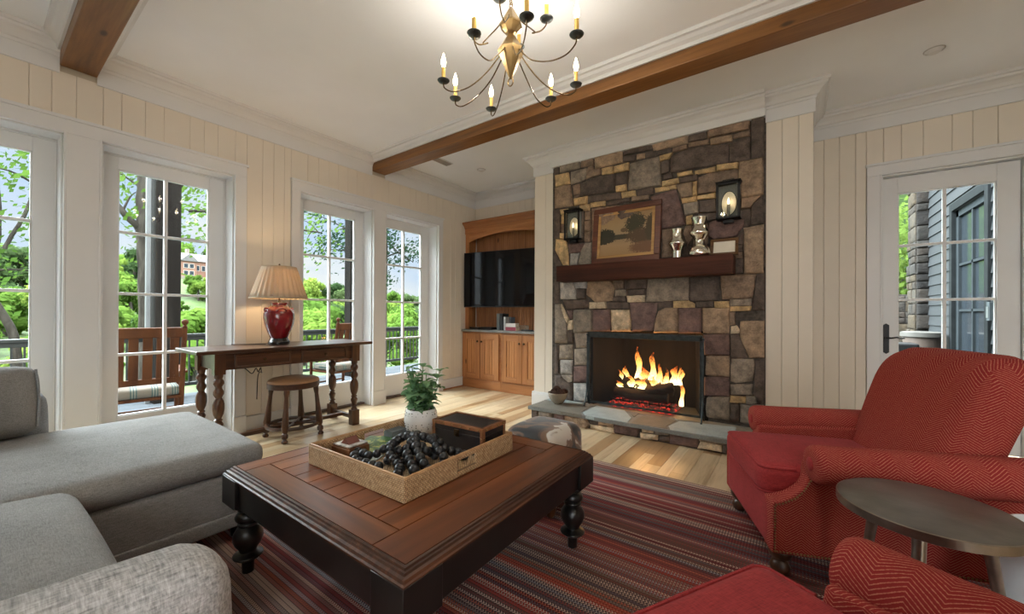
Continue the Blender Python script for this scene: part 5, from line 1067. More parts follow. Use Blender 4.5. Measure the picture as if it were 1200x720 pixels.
# items on the slate counter
def item(name, label, cat, x0, x1, y0, y1, z0, z1, m, group=None, bev=.003):
    t = thing(name, label, cat, ((x0 + x1) / 2, (y0 + y1) / 2, z0), group=group); w, d = (x1 - x0) / 2, (y1 - y0) / 2
    mb = MB(); mb.box(-w, w, -d, d, 0, z1 - z0); mb.build('case', m, t, bevel=bev); return t, w, d, z1 - z0
def bookthing(label, x0, x1, y0, y1, z0, z1, cover, spine='y', group='books on the slate counter'):
    t = thing('book', label, 'book', ((x0 + x1) / 2, (y0 + y1) / 2, z0), group=group); w, d, h = (x1 - x0) / 2, (y1 - y0) / 2, z1 - z0
    mb = MB(); c = .003
    if h > (x1 - x0):     # standing, spine to the room
        mb.box(-w, -w + c, -d, d, 0, h); mb.box(w - c, w, -d, d, 0, h); mb.box(-w, w, -d, -d + c, 0, h); mb.build('cover', cover, t, bevel=.001)
        mb = MB(); mb.box(-w + c, w - c, -d + c, d - .006, .004, h - .004); mb.build('pages', PAPER, t)
    else:
        mb.box(-w, w, -d, d, 0, c); mb.box(-w, w, -d, d, h - c, h); mb.box(-w, w, -d, -d + c, 0, h); mb.build('cover', cover, t, bevel=.001)
        mb = MB(); mb.box(-w + .006, w - .006, -d + c, d - .006, c, h - c); mb.build('pages', PAPER, t)
    return t
z = CTZ + .0005
item('cable_box', 'flat black box on the counter near the corner under the television', 'box', -4.15, -3.95, 4.60, 4.74, z, z + .03, BLACKP)
item('media_player', 'second flat black box on the counter, right of the corner one', 'box', -3.92, -3.70, 4.60, 4.74, z, z + .035, BLACKP)
GREYC = mat('grey_book_cloth', (.16, .18, .19), .7); DARKC = mat('black_book_cloth', (.02, .022, .024), .6); WHC = mat('white_book_jacket', (.70, .69, .66), .5); REDC = mat('red_book_jacket', (.36, .06, .09), .5); LG = mat('pale_grey_jacket', (.45, .46, .47), .5); TANC = mat('tan_book_cloth', (.30, .20, .13), .7)
bookthing('tallest grey book standing upright on the slate counter', -3.600, -3.545, 4.60, 4.755, z, z + .245, GREYC)
bookthing('tall black book standing right of the tallest grey book', -3.540, -3.490, 4.60, 4.755, z, z + .24, DARKC)
bookthing('pale grey book standing beside the flat book stack', -3.455, -3.415, 4.575, 4.72, z, z + .195, LG)
bookthing('slim blue-grey book standing behind the flat book stack', -3.405, -3.375, 4.655, 4.755, z, z + .19, mat('blue_grey_cloth', (.10, .12, .15), .7))
bookthing('red book lying at the bottom of the small stack', -3.40, -3.215, 4.55, 4.655, z, z + .050, REDC)
bookthing('white book lying on the red book', -3.395, -3.220, 4.55, 4.65, z + .0505, z + .105, WHC)
bookthing('brown book lying flat right of the white book, behind it', -3.345, -3.12, 4.655, 4.755, z, z + .075, TANC)
item('remote_control', 'black remote control lying right of the books on the counter', 'remote control', -3.16, -2.98, 4.60, 4.64, z, z + .018, BLACKP)
# ------------------------------------------------------------------ coffee table
X0, X1, Y0, Y1, TZ = -2.0, -.80, .645, 1.79, .470
t = thing('coffee_table', 'square coffee table with reddish plank top and black turned legs', 'table', ((X0 + X1) / 2, (Y0 + Y1) / 2, RZ))
hx, hy = (X1 - X0) / 2, (Y1 - Y0) / 2; tz = TZ - RZ
TOPW = wood('worn_red_brown_plank', (.035, .011, .005), (.15, .042, .013), (.31, .10, .032), 'y', .34, 5, .12, .12)
TOPX = wood('worn_red_brown_end_board', (.045, .014, .006), (.17, .052, .016), (.32, .11, .036), 'x', .34, 5, .12, .12)
mb = MB(); ix, iy = hx - .036, hy - .036; bw = .098; g = .0026
ys = (-iy + bw, iy - bw); xs = [-ix]
wd = [.09, .108, .112, .106, .115, .110, .112, .108, .116, .148]; k = 2 * ix / sum(wd)
for w_ in wd: xs.append(xs[-1] + w_ * k)
for i in range(len(wd)):
    full = i in (0, len(wd) - 1); c_ = i
    mb.box(xs[i] + g, xs[i + 1] - g, (-iy if full else ys[0]) + g, (iy if full else ys[1]) - g, tz - .03, tz)
mb.build('top_plank', TOPW, t)
for a, b in ((-iy, ys[0]), (ys[1], iy)): mb = MB(); mb.box(xs[1] + g, xs[-2] - g, a + g, b - g, tz - .03, tz); mb.build('breadboard_end', TOPX, t)
mb = MB(); mb.box(-ix, ix, -iy, iy, tz - .04, tz - .012); mb.build('dark_underlay', BLACKW, t)
mb = MB()
prof = [(0, tz - .034), (.036, tz - .034), (.036, tz - .0005), (.033, tz + .0005), (.027, tz - .001), (.025, tz - .007), (.019, tz - .008), (.016, tz - .014), (.008, tz - .017), (.005, tz - .025), (0, tz - .028)]
path = [(-hx, -hy), (hx, -hy), (hx, hy), (-hx, hy), (-hx, -hy)]
mb.sweep(prof, [(-hx, -hy), (hx, -hy)], 1)
def frame_ring(mb, prof):
    c = [(-1, -1), (1, -1), (1, 1), (-1, 1)]; v = []; n = len(prof); f = []
    for (a, b) in c:
        for o_, z in prof: v.append((a * (hx - o_), b * (hy - o_), z))
    for i in range(4):
        for j in range(n): jj = (j + 1) % n; ii = (i + 1) % 4; f.append((i * n + j, i * n + jj, ii * n + jj, ii * n + j))
    mb._new(v, f)
mb.bm.clear(); frame_ring(mb, prof); mb.build('moulded_edge', EDGEW, t, smooth=True, angle=25)
mb = MB(); fr = [(.012, tz - .148), (.035, tz - .148), (.035, tz - .03), (.006, tz - .03), (.006, tz - .038), (.012, tz - .042)]; frame_ring(mb, fr); mb.build('apron', BLACKW, t, bevel=.002)
CLEG = [(.052, 1), (.052, .975), (.040, .96), (.040, .94), (.058, .92), (.060, .89), (.044, .865), (.060, .84), (.072, .79), (.068, .745), (.048, .72), (.058, .70), (.058, .67), (.044, .655), (.062, .62), (.080, .55), (.083, .48), (.074, .41), (.052, .34), (.045, .30), (.062, .275), (.082, .255), (.084, .235), (.066, .20), (.046, .18), (.034, .165), (.033, .0)]
for sx in (-1, 1):
    for sy in (-1, 1):
        x, y = sx * (hx - .072), sy * (hy - .072); mb = MB()
        mb.lathe([(r_ * .70, (tz - .15) * k) for r_, k in reversed(CLEG)], (x, y, 0), 28)
        mb.box(min(x, sx * (hx + .002)) - (0.064 if sx > 0 else 0), max(x, sx * (hx + .002)) + (.064 if sx < 0 else 0), min(y, sy * (hy + .002)) - (.064 if sy > 0 else 0), max(y, sy * (hy + .002)) + (.064 if sy < 0 else 0), tz - .152, tz - .032)
        mb.build('leg', BLACKW, t, smooth=True, angle=40, bevel=.002)

# ---- rattan tray
TX0, TX1, TY0, TY1 = -1.745, -1.108, .885, 1.55; Z = TZ + .001
t = thing('rattan_tray', 'square woven rattan tray with cut-out handles on the coffee table', 'tray', ((TX0 + TX1) / 2, (TY0 + TY1) / 2, Z), R(1))
w, d = (TX1 - TX0) / 2, (TY1 - TY0) / 2; th = .016; H = .082
mb = MB(); mb.box(-w + th, w - th, -d + th, d - th, .002, .010); mb.build('tray_floor', WICKER, t)
for a, b in ((-d, -d + th), (d - th, d)): mb = MB(); mb.box(-w, w, a, b, 0, H); mb.build('side_wall', WICKER, t, bevel=.004)
for s in (-1, 1):
    a, b = (w - th, w) if s > 0 else (-w, -w + th); mb = MB(); h0, h1, hw = .022, .066, .060
    mb.box(a, b, -d + th, -hw, 0, H); mb.box(a, b, hw, d - th, 0, H); mb.box(a, b, -hw, hw, 0, h0); mb.box(a, b, -hw, hw, h1, H); mb.build('handle_wall', WICKER, t, bevel=.003)
mb = MB(); RIM = wood('rattan_rim', (.30, .16, .07), (.45, .26, .12), (.58, .37, .19), 'x', .5, 30)
q = th / 2
mb.tube([(-w + q, -d + q, H), (w - q, -d + q, H), (w - q, d - q, H), (-w + q, d - q, H)], .0085, 8, closed=True); mb.build('rim', RIM, t, smooth=True)
TF = Z + .011

# potted plant
px, py = -1.640, 1.435
t = thing('potted_plant', 'leafy green plant in a white pierced pot at the back corner of the tray', 'plant', (px, py, TF))
mb = MB(); mb.lathe([(.001, 0), (.055, 0), (.064, .006), (.080, .035), (.088, .075), (.087, .105), (.078, .138), (.074, .142), (.069, .138), (.075, .10), (.05, .09)], (0, 0, 0), 36, cap=False); pot = mb.build('pot', CERAMIC, t, smooth='all')
mb = MB(); rr = random.Random(2)
for zrow, n, rad in ((.127, 20, .0815), (.115, 20, .0855), (.070, 20, .0880), (.057, 20, .0860), (.045, 20, .0835)):
    for i in range(n):
        a = 2 * math.pi * (i + rr.uniform(-.25, .25)) / n; z_ = zrow + rr.uniform(-.002, .002)
        mb.sphere((rad * math.cos(a), rad * math.sin(a), z_), rr.choice([.0018, .0024, .003]), 8, 6)
mb.build('hole_pattern', DOTS, pot)
mb = MB(); mb.lathe([(.001, .118), (.07, .118)], (0, 0, 0), 20, cap=False); mb.build('soil', mat('dark_soil', (.03, .022, .015), .95), t)
def leaf(mb, p, dirv, ln, wd, curl=.25):
    d_ = Vector(dirv).normalized(); s_ = d_.cross(Vector((0, 0, 1)));
    if s_.length < .05: s_ = Vector((1, 0, 0))
    s_.normalize(); u_ = s_.cross(d_); P = Vector(p); pts = []; n = 6
    for i in range(n + 1):
        k = i / n; wv = wd * math.sin(math.pi * min(1, k * .9 + .07)) ** .75 * (1 - .15 * k); c = P + d_ * ln * k + u_ * (curl * ln * (k - k * k * 1.6))
        for e in (-1, 0, 1): pts.append(c + s_ * wv * e / 1 + u_ * (abs(e) * wv * .28))
    f = []
    for i in range(n):
        for e in range(2): a = i * 3 + e; f.append((a, a + 1, a + 4, a + 3))
    mb._new(pts, f)
stem = MB(); lv = MB()
for i in range(30):
    a = rr.uniform(0, 2 * math.pi); lean = rr.uniform(.1, 1.0) ** .8 * .095; top = rr.uniform(.20, .395) - lean * .5; pts = []
    for k in range(7):
        u = k / 6; pts.append((.03 * math.cos(a) * (1 - u) + lean * 1.1 * math.cos(a) * u ** 1.2, .03 * math.sin(a) * (1 - u) + lean * 1.1 * math.sin(a) * u ** 1.2, .11 + (top - .11) * u))
    stem.tube(pts, .0022, 5)
    for k in range(2, 7):
        for q in range(2):
            b = rr.uniform(0, 2 * math.pi); p = pts[k]; leaf(lv, p, (math.cos(b), math.sin(b), rr.uniform(-.2, .55)), rr.uniform(.042, .066), rr.uniform(.017, .026))
stem.build('stem', mat('green_stem', (.10, .22, .06), .6), t); lv.build('foliage', LEAF_POT, t, smooth='all')

# leather box
t = thing('leather_box', 'small dark leather trunk box with brown studded edges in the tray', 'box', (-1.302, 1.445, TF), R(3))
w, d, H = .153, .088, .128
mb = MB(); mb.box(-w, w, -d, d, 0, H * .70); mb.build('body', LEATHERD, t, bevel=.003)
lid = MB(); lid.box(-w - .002, w + .002, -d - .002, d + .002, H * .705, H); lid = lid.build('lid', LEATHERD, t, bevel=.003)
mb = MB(); e = .014; q = .0035
for s in (-1, 1):
    mb.box(-w - q, w + q, s * (d + q) - e * .5, s * (d + q) + e * .5 * 0 + (0 if s > 0 else e * .5), H - e, H + q) if False else None
    for (x_0, x_1, y_0, y_1) in ((-w - q, w + q, s * d - (e if s > 0 else q), s * d + (q if s > 0 else e)),): mb.box(x_0, x_1, y_0, y_1, H - .001, H + q)
    mb.box(-w - q, w + q, s * (d + .002) - q, s * (d + .002) + q, H - e, H + q)
    mb.box(s * w - (e if s > 0 else q), s * w + (q if s > 0 else e), -d - q, d + q, H - .001, H + q); mb.box(s * (w + .002) - q, s * (w + .002) + q, -d - q, d + q, H - e, H + q)
mb.build('leather_edging', LEATHER, lid, bevel=.0015)
for sx in (-1, 1):
    for sy in (-1, 1):
        mb = MB(); mb.box(sx * (w) - (e if sx > 0 else q), sx * w + (q if sx > 0 else e), sy * d - q, sy * d + q, 0, H - e); mb.box(sx * w - q, sx * w + q, sy * d - (e if sy > 0 else q), sy * d + (q if sy > 0 else e), 0, H - e); mb.build('leather_corner', LEATHER, t, bevel=.0015)
mb = MB(); yy = -d - q * 1.9
for i in range(6): mb.sphere((-w + .02 + i * (2 * w - .04) / 5, yy, H - .006), .0042, 8, 5)
for s in (-1, 1):
    for i in range(4): mb.sphere((s * (w + q * 1.9), -d + .02 + i * (2 * d - .04) / 3, H - .006), .0042, 8, 5)
    for k in range(4): mb.sphere((s * (w - .006), yy + .001, .012 + k * .024), .0036, 8, 5); mb.sphere((s * (w + q), -d + .006, .012 + k * .024), .0036, 8, 5)
mb.build('stud', BRASS, t, smooth=True)
mb = MB(); mb.box(-.014, .014, -d - .008, -d - .001, H * .70 - .016, H * .70 + .016); mb.lathe([(.006, -d - .013), (.006, -d - .004)], (0, 0, H * .70 - .008), 10, axis='y'); mb.build('latch', BRONZE, t, bevel=.001)
mb = MB(); mb.tube([(w + .002, -.025, H * .36), (w + .014, -.02, H * .30), (w + .016, 0, H * .27), (w + .014, .02, H * .30), (w + .002, .025, H * .36)], .0035, 8); mb.build('side_handle', LEATHERD, t, smooth=True)

# bead garland draped in a heap
def garland():
    rr = random.Random(12); mb = MB(); placed = []
    def bead(p, r_):
        mb.sphere(p, r_, 14, 10); placed.append(p)
    r_ = .0200; base = TF + r_ + .001
    def strand(pts, step=.034):
        P = [Vector(p) for p in pts]; # catmull path sampled at bead spacing
        out = []; 
        for i in range(len(P) - 1):
            p0, p1, p2, p3 = P[max(i - 1, 0)], P[i], P[i + 1], P[min(i + 2, len(P) - 1)]
            for j in range(24):
                u = j / 24; out.append(.5 * ((2 * p1) + (p2 - p0) * u + (2 * p0 - 5 * p1 + 4 * p2 - p3) * u * u + (-p0 + 3 * p1 - 3 * p2 + p3) * u ** 3))
        last = out[0]; bead(last, r_ * rr.uniform(.9, 1.08))
        for q in out[1:]:
            if (q - last).length >= step: last = q; bead(q, r_ * rr.uniform(.9, 1.1))
    b = base
    strand([(-1.446, 1.159, b + 0.07), (-1.431, 1.092, b + 0.06), (-1.385, 1.044, b + 0.035), (-1.305, 1.029, b + 0.015), (-1.264, 0.989, b + 0)])
    strand([(-1.365, 1.164, b + 0.088), (-1.305, 1.118, b + 0.06), (-1.234, 1.089, b + 0.03), (-1.196, 1.091, b + 0)])
    strand([(-1.365, 1.164, b + 0.088), (-1.335, 1.092, b + 0.05), (-1.253, 1.052, b + 0.02), (-1.201, 1.026, b + 0)])
    strand([(-1.29, 1.196, b + 0.075), (-1.235, 1.179, b + 0.05), (-1.185, 1.166, b + 0.025), (-1.179, 1.136, b + 0)])
    strand([(-1.494, 1.187, b + 0.05), (-1.482, 1.09, b + 0.03), (-1.5, 1.032, b + 0.01), (-1.585, 1.019, b + 0.015), (-1.528, 0.975, b + 0.004), (-1.43, 0.985, b + 0), (-1.38, 1, b + 0)])
    strand([(-1.338, 1.205, b + 0.075), (-1.319, 1.243, b + 0.065), (-1.261, 1.245, b + 0.03), (-1.243, 1.293, b + 0.005), (-1.186, 1.299, b + 0)])
    strand([(-1.43, 1.137, b + 0.01), (-1.341, 1.159, b + 0.03), (-1.298, 1.199, b + 0.02), (-1.245, 1.18, b + 0)])
    strand([(-1.365, 1.164, b + 0.088), (-1.39, 1.2, b + 0.08), (-1.45, 1.22, b + 0.06), (-1.5, 1.25, b + 0.03)])
    strand([(-1.446, 1.159, b + 0.07), (-1.4, 1.165, b + 0.085), (-1.365, 1.164, b + 0.088)])
    strand([(-1.365, 1.164, b + 0.088), (-1.32, 1.19, b + 0.085), (-1.29, 1.196, b + 0.075)])
    strand([(-1.42, 1.06, b + 0), (-1.36, 1.08, b + 0.005), (-1.3, 1.1, b + 0), (-1.24, 1.12, b + 0)])
    strand([(-1.48, 1.15, b + 0), (-1.43, 1.19, b + 0), (-1.37, 1.21, b + 0.01), (-1.31, 1.23, b + 0)])
    strand([(-1.41, 1.11, b + 0.03), (-1.36, 1.13, b + 0.045), (-1.32, 1.16, b + 0.05), (-1.28, 1.15, b + 0.04)])
    return mb.build('bead_garland', BEADM, smooth='all')
tag(garland(), 'heaped string of black wooden beads in the rattan tray', 'bead garland')

# stacked coasters, green book, leaflet
def fancy(name, label, cat, loc, rz, parts, group=None):
    t = thing(name, label, cat, loc, rz, group)
    for nm, m, args, bev in parts: mb = MB(); mb.box(*args); mb.build(nm, m, t, bevel=bev)
    return t
BOOKG = None
def bookcover():
    m, nt, b, o = _nt('botanical_cover'); n = noise(nt, coords(nt), 26, 3, .6, .8)
    L(nt, ramp(nt, n, [(.40, (.035, .10, .03)), (.52, (.07, .17, .05)), (.58, (.33, .36, .07)), (.66, (.50, .45, .12))]), b.inputs['Base Color']); b.inputs['Roughness'].default_value = .3; return m
fancy('leaflet', 'pale leaflet lying under the green book in the tray', 'leaflet', (-1.615, 1.105, TF), R(20), [('sheet', mat('pale_print', (.40, .44, .42), .5, 0, .4, 30), (-.09, .09, -.125, .125, 0, .004), .0005)])
fancy('book', 'glossy green botanical book lying in the tray behind the black beads', 'book', (-1.655, 1.17, TF + .0045), R(32), [('cover', bookcover(), (-.085, .085, -.115, .115, .010, .0125), .0005), ('pages', PAPER, (-.083, .083, -.113, .113, .0, .0098), 0)])
fancy('notebook', 'grey notebook leaning flat at the far-left wall of the tray', 'book', (-1.70, 1.315, TF), R(5), [('cover', GREYC, (-.03, .03, -.05, .05, 0, .045), .001)])
CB = wood('coaster_box', (.09, .03, .012), (.19, .075, .03), (.30, .14, .06), 'x', .35, 14)
t = fancy('coaster_box', 'small square wooden coaster holder in the near-left corner of the tray', 'coaster holder', (-1.655, 1.03, TF + .0005), R(6), [('holder', CB, (-.062, .062, -.055, .055, 0, .048), .003)])
for k, (zz, c) in enumerate(((.0485, CB), (.0545, mat('pale_marbled_coaster', (.50, .47, .44), .3, 0, .3, 40)))):
    mb = MB(); mb.box(-.056, .056, -.050, .050, zz, zz + .0055); mb.build('coaster', c, t, bevel=.001)
mb = MB(); mb.prism([(-.028, .060), (.028, .060), (0, .085)], -.030, .030, 'y'); mb.build('lid_ornament', mat('red_brown_ornament', (.16, .045, .03), .3), t)

# cowhide ottoman beyond the coffee table
def cowhide():
    m, nt, b, o = _nt('cowhide'); n = noise(nt, coords(nt), 5.5, 3, .5, .6)
    L(nt, ramp(nt, n, [(.44, (.010, .008, .007)), (.47, (.13, .06, .025)), (.54, (.20, .10, .045)), (.56, (.62, .56, .48))]), b.inputs['Base Color']); b.inputs['Roughness'].default_value = .6; b.inputs['Sheen Weight'].default_value = .4; return m
t = thing('cowhide_ottoman', 'brown, black and white cowhide ottoman behind the coffee table', 'ottoman', (-1.215, 2.02, RZ))
mb = MB(); mb.soft(-.175, .175, -.185, .185, .075, .462, .06, 12, (.01, .01, .018)); mb.build('hide_body', cowhide(), t, smooth='all')
for sx in (-1, 1):
    for sy in (-1, 1): mb = MB(); mb.lathe([(.018, 0), (.03, .02), (.034, .05), (.026, .09)], (sx * .12, sy * .13, 0), 14); mb.build('foot', OAKZ, t, smooth=True)

# ------------------------------------------------------------------ grey sectional
t = thing('sectional_sofa', 'grey linen sectional sofa with a chaise along the window side', 'sofa', (0, 0, 0))
def sf(name, args, r_=.05, bulge=(0, 0, 0), m=GREYLINEN, n=14, par=None, warp=None):
    mb = MB(); mb.soft(*args, r_, n, bulge, warp=warp); return mb.build(name, m, par or t, smooth='all')
sf('chaise_base', (-3.36, -2.225, -.78, .885, .085, .345), .025)
sf('chaise_skirt', (-3.362, -2.212, -.78, .892, .085, .155), .012)
sf('chaise_cushion', (-3.36, -2.215, -.60, .905, .345, .468), .055, (.012, .012, .045), n=20)
sf('seat_base', (-2.22, -1.16, -.78, .235, .085, .31), .025)
sf('seat_cushion', (-2.42, -1.165, -.60, .245, .315, .455), .05, (.01, .014, .034), n=18)
sf('right_arm', (-1.165, -.965, -.80, .345, .085, .625), .085, (.02, .012, .03), GREYCHEN, 16)
sf('back_frame', (-3.36, -1.16, -.86, -.62, .085, .72), .08)
sf('back_cushion', (-2.22, -1.18, -.66, -.44, .47, .86), .09, (0, .05, 0)); sf('back_cushion', (-3.34, -2.24, -.66, -.44, .48, .87), .09, (0, .05, 0))
sf('left_arm', (-3.50, -3.29, -.80, .255, .085, .70), .07, (.01, .01, .02), LITLINEN)
for x, y in ((-3.28, .80), (-2.30, .80), (-1.22, .15), (-1.06, .25), (-1.06, -.7), (-3.28, -.7)): mb = MB(); mb.lathe([(.022, 0), (.026, .04), (.03, .086)], (x, y, .0), 12); mb.build('foot', BLACKW, t, smooth=True)
t2 = thing('sofa_cushion', 'plump grey cushion propped on the left end of the chaise', 'cushion', (-3.20, -.03, .505), rot=(0, R(-10), R(2)))
mb = MB(); mb.soft(-.075, .075, -.245, .245, 0, .345, .06, 14, (.045, .01, .01)); mb.build('cover', GREYLINEN, t2, smooth='all')
mb = MB(); mb.tube([(.06, .238, .03), (.055, .245, .18), (.06, .236, .325)], .005, 6); mb.build('seam', LITLINEN, t2, smooth=True)
# ------------------------------------------------------------------ red armchairs
def soft_thing(par, name, args, r_, bulge=(0, 0, 0), n=14, m=None, warp=None, uv=1.0):
    mb = MB(); mb.soft(*args, r_, n, bulge, warp=warp); return mb.build(name, m or HERR, par, smooth='all', uv=uv)
WD = .70
def armchair(name, loc, rz, label):
    """local x runs from the front to the back, local y across the seat"""
    t = thing(name, label, 'armchair', loc, rz)
    soft_thing(t, 'front_rail', (.0, .86, .03, WD - .03, .115, .335), .022, (.004, 0, 0), m=REDPLAIN)
    cu = soft_thing(t, 'seat_cushion', (-.022, .60, .072, WD - .072, .330, .462), .040, (.006, .006, .016), 16, REDPLAIN)
    mb = MB(); z = .450; e = .008
    mb.tube([(.12, .077, z), (.018, .079, z), (-.004, .088, z), (-.015, .106, z), (-.017, WD / 2, z), (-.015, WD - .106, z), (-.004, WD - .088, z), (.018, WD - .079, z), (.12, WD - .077, z)], .0062, 6)
    z = .343; mb.tube([(.12, .077, z), (.018, .079, z), (-.004, .088, z), (-.015, .106, z), (-.017, WD / 2, z), (-.015, WD - .106, z), (-.004, WD - .088, z), (.018, WD - .079, z), (.12, WD - .077, z)], .0062, 6)
    mb.build('welt', REDPLAIN, cu, smooth=True)
    for s in (0, 1):
        def Y(v): return v if s == 0 else WD - v
        # side panel with the scooped front
        prof = [(.0, .115), (.0, .325), (.012, .338), (.045, .348), (.080, .368), (.115, .400), (.138, .445), (.146, .500), (.86, .530), (.90, .115)]
        mb = MB(); a, b = sorted((Y(.0), Y(.095))); mb.prism(prof, a, b, 'y'); arm = mb.build('arm', HERR, t, bevel=.012, bseg=3, uv=1.0)
        # rolled top of the arm
        mb = MB(); n = 30; rad = .080; v = []; f = []; seg = 20; X = [.135, .140, .155, .18] + [.18 + (.93 - .18) * i / 10 for i in range(1, 11)]
        for i, x in enumerate(X):
            k = (.55, .86, .97, 1.0)[i] if i < 4 else 1.0; zc = .512 + .018 * max(0, (x - .3)) ; yc = Y(-.012)
            for j in range(seg):
                an = 2 * math.pi * j / seg; v.append((x, yc + rad * k * 1.08 * math.cos(an), zc + rad * k * .98 * math.sin(an)))
        for i in range(len(X) - 1):
            for j in range(seg): f.append((i * seg + j, i * seg + (j + 1) % seg, (i + 1) * seg + (j + 1) % seg, (i + 1) * seg + j))
        f.append(tuple(range(seg))); f.append(tuple(range((len(X) - 1) * seg, len(X) * seg))); mb._new(v, f)
        bmesh.ops.recalc_face_normals(mb.bm, faces=mb.bm.faces); ul = mb.bm.loops.layers.uv.new('UVMap')
        for fc in mb.bm.faces:
            for lp in fc.loops:
                p = lp.vert.co; an = math.atan2(p.z - .515, p.y - Y(-.012)); 
                lp[ul].uv = (p.x, an * rad)
            us = [lp[ul].uv[1] for lp in fc.loops]
            if max(us) - min(us) > rad * 3:
                for lp in fc.loops:
                    if lp[ul].uv[1] < 0: lp[ul].uv = (lp[ul].uv[0], lp[ul].uv[1] + 2 * math.pi * rad)
        mb.build('arm_roll', HERR, arm, smooth='all')
        # gathered boss on the front of the roll
        mb = MB(); zc = .512; yc = Y(-.012); mb.sphere((.136, yc, zc), .028, 14, 8, (.35, 1, 1)); mb.build('arm_boss', REDPLAIN, arm, smooth='all')
        # nail-head trim
        mb = MB(); yo = Y(-.003); path = [(.012, .128), (.012, .322), (.05, .336), (.09, .360), (.122, .400), (.146, .445), (.152, .470)]
        def run(path, step=.0125):
            P = [Vector(q) for q in path]; out = []; carry = 0
            for a_, b_ in zip(P, P[1:]):
                l_ = (b_ - a_).length; q = carry
                while q < l_: out.append(a_.lerp(b_, q / l_)); q += step
                carry = q - l_
            return out
        for q in run(path): mb.sphere((q.x, yo, q.y), .0046, 7, 4, (1, .6, 1))
        for q in run([(.02, .128), (.88, .128)]): mb.sphere((q.x, yo, q.y), .0046, 7, 4, (1, .6, 1))
        mb.build('nailhead_trim', NAIL, arm, smooth=True)
    # back
    def warp(p):
        k = (p.z - .30) / .66; x = p.x + .17 * max(k, -.2) + .05 * k * k; y = WD / 2 + (p.y - WD / 2) * (1.0 + .04 * k)
        return (x, y, p.z)
    mb = MB(); ys = WD / 2; pts = []; hw, zt, rc = .335, .965, .16
    poly = [(ys - hw + .02, .30), (ys + hw - .02, .30)]
    for i in range(9): a = math.pi / 2 * i / 8; poly.append((ys + hw - rc + rc * math.cos(a), zt - rc * .85 + rc * .85 * math.sin(a)))
    for i in range(9): a = math.pi / 2 * i / 8; poly.append((ys - hw + rc - rc * math.sin(a), zt - rc * .85 + rc * .85 * math.cos(a)))
    # lofted cushion: rings from front to back with a domed face
    n = len(poly); cxp, czp = ys, .64; v = []; f = []; dense = subdiv(poly, .05); n = len(dense)
    lay = [(.0, .30, -.035), (.0, .62, -.028), (.0, .86, -.012), (.004, .95, .008), (.0, 1.0, .045), (.0, 1.0, .12), (.0, .96, .155), (.0, .6, .17), (.0, .2, .172)]
    for (_, k, x) in lay:
        for p in dense: v.append(warp(Vector((.56 + x, cxp + (p[0] - cxp) * k, czp + (p[1] - czp) * k))))
    for q in range(len(lay) - 1):
        for i in range(n): j = (i + 1) % n; f.append((q * n + i, q * n + j, (q + 1) * n + j, (q + 1) * n + i))
    f.append(tuple(range(n))); f.append(tuple(range((len(lay) - 1) * n, len(lay) * n))); mb._new(v, f)
    mb.build('backrest', HERR, t, smooth='all', uv=1.6)
    for x, y, fr in ((.055, .065, 1), (.055, WD - .065, 1), (.84, .065, 0), (.84, WD - .065, 0)):
        mb = MB(); mb.lathe([(.020, 0), (.034, .012), (.040, .035), (.030, .058), (.024, .066), (.042, .078), (.048, .100), (.044, .120)], (x, y, 0), 20); mb.build('bun_foot', OAKZ, t, smooth='all')
    return t
armchair('red_armchair', (-.078, 1.993, RZ), R(21), 'red herringbone armchair facing left in front of the white glass door')
armchair('red_armchair', (-.365, .708, RZ), R(-29), 'red herringbone armchair at the bottom right, nearest the viewer')

# round metal side table
ex, ey = .335, 1.775; ez = .535
t = thing('side_table', 'round bronze metal side table between the two red armchairs', 'table', (ex, ey, RZ), R(20))
STM = mat('brushed_bronze_top', (.17, .16, .145), .42, .55, .14, 7, .15, 120); STE = mat('table_rim_metal', (.30, .265, .225), .3, .9, .12, 14)
mb = MB(); mb.lathe([(.001, ez - RZ), (.210, ez - RZ), (.213, ez - RZ - .002)], (0, 0, 0), 64, cap=False); mb.build('tabletop', STM, t, smooth=True)
mb = MB(); mb.lathe([(.001, ez - .030 - RZ), (.213, ez - .030 - RZ), (.2165, ez - .028 - RZ), (.2165, ez - .003 - RZ), (.213, ez - .001 - RZ)], (0, 0, 0), 64, cap=False); mb.build('rim', STE, t, smooth=True)
for k in range(3):
    a = R(115 + 120 * k); mb = MB(); mb.tube([(.14 * math.cos(a), .14 * math.sin(a), ez - .03 - RZ), (.215 * math.cos(a), .215 * math.sin(a), .0)], [.017, .010], 14); mb.build('leg', STE, t, smooth=True)

# white basket half hidden at the frame's right edge
t = thing('white_basket', 'white tapered basket partly seen behind the side table at the right edge', 'basket', (.68, 1.965, RZ))
mb = MB(); mb.lathe([(.001, 0), (.15, 0), (.152, .01), (.125, .46), (.118, .462), (.142, .02), (.001, .02)], (0, 0, 0), 40, cap=False); mb.build('wall', mat('white_lacquer', (.78, .78, .78), .4, 0, .01), t, smooth=True, angle=40)

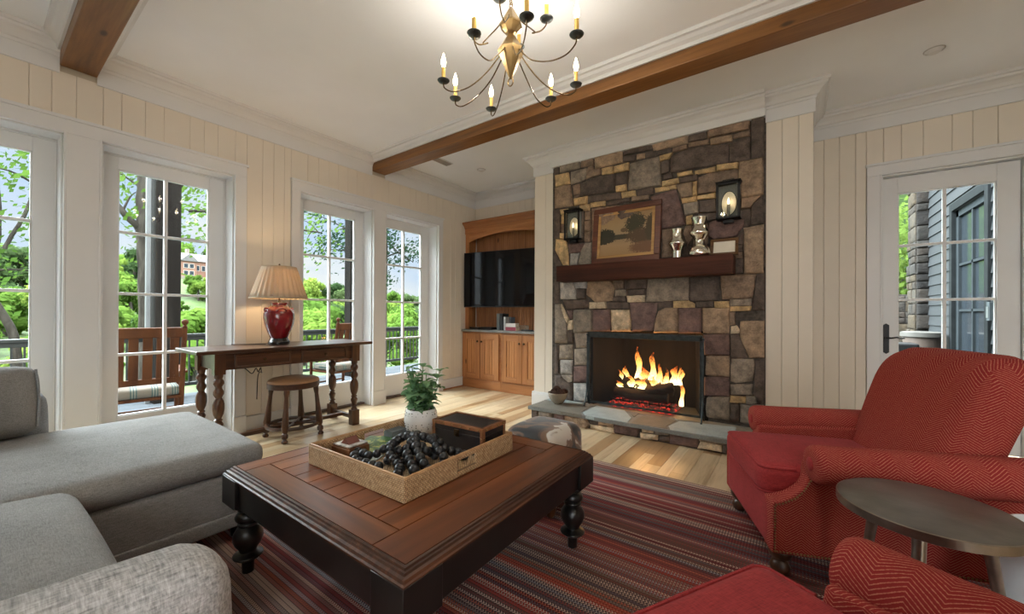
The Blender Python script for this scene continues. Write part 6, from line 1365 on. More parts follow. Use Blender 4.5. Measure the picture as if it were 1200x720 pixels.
# ------------------------------------------------------------------ chandelier
chx, chy = -1.25, 1.71
t = thing('chandelier', 'brass candle chandelier with two tiers of curved arms above the coffee table', 'chandelier', (chx, chy, 0))
def facet(name, prof, par, seg=8, off=0):
    mb = MB(); mb.lathe(prof, (0, 0, 0), seg); return mb.build(name, BRASS, par, smooth=False)
b1 = facet('lower_body', [(.006, 2.408), (.012, 2.420), (.072, 2.556), (.068, 2.566), (.026, 2.632), (.016, 2.646)], t)
b2 = facet('upper_body', [(.016, 2.646), (.030, 2.656), (.062, 2.694), (.060, 2.704), (.018, 2.780), (.008, 2.795)], t)
mb = MB(); ringp = [(0.017 * math.cos(a), 0, 2.391 + .022 * math.sin(a)) for a in [2 * math.pi * i / 20 for i in range(20)]]; mb.tube(ringp, .0035, 8, closed=True); mb.build('finial_ring', BRASS, t, smooth=True)
for k in range(9):
    z = 2.806 + k * .022; mb = MB(); q = k % 2
    mb.tube([((.010 * math.cos(a)) * (1 - q), (.010 * math.cos(a)) * q, z + .017 * math.sin(a)) for a in [2 * math.pi * i / 14 for i in range(14)]], .0028, 6, closed=True); mb.build('chain_link', BRASS, t, smooth=True)
mb = MB(); mb.lathe([(.001, ZC - .035), (.02, ZC - .034), (.055, ZC - .015), (.06, ZC)], (0, 0, 0), 28, cap=False); mb.build('canopy', BRASS, t, smooth=True)
BULB = emit('candle_bulb_glow', (1, .80, .50), 14); PAN = mat('blued_steel_pan', (.10, .115, .115), .35, .85, .2, 20); ARM = mat('dark_brass_arm', (.11, .072, .032), .35, 1.0, .1)
def chand_arm(ang, Rr, zcup, zroot, dip, watts):
    c, s = math.cos(ang), math.sin(ang); pr = [(.055, zroot + .01), (.075, zroot - .02), (.13 + .02, zroot - .10), (Rr * .62, zcup - dip * .75), (Rr * .85, zcup - dip), (Rr * .98, zcup - dip * .55), (Rr, zcup)]
    mb = MB(); mb.tube(spline([(r_ * c, r_ * s, z) for r_, z in pr]), .0035, 8); a = mb.build('arm', ARM, t, smooth=True)
    X = Matrix.Translation((Rr * c, Rr * s, zcup))
    mb = MB(); mb.lathe([(.006, 0), (.016, .002), (.028, .006), (.033, .012), (.034, .014), (.028, .010), (.014, .008), (.012, .022), (.009, .022)], (0, 0, 0), 20, M=X); mb.build('drip_pan', PAN, a, smooth=True, angle=50)
    mb = MB(); mb.lathe([(.0095, .014), (.0105, .016), (.0105, .085), (.006, .088)], (0, 0, 0), 14, M=X); mb.build('candle', TANW, a, smooth=True)
    mb = MB(); mb.lathe([(.006, .087), (.011, .100), (.0135, .115), (.012, .130), (.006, .150), (.002, .164), (.0005, .168)], (0, 0, 0), 14, M=X); mb.build('bulb', BULB, a, smooth='all')
    l = bpy.data.lights.new('candle_light', 'POINT'); l.energy = watts; l.color = (1, .94, .85); l.shadow_soft_size = .02
    o = bpy.data.objects.new('candle_light', l); o.location = (Rr * c, Rr * s, zcup + .128); o.parent = t; C.objects.link(o)
CW = 1.9
for d, q in ((-155.8, .385), (178.3, .425), (144.1, .40), (82.4, .355), (52.1, .387), (-84.0, .34), (-7.5, .425), (-44.0, .405)): chand_arm(R(d), q, 2.43, 2.545, .055, CW)
for d, q, zc in ((-66, .258, 2.63), (2, .22, 2.63), (110, .17, 2.68), (-145, .197, 2.63)): chand_arm(R(d), q, zc, 2.705, .035, CW * .5)
# ------------------------------------------------------------------ deck
ZD = -.15
mb = MB(); y = -4.5
x = -4.50
while x > -7.75:
    mb.box(x - .138, x, -5.0, 9.0, ZD - .03, ZD); x -= .143
struct(mb.build('floor_deck', DECKM))
# railing
RXX = -7.60
t = thing('deck_railing', 'black deck railing with thin balusters beyond the left doors', 'railing', (RXX, 2, ZD))
RM = mat('black_rail_paint', (.012, .014, .013), .5, .2, .15, 10)
mb = MB(); mb.box(-.045, .045, -7, 7, .905, .945); mb.box(-.02, .02, -7, 7, .845, .905); mb.build('top_rail', RM, t, bevel=.004)
mb = MB(); mb.box(-.025, .025, -7, 7, .145, .20); mb.build('bottom_rail', RM, t, bevel=.004)
ys = []
y = -2.6
proto = None
while y < 5.6:
    if proto is None:
        mb = MB(); mb.box(-.010, .010, -.010, .010, .19, .86); proto = mb.build('baluster', RM, t); proto.location = (0, y, 0)
    else:
        c = proto.copy(); C.objects.link(c); c.location = (0, y, 0)
    y += .10
def post(y0, y1, label):
    t = thing('porch_post', label, 'post', (-7.36, (y0 + y1) / 2, ZD)); w = (y1 - y0) / 2
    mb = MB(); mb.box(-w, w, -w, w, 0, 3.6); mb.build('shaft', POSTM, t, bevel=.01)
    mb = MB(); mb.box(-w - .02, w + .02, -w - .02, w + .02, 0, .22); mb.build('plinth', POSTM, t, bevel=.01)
post(1.52, 1.80, 'thick dark porch post outside the second door from the left')
post(4.49, 4.70, 'thick dark porch post outside the third door from the left')
mb = MB(); mb.cbox((-7.33, 1.462, 1.7), (.07, .05, 3.7)); tag(mb.build('downspout', mat('pale_downspout', (.10, .105, .11), .5), bevel=.006), 'pale grey downspout running beside the thick porch post', 'downspout')
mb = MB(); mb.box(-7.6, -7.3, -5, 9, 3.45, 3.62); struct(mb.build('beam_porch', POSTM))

# ------------------------------------------------------------------ rocking chairs on the deck
CUSH = None
def cushion_mat():
    m, nt, b, o = _nt('striped_rocker_cushion'); tc = nt.nodes.new('ShaderNodeTexCoord'); sp = nt.nodes.new('ShaderNodeSeparateXYZ'); L(nt, tc.outputs['Object'], sp.inputs[0])
    f = math_(nt, 'FRACT', math_(nt, 'MULTIPLY', sp.outputs[1], 6.5))
    L(nt, ramp(nt, f, [(0, (.10, .08, .06)), (.45, (.03, .05, .045)), (.52, (.13, .12, .095)), (.58, (.025, .045, .04)), (.65, (.13, .12, .095)), (.71, (.025, .045, .04)), (.78, (.10, .08, .06))], True), b.inputs['Base Color']); b.inputs['Roughness'].default_value = .9; return m
CUSH = cushion_mat()
def rocker(loc, rz, label):
    """faces local +x away from the house ; back at local -x"""
    t = thing('rocking_chair', label, 'rocking chair', loc, rz); tilt = Matrix.Translation((-.22, 0, .44)) @ Matrix.Rotation(R(-10), 4, 'Y')
    for s in (-1, 1):
        mb = MB(); mb.tube([(-.13, s * .265, .04), (-.22, s * .265, .44), (-.345, s * .275, 1.13)], [.020, .024, .022], 10); st = mb.build('back_post', ROCKW, t, smooth=True)
        mb = MB(); mb.sphere((-.352, s * .275, 1.182), .030, 12, 8); mb.lathe([(.012, 1.13), (.020, 1.135), (.014, 1.152), (.010, 1.16)], (-.349, s * .275, 0), 12); mb.build('finial', ROCKW, st, smooth=True)
        mb = MB(); mb.tube([(.27, s * .275, .05), (.27, s * .275, .66)], .021, 10); mb.build('front_leg', ROCKW, t, smooth=True)
        mb = MB(); pts = [(-.52, .13), (-.30, .055), (-.05, .02), (.18, .022), (.38, .06)]
        for a, b in zip(pts, pts[1:]): mb.prism([(a[0], a[1]), (b[0], b[1]), (b[0], b[1] + .045), (a[0], a[1] + .045)], s * .27 - .016, s * .27 + .016, 'y')
        mb.build('rocker_runner', ROCKW, t)
        mb = MB(); mb.prism([(-.27, s * .24), (-.27, s * .31), (.30, s * .345), (.35, s * .30), (.30, s * .23)], .655, .68, 'z'); mb.build('armrest', ROCKW, t, bevel=.006)
    mb = MB(); mb.box(-.24, .29, -.27, .27, .40, .43); mb.build('seat', ROCKW, t, bevel=.005)
    mb = MB(); M = tilt
    mb.box(-.018, .014, -.26, .26, .60, .70, M); mb.build('crest_rail', ROCKW, t, bevel=.008)
    mb = MB(); mb.box(-.014, .010, -.26, .26, .125, .185, M); mb.build('lower_rail', ROCKW, t, bevel=.006)
    for i in range(5): yy = -.20 + i * .10; mb = MB(); mb.box(-.008, .006, yy - .036, yy + .036, .17, .61, M); mb.build('back_slat', ROCKW, t, bevel=.003)
    mb = MB(); mb.tube([(.27, -.27, .22), (.27, .27, .22)], .013, 8); mb.tube([(-.17, -.265, .22), (-.17, .265, .22)], .013, 8); mb.build('rung', ROCKW, t, smooth=True)
    mb = MB(); mb.soft(-.25, .27, -.255, .255, .432, .525, .035, 10, (.01, .01, .015)); mb.build('seat_cushion', CUSH, t, smooth='all')
    return t
rocker((-5.42, 1.065, ZD), R(172), 'wooden rocking chair with striped cushion outside the second door, seen from behind')
rocker((-5.62, 3.30, ZD), R(186), 'wooden rocking chair seen past the console table through the third door')

# ------------------------------------------------------------------ land, trees, house on the hill
def hz(x, y):
    d = -x - 8
    k = max(0, min(1, d / 42)); v = -2.4 - 2.2 * (k * k * (3 - 2 * k))
    ah = math.degrees(math.atan2(y, -x)) if x < -1 else 0
    k2 = max(0, min(1, (d - 38) / 95)); v += (13.0 - 8.5 * max(0, min(1, (ah - 12) / 26))) * (k2 * k2 * (3 - 2 * k2))
    v += mnoise.noise((x * .03, y * .03, 0)) * 2.2 * min(1, max(0, d / 40)) + mnoise.noise((x * .11, y * .11, 3)) * .8 * min(1, max(0, d / 25))
    v += 6.5 * math.exp(-((x + 92) ** 2 + (y - 25) ** 2) / 260)
    return v
mb = MB(); v = []; f = []; nx, ny = 70, 80
for i in range(nx + 1):
    for j in range(ny + 1):
        x = -7.9 - 190 * (i / nx) ** 1.3; y = -110 + 300 * j / ny; v.append((x, y, hz(x, y)))
for i in range(nx):
    for j in range(ny): a = i * (ny + 1) + j; f.append((a, a + 1, a + ny + 2, a + ny + 1))
mb._new(v, f); g = struct(mb.build('ground_hillside', GRASS, smooth='all'))
mb = MB(); mb.box(-7.9, 40, -60, 60, -1.4, -1.2); struct(mb.build('ground_yard', mat('neutral_bounce_ground', (.16, .155, .145), .95, 0, .15, 3)))  # neutral ground put in so its bounce doesn't tint the room green

def crown_mesh(name, seed, nblob, leaves, size, rad=(1, 1, 1), lm=LEAF_HILL):
    rr = random.Random(seed); mb = MB(); blobs = []
    for i in range(nblob):
        a = rr.uniform(0, 2 * math.pi); z = rr.uniform(-.75, .8); k = math.sqrt(max(0, 1 - z * z)) * rr.uniform(.45, .8)
        blobs.append((Vector((k * math.cos(a) * rad[0], k * math.sin(a) * rad[1], z * rad[2])), rr.uniform(.30, .50)))
    for b, q in blobs: mb.sphere(b, q * .82, 8, 6)
    for i in range(leaves):
        b, q = rr.choice(blobs); d = Vector((rr.gauss(0, 1), rr.gauss(0, 1), rr.gauss(0, 1))).normalized(); p = b + d * q * rr.uniform(.8, 1.08)
        n = (d + Vector((rr.uniform(-.8, .8), rr.uniform(-.8, .8), rr.uniform(-.2, .9)))).normalized(); s = size * rr.uniform(.6, 1.4); u = n.orthogonal().normalized(); w = n.cross(u)
        mb._new([p - u * s, p - w * s * .6, p + u * s, p + w * s * .6], [(0, 1, 2, 3)])
    me = bpy.data.meshes.new(name); mb.bm.to_mesh(me); mb.bm.free(); me.materials.append(lm); return me
CM = [crown_mesh('crown_a', 1, 16, 1500, .085), crown_mesh('crown_b', 2, 12, 1300, .09, (.9, .9, 1.2)), crown_mesh('crown_c', 3, 18, 1600, .075, (1.1, 1.1, .8))]
CD = [crown_mesh('crown_d', 4, 14, 1500, .085, (.8, .8, 1.35), LEAF_DARK), crown_mesh('crown_e', 5, 14, 1500, .08, (1, 1, 1), LEAF_DARK)]
mb = MB(); mb.lathe([(.16, -1.6), (.10, -.3), (.05, .3)], (0, 0, 0), 8); TRUNK = mb.build('trunk', BARK, smooth=True); TM = TRUNK.data; bpy.data.objects.remove(TRUNK)
def hill_tree(x, y, s, kind, me, label, group):
    z = hz(x, y); t = thing('hill_tree', label, 'tree', (x, y, z), rnd.uniform(0, 6), group); t.scale = (s, s, s)
    c = bpy.data.objects.new('crown', me); C.objects.link(c); c.parent = t; c.location = (0, 0, 1.25)
    k = bpy.data.objects.new('trunk', TM); C.objects.link(k); k.parent = t; k.location = (0, 0, 1.25)
rr = random.Random(77); placed = []
def scatter(n, d0, d1, s0, s1, a0, a1, dark, group, label_l, label_d):
    c = 0; tries = 0
    while c < n and tries < n * 60:
        tries += 1
        ang = R(rr.uniform(a0, a1)); d = math.sqrt(rr.uniform(d0 * d0, d1 * d1)); x, y = -d * math.cos(ang), d * math.sin(ang)
        s = rr.uniform(s0, s1)
        if x > -22 or any((x - q[0]) ** 2 + (y - q[1]) ** 2 < ((s + q[2]) * .55) ** 2 for q in placed): continue
        # keep the view to the hill house open
        if math.hypot(x + 92, y - 25) < 8: continue
        ah = math.degrees(math.atan2(y, -x))
        if abs(ah - 15.2) < 3.2 and d > 50 and d < 97: continue
        placed.append((x, y, s)); dk = rr.random() < dark
        hill_tree(x, y, s, 0, rr.choice(CD if dk else CM), label_d if dk else label_l, group + (' (dark)' if dk else '')); c += 1
scatter(24, 28, 48, 1.3, 2.1, -6, 58, .15, 'spring trees low on the slope', 'bright spring-green tree in the valley beyond the deck railing', 'dark green tree in the valley beyond the deck railing')
scatter(70, 48, 92, 2.0, 3.2, -6, 58, .30, 'spring trees on the middle hillside', 'bright spring-green tree on the middle of the wooded hillside', 'dark green tree on the middle of the wooded hillside')
scatter(100, 92, 150, 2.6, 4.0, -6, 58, .42, 'trees along the ridge', 'spring-green tree on the distant wooded ridge', 'dark tree on the distant wooded ridge')

# low bushes on the open slope below the house
for i in range(26):
    ang = R(rr.uniform(11.8, 18.6)); d = rr.uniform(40, 86); x, y = -d * math.cos(ang), d * math.sin(ang); s = rr.uniform(.7, 1.25) * (.6 + d / 110)
    if math.hypot(x + 92, y - 25) > 8: hill_tree(x, y, s, 0, rr.choice(CM), 'low spring-green bush on the open slope below the brick-red house', 'bushes below the hill house')

# near trees : trunk with boughs, leaves on the twigs
def near_tree(loc, skel, leafn, leafs, label, lm=LEAF_NEAR, spread=.6, seed=1, leafz=1.5):
    """skel : list of (points, r0, r1)"""
    t = thing('yard_tree', label, 'tree', loc); rr = random.Random(seed); mb = MB(); tips = []
    for pts, r0, r1 in skel:
        P = spline(pts, 6); n = len(P); P = [p + Vector((mnoise.noise((p.z * 1.3, i, seed)) * .03, mnoise.noise((p.z * 1.3, i, seed + 9)) * .03, 0)) for i, p in enumerate(P)]
        mb.tube(P, [(r0 + (r1 - r0) * i / (n - 1)) * .62 for i in range(n)], 10); tips += [(P[i], i / n) for i in range(n) if P[i].z > leafz]
        for k in range(5):            # twigs
            i = rr.randrange(n // 3, n); p = P[i]
            if p.z < leafz - .6: continue
            d = Vector((rr.gauss(0, 1), rr.gauss(0, 1), rr.uniform(-.3, .7))).normalized() * rr.uniform(.5, 1.3)
            tw = spline([p, p + d * .5 + Vector((0, 0, .08)), p + d], 4); mb.tube(tw, [.022 - .018 * q / (len(tw) - 1) for q in range(len(tw))], 5); tips += [(q, 1) for q in tw[3:]] * 3
    mb.build('trunk', BARK, t, smooth=True, angle=60)
    if leafn:
        lv = MB()
        for i in range(leafn):
            p, _ = rr.choice(tips); q = p + Vector((rr.gauss(0, spread), rr.gauss(0, spread), rr.gauss(0, spread * .7)))
            n = Vector((rr.gauss(0, 1), rr.gauss(0, 1), rr.gauss(.4, 1))).normalized(); u = n.orthogonal().normalized(); w = n.cross(u); s = leafs * rr.uniform(.6, 1.4)
            lv._new([q - u * s, q - w * s * .55, q + u * s, q + w * s * .55], [(0, 1, 2, 3)])
        lv.build('foliage', lm, t)
    return t
near_tree((-9.6, 1.90, -2.4), [([(0, 0, 0), (.03, .02, 2.2), (-.02, .01, 3.6), (-.03, -.04, 5.0), (-.1, -.05, 6.2), (-.2, -.15, 8.0)], .26, .12), ([(-.02, 0, 4.9), (.1, .32, 5.7), (.15, .75, 6.6)], .11, .05),
    ([(-.03, -.05, 5.0), (0, -.40, 5.4), (0, -.85, 6.3)], .10, .05), ([(-.1, -.05, 5.6), (.0, .15, 6.2), (.1, .25, 7.2)], .09, .05), ([(0, .6, 5.5), (.1, 1.3, 5.7), (.1, 2.0, 6.4)], .05, .02)], 1900, .055, 'grey-trunked tree just beyond the deck, left of the thick porch post', seed=3, spread=.5, leafz=4.6)
near_tree((-11.5, 4.62, -2.5), [([(0, 0, 0), (0, .02, 2.5), (-.05, -.12, 4.2), (0, -.18, 5.6), (.0, -.12, 8)], .26, .16), ([(0, -.15, 4.9), (.1, -.7, 5.7), (.1, -1.3, 6.0)], .09, .04), ([(0, -.15, 5.3), (.1, .6, 5.9), (.1, 1.5, 6.0)], .07, .03)], 1500, .055, 'rough-barked tree trunk outside the third door from the left', seed=4, spread=.55, leafz=4.4)
near_tree((-11.0, .25, -2.4), [([(0, 0, 0), (0, .25, 2.4), (0, .12, 3.4), (0, -.35, 4.3), (0, -.9, 4.6)], .13, .05), ([(0, -.1, 2.4), (0, -.05, 4), (0, .02, 5.2), (0, -.05, 6.6)], .12, .06), ([(0, .1, 4.6), (0, .4, 5.6), (0, .45, 6.8)], .05, .03), ([(0, .02, 4.8), (0, -.4, 5.7), (0, -.8, 6.6)], .05, .03)], 1300, .055, 'thin curved tree outside the leftmost door', seed=6, spread=.55, leafz=4.2)
near_tree((-12.0, 8.75, -2.5), [([(0, 0, 0), (0, 0, 4), (0, .05, 9)], .2, .14), ([(0, 0, 5.2), (.3, -.8, 5.5), (.5, -1.9, 5.6)], .06, .02), ([(0, 0, 5.8), (.4, -.7, 6.1), (.6, -2.0, 6.3)], .06, .02), ([(0, 0, 6.4), (.3, -.8, 6.7), (.5, -1.8, 7.0)], .05, .02), ([(0, 0, 5.6), (.3, .4, 5.8), (.5, .9, 5.5)], .05, .02)], 2300, .06, 'evergreen tree with drooping boughs outside the fourth door', LEAF_PINE, .24, 8, 5.0)

# house on the hill
hx_, hy_ = -92, 25
t = thing('hill_house', 'reddish-brown gabled house on the hillside, seen through the second door', 'house', (hx_, hy_, 7.4), R(12)); t.scale = (.45, .45, .45)
HW = mat('red_brown_siding', (.23, .12, .085), .8, 0, .1, 2); HR = mat('grey_shingle_roof', (.13, .125, .125), .8, 0, .15, 3); HT = mat('stone_plinth', (.20, .17, .15), .9, 0, .2, 2)
mb = MB(); mb.box(-3.5, 3.5, -8, 8, 0, 7); mb.box(3.5, 6, -8, -2.5, 0, 6.5); mb.box(3.5, 6, 3.2, 8, 0, 5.6); mb.build('wall', HW, t)
mb = MB(); mb.box(-3.6, 6.1, -8.1, 8.1, -6, .2); mb.build('plinth', HT, t)
mb = MB(); mb.prism([(-4.2, 6.8), (4.2, 6.8), (0, 10.2)], -8.6, 8.6, 'y')
mb.prism([(-8.6, 6.3), (-1.9, 6.3), (-5.25, 9.4)], 0, 6.5, 'x'); mb.prism([(2.6, 5.4), (8.6, 5.4), (5.6, 8.2)], 0, 6.5, 'x'); mb.build('roof', HR, t)
mb = MB(); mb.box(-1, .2, -3.2, -2.2, 9, 12); mb.build('chimney', HT, t)
for (y0, y1, z0, z1, x) in ((-7, -5.6, 3.6, 5.2, 6.0), (-5, -3.6, 3.6, 5.2, 6.0), (-7, -5.6, .8, 2.4, 6.0), (-5, -3.6, .8, 2.4, 6.0), (4, 5.2, 3, 4.6, 6.0), (6, 7.2, 3, 4.6, 6.0), (-1.5, -.3, 3, 5, 3.5), (.6, 1.8, 3, 5, 3.5)):
    mb = MB(); mb.box(x, x + .12, y0 - .15, y1 + .15, z0 - .15, z1 + .15); wf = mb.build('window', mat('pale_window_trim', (.45, .42, .38), .6), t); mb = MB(); mb.box(x + .1, x + .14, y0, y1, z0, z1); mb.build('pane', mat('dark_pane', (.03, .04, .05), .1), wf)
for yy in (3.6, 5.4, 7.4): mb = MB(); mb.box(7.6, 7.9, yy, yy + .3, -4, 2.8); mb.build('porch_post', HT, t)

# ------------------------------------------------------------------ outside the right-hand door
SXW = 1.75
t = thing('siding_wing', 'blue-grey clapboard wing of the house seen through the right-hand door', 'house wing', (SXW, 7.0, -.25))
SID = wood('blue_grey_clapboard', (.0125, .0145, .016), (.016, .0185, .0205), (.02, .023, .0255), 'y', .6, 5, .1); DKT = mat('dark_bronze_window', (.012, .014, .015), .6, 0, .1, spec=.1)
WY0, WY1, WZ1 = 6.60 - 7.0, 7.72 - 7.0, 2.78
mb = MB(); z = 0; e = .155
while z < 4.6:
    for a, b in ((-2.1, WY0 - .09), (WY1 + .09, 1.97)):
        if z < WZ1: mb.prism([(-.022, z - .012), (0.02, z - .012), (.02, z + e), (-.004, z + e)], a, b, 'y')
    if z >= WZ1: mb.prism([(-.022, z - .012), (0.02, z - .012), (.02, z + e), (-.004, z + e)], -2.1, 1.97, 'y')
    z += e
mb.build('clapboard', SID, t)
mb = MB(); mb.box(.01, .25, -2.1, WY0, -1.0, 4.6); mb.box(.01, .25, WY1, 1.97, -1.0, 4.6); mb.box(.01, .25, WY0, WY1, WZ1, 4.6); mb.build('wall_core', SID, t)
mb = MB(); mb.box(-.045, .05, WY0 - .10, WY0, 0, WZ1 + .10); mb.box(-.045, .05, WY1, WY1 + .10, 0, WZ1 + .10); mb.box(-.045, .05, WY0, WY1, WZ1, WZ1 + .10); wf = mb.build('window', DKT, t, bevel=.004)
mb = MB(); mb.box(0, .05, WY0, WY0 + .09, 0, WZ1); mb.box(0, .05, WY1 - .09, WY1, 0, WZ1); mb.box(0, .05, WY0, WY1, 0, .25); mb.box(0, .05, WY0, WY1, WZ1 - .09, WZ1); mb.box(.005, .045, (WY0 + WY1) / 2 - .02, (WY0 + WY1) / 2 + .02, .2, WZ1)
for zz in (.85, 1.45, 2.05): mb.box(.005, .045, WY0, WY1, zz - .015, zz + .015)
mb.build('sash', mat('grey_sash', (.022, .027, .03), .6, spec=.1), wf)
mb = MB(); mb.box(.03, .04, WY0, WY1, .2, WZ1); mb.build('pane', mat('reflecting_pane', (.02, .025, .03), .12, 0, .01), wf)
t = thing('door_lantern', 'small grey wall lantern on the clapboard beside the outside window', 'wall lantern', (SXW - .03, 6.36, 1.18)); mb = MB(); mb.box(-.05, 0, -.04, .04, -.10, .10); mb.build('case', mat('grey_lantern', (.05, .06, .065), .5, 0, spec=.2), t, bevel=.004); mb = MB(); mb.box(-.055, -.05, -.03, .03, -.07, .05); mb.build('glass', mat('lantern_pane', (.10, .11, .11), .3), t)
# stone pier at the end of the wing; paler stones stand for its lit side
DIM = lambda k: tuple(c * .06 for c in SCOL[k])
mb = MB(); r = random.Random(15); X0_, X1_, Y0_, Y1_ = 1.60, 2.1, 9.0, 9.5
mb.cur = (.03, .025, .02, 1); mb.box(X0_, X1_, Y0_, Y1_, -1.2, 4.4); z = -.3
while z < 4.3:
    h = r.choice([.12, .18, .24]); x = X0_
    while x < X1_ - .03:
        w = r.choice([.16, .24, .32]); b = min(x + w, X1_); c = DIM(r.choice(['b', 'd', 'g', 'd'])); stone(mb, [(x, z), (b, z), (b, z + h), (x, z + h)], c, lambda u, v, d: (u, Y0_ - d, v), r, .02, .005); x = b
    y = Y0_
    while y < Y1_ - .03:
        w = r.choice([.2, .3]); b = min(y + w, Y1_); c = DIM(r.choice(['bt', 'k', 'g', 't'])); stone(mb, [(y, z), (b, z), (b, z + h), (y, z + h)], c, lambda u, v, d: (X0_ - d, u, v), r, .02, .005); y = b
    z += h
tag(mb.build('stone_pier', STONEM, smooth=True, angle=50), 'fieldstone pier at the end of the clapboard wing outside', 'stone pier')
# low stone wall, grill, planter, tree beyond
mb = MB(); mb.cur = (.03, .026, .022, 1); mb.box(.3, 2.4, 11.0, 11.5, -1.2, 1.55); z = -.2
while z < 1.5:
    h = r.choice([.12, .16, .2]); x = .3
    while x < 2.35:
        w = r.choice([.2, .3, .4]); b = min(x + w, 2.4); stone(mb, [(x, z), (b, z), (b, z + h), (x, z + h)], DIM(r.choice(['k', 'bt', 'g', 'b', 't'])), lambda u, v, d: (u, 11.0 - d, v), r, .02, .006); x = b
    z += h
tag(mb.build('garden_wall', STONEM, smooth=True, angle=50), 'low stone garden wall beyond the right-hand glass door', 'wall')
t = thing('outdoor_grill', 'black outdoor grill standing outside the right-hand door', 'grill', (1.13, 7.6, -1.2)); mb = MB(); mb.box(-.22, .22, -.2, .2, .6, 1.95); mb.box(-.42, .22, -.2, .2, .6, 1.72); mb.build('cabinet', IRON, t, bevel=.02)
mb = MB(); mb.box(-.5, .25, -.24, .24, 1.72, 1.76); mb.build('shelf', mat('pale_shelf', (.09, .10, .10), .6, spec=.1), t); mb = MB(); mb.box(-.22, .22, -.2, .2, 0, .6); mb.build('stand', IRON, t)
t = thing('planter', 'dark round planter with pale rim outside the right-hand door', 'planter', (1.47, 7.95, -1.2)); mb = MB(); mb.lathe([(.16, 0), (.17, 1.6), (.20, 2.02)], (0, 0, 0), 24); mb.build('bowl', mat('brown_planter', (.07, .05, .04), .6), t, smooth=True); mb = MB(); mb.lathe([(.20, 2.02), (.225, 2.03), (.225, 2.09), (.19, 2.10)], (0, 0, 0), 24); mb.build('rim', mat('pale_planter_rim', (.09, .085, .078), .7, spec=.1), t, smooth=True)
near_tree((1.9, 15.0, -1.2), [([(0, 0, 0), (0, .1, 2.5), (.1, 0, 5)], .2, .1), ([(0, 0, 2), (-.6, 0, 3), (-1.2, .2, 3.6)], .07, .03), ([(.0, 0, 2.6), (.6, 0, 3.4), (1.3, .2, 4.4)], .07, .03), ([(0, 0, 3), (-.5, .3, 4.2), (-.9, .4, 5.4)], .06, .03)], 5200, .085, 'leafy bright green tree beyond the stone pier, seen through the right-hand door', seed=21, spread=.6, leafz=2.0)
mb = MB(); mb.box(-6, 12, 20, 20.3, -1.2, 6.0); tag(mb.build('hedge', LEAF_DARK), 'tall dark hedge far behind the tree outside the right-hand door', 'hedge')
# ------------------------------------------------------------------ sky, camera, exposure
w = bpy.data.worlds.new('sky'); bpy.context.scene.world = w; w.use_nodes = True; nt = w.node_tree; nt.nodes.clear()
out = nt.nodes.new('ShaderNodeOutputWorld'); bg = nt.nodes.new('ShaderNodeBackground')
tc = nt.nodes.new('ShaderNodeTexCoord'); sp = nt.nodes.new('ShaderNodeSeparateXYZ'); L(nt, tc.outputs['Generated'], sp.inputs[0])
mp = nt.nodes.new('ShaderNodeMapping'); mp.inputs['Scale'].default_value = (1, 1, 2.6); L(nt, tc.outputs['Generated'], mp.inputs[0])
cl = noise(nt, mp.outputs[0], 3.2, 5, .55, .4)
blue = ramp(nt, sp.outputs[2], [(0, (.68, .80, .97)), (.25, (.53, .69, .95)), (.7, (.38, .54, .85))])
sky = mixc(nt, ramp(nt, cl, [(.40, (0, 0, 0)), (.60, (1, 1, 1))]), blue, (.86, .89, .93))
# extra sky glow added behind the viewer to fill the room
dt = nt.nodes.new('ShaderNodeVectorMath'); dt.operation = 'DOT_PRODUCT'; L(nt, tc.outputs['Generated'], dt.inputs[0]); dt.inputs[1].default_value = Vector((.50, -.84, .22)).normalized()
side = ramp(nt, dt.outputs['Value'], [(.15, (0, 0, 0)), (.75, (1, 1, 1))])
# overcast: the zenith is several times brighter than the horizon
zen = ramp(nt, sp.outputs[2], [(.30, (0, 0, 0)), (.62, (1, 1, 1))])
st = math_(nt, 'ADD', math_(nt, 'ADD', math_(nt, 'MULTIPLY', side, REARFILL), SKYBASE), math_(nt, 'MULTIPLY', zen, ZENITH))
bgc = mixc(nt, math_(nt, 'MULTIPLY', math_(nt, 'MAXIMUM', side, zen), .9), sky, (.95, .98, 1.0))
L(nt, bgc, bg.inputs[0]); L(nt, st, bg.inputs[1]); L(nt, bg.outputs[0], out.inputs[0])

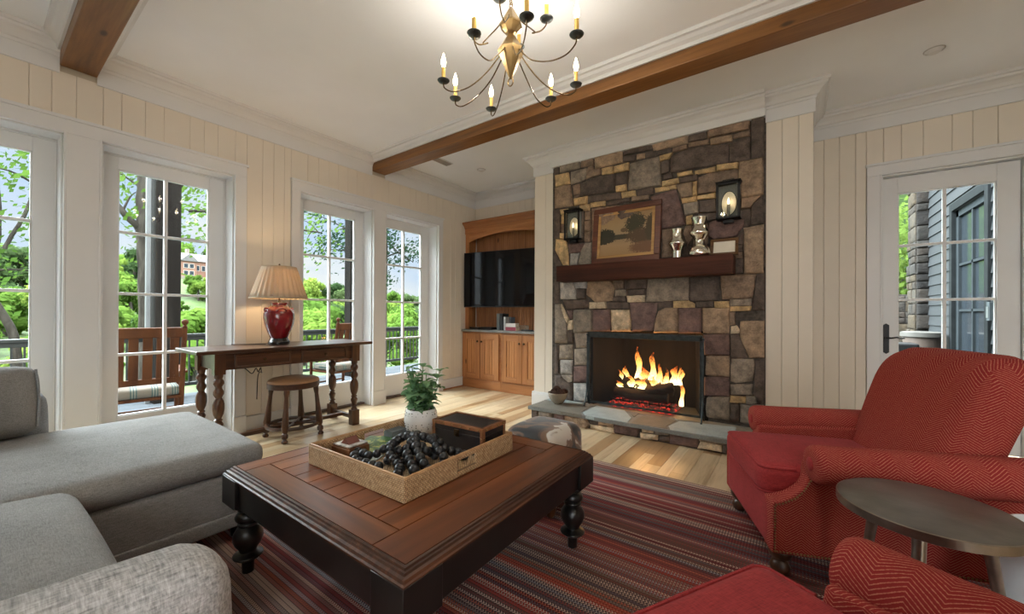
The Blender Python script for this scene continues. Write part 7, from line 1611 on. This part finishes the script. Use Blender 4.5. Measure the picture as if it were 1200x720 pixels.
# hazy sun standing over the valley on the window side
sl = bpy.data.lights.new('hazy_sun', 'SUN'); sl.energy = SUNW; sl.angle = R(50); sl.color = (.86, .95, 1.0)
so = bpy.data.objects.new('hazy_sun', sl); C.objects.link(so); so.rotation_euler = Vector((-.75, -.22, .66)).to_track_quat('Z', 'Y').to_euler()

cam = bpy.data.cameras.new('camera'); co = bpy.data.objects.new('camera', cam); C.objects.link(co)
F, CX, CY = 459.2, 600.0, 365.49
cam.sensor_fit = 'HORIZONTAL'; cam.sensor_width = 36; cam.lens = F / 1200 * 36; cam.shift_y = (CY - 360) / 1200; cam.clip_start = .05; cam.clip_end = 600
yaw, pitch, roll = R(-35.806), R(.18), R(.263)
fw = Vector((math.sin(yaw), math.cos(yaw), 0)); rt = Vector((math.cos(yaw), -math.sin(yaw), 0)); up = Vector((0, 0, 1))
fw, up = math.cos(pitch) * fw + math.sin(pitch) * up, math.cos(pitch) * up - math.sin(pitch) * fw
rt, up = math.cos(roll) * rt + math.sin(roll) * up, math.cos(roll) * up - math.sin(roll) * rt
M = Matrix((rt, up, -fw)).transposed().to_4x4(); M.translation = (0, 0, 1.14); co.matrix_world = M
S = bpy.context.scene; S.camera = co
S.view_settings.view_transform = 'Standard'; S.view_settings.look = 'None'; S.view_settings.gamma = 1.0; S.view_settings.use_curve_mapping = False
S.view_settings.exposure = EXPO
S.cycles.use_denoising = True
S.cycles.max_bounces = 8; S.cycles.diffuse_bounces = 5; S.cycles.glossy_bounces = 4; S.cycles.transmission_bounces = 6; S.cycles.transparent_max_bounces = 16
S.cycles.caustics_reflective = False; S.cycles.caustics_refractive = False; S.cycles.sample_clamp_indirect = 4.0

# repeats of one kind share a group
GROUPS = {'red_armchair': 'red herringbone armchairs', 'rocking_chair': 'rocking chairs on the deck', 'lantern_sconce': 'lantern sconces on the chimney', 'silver_vase': 'silver vases on the mantel',
          'fire_log': 'logs in the fireplace', 'base_cabinet': 'pine base cabinets in the alcove', 'smoke_detector': 'round ceiling fittings', 'porch_post': 'posts along the deck', 'yard_tree': 'trees close to the house'}
for o in list(bpy.data.objects):
    k = o.name.split('.')[0]
    if k in GROUPS and 'category' in o: o['group'] = GROUPS[k]
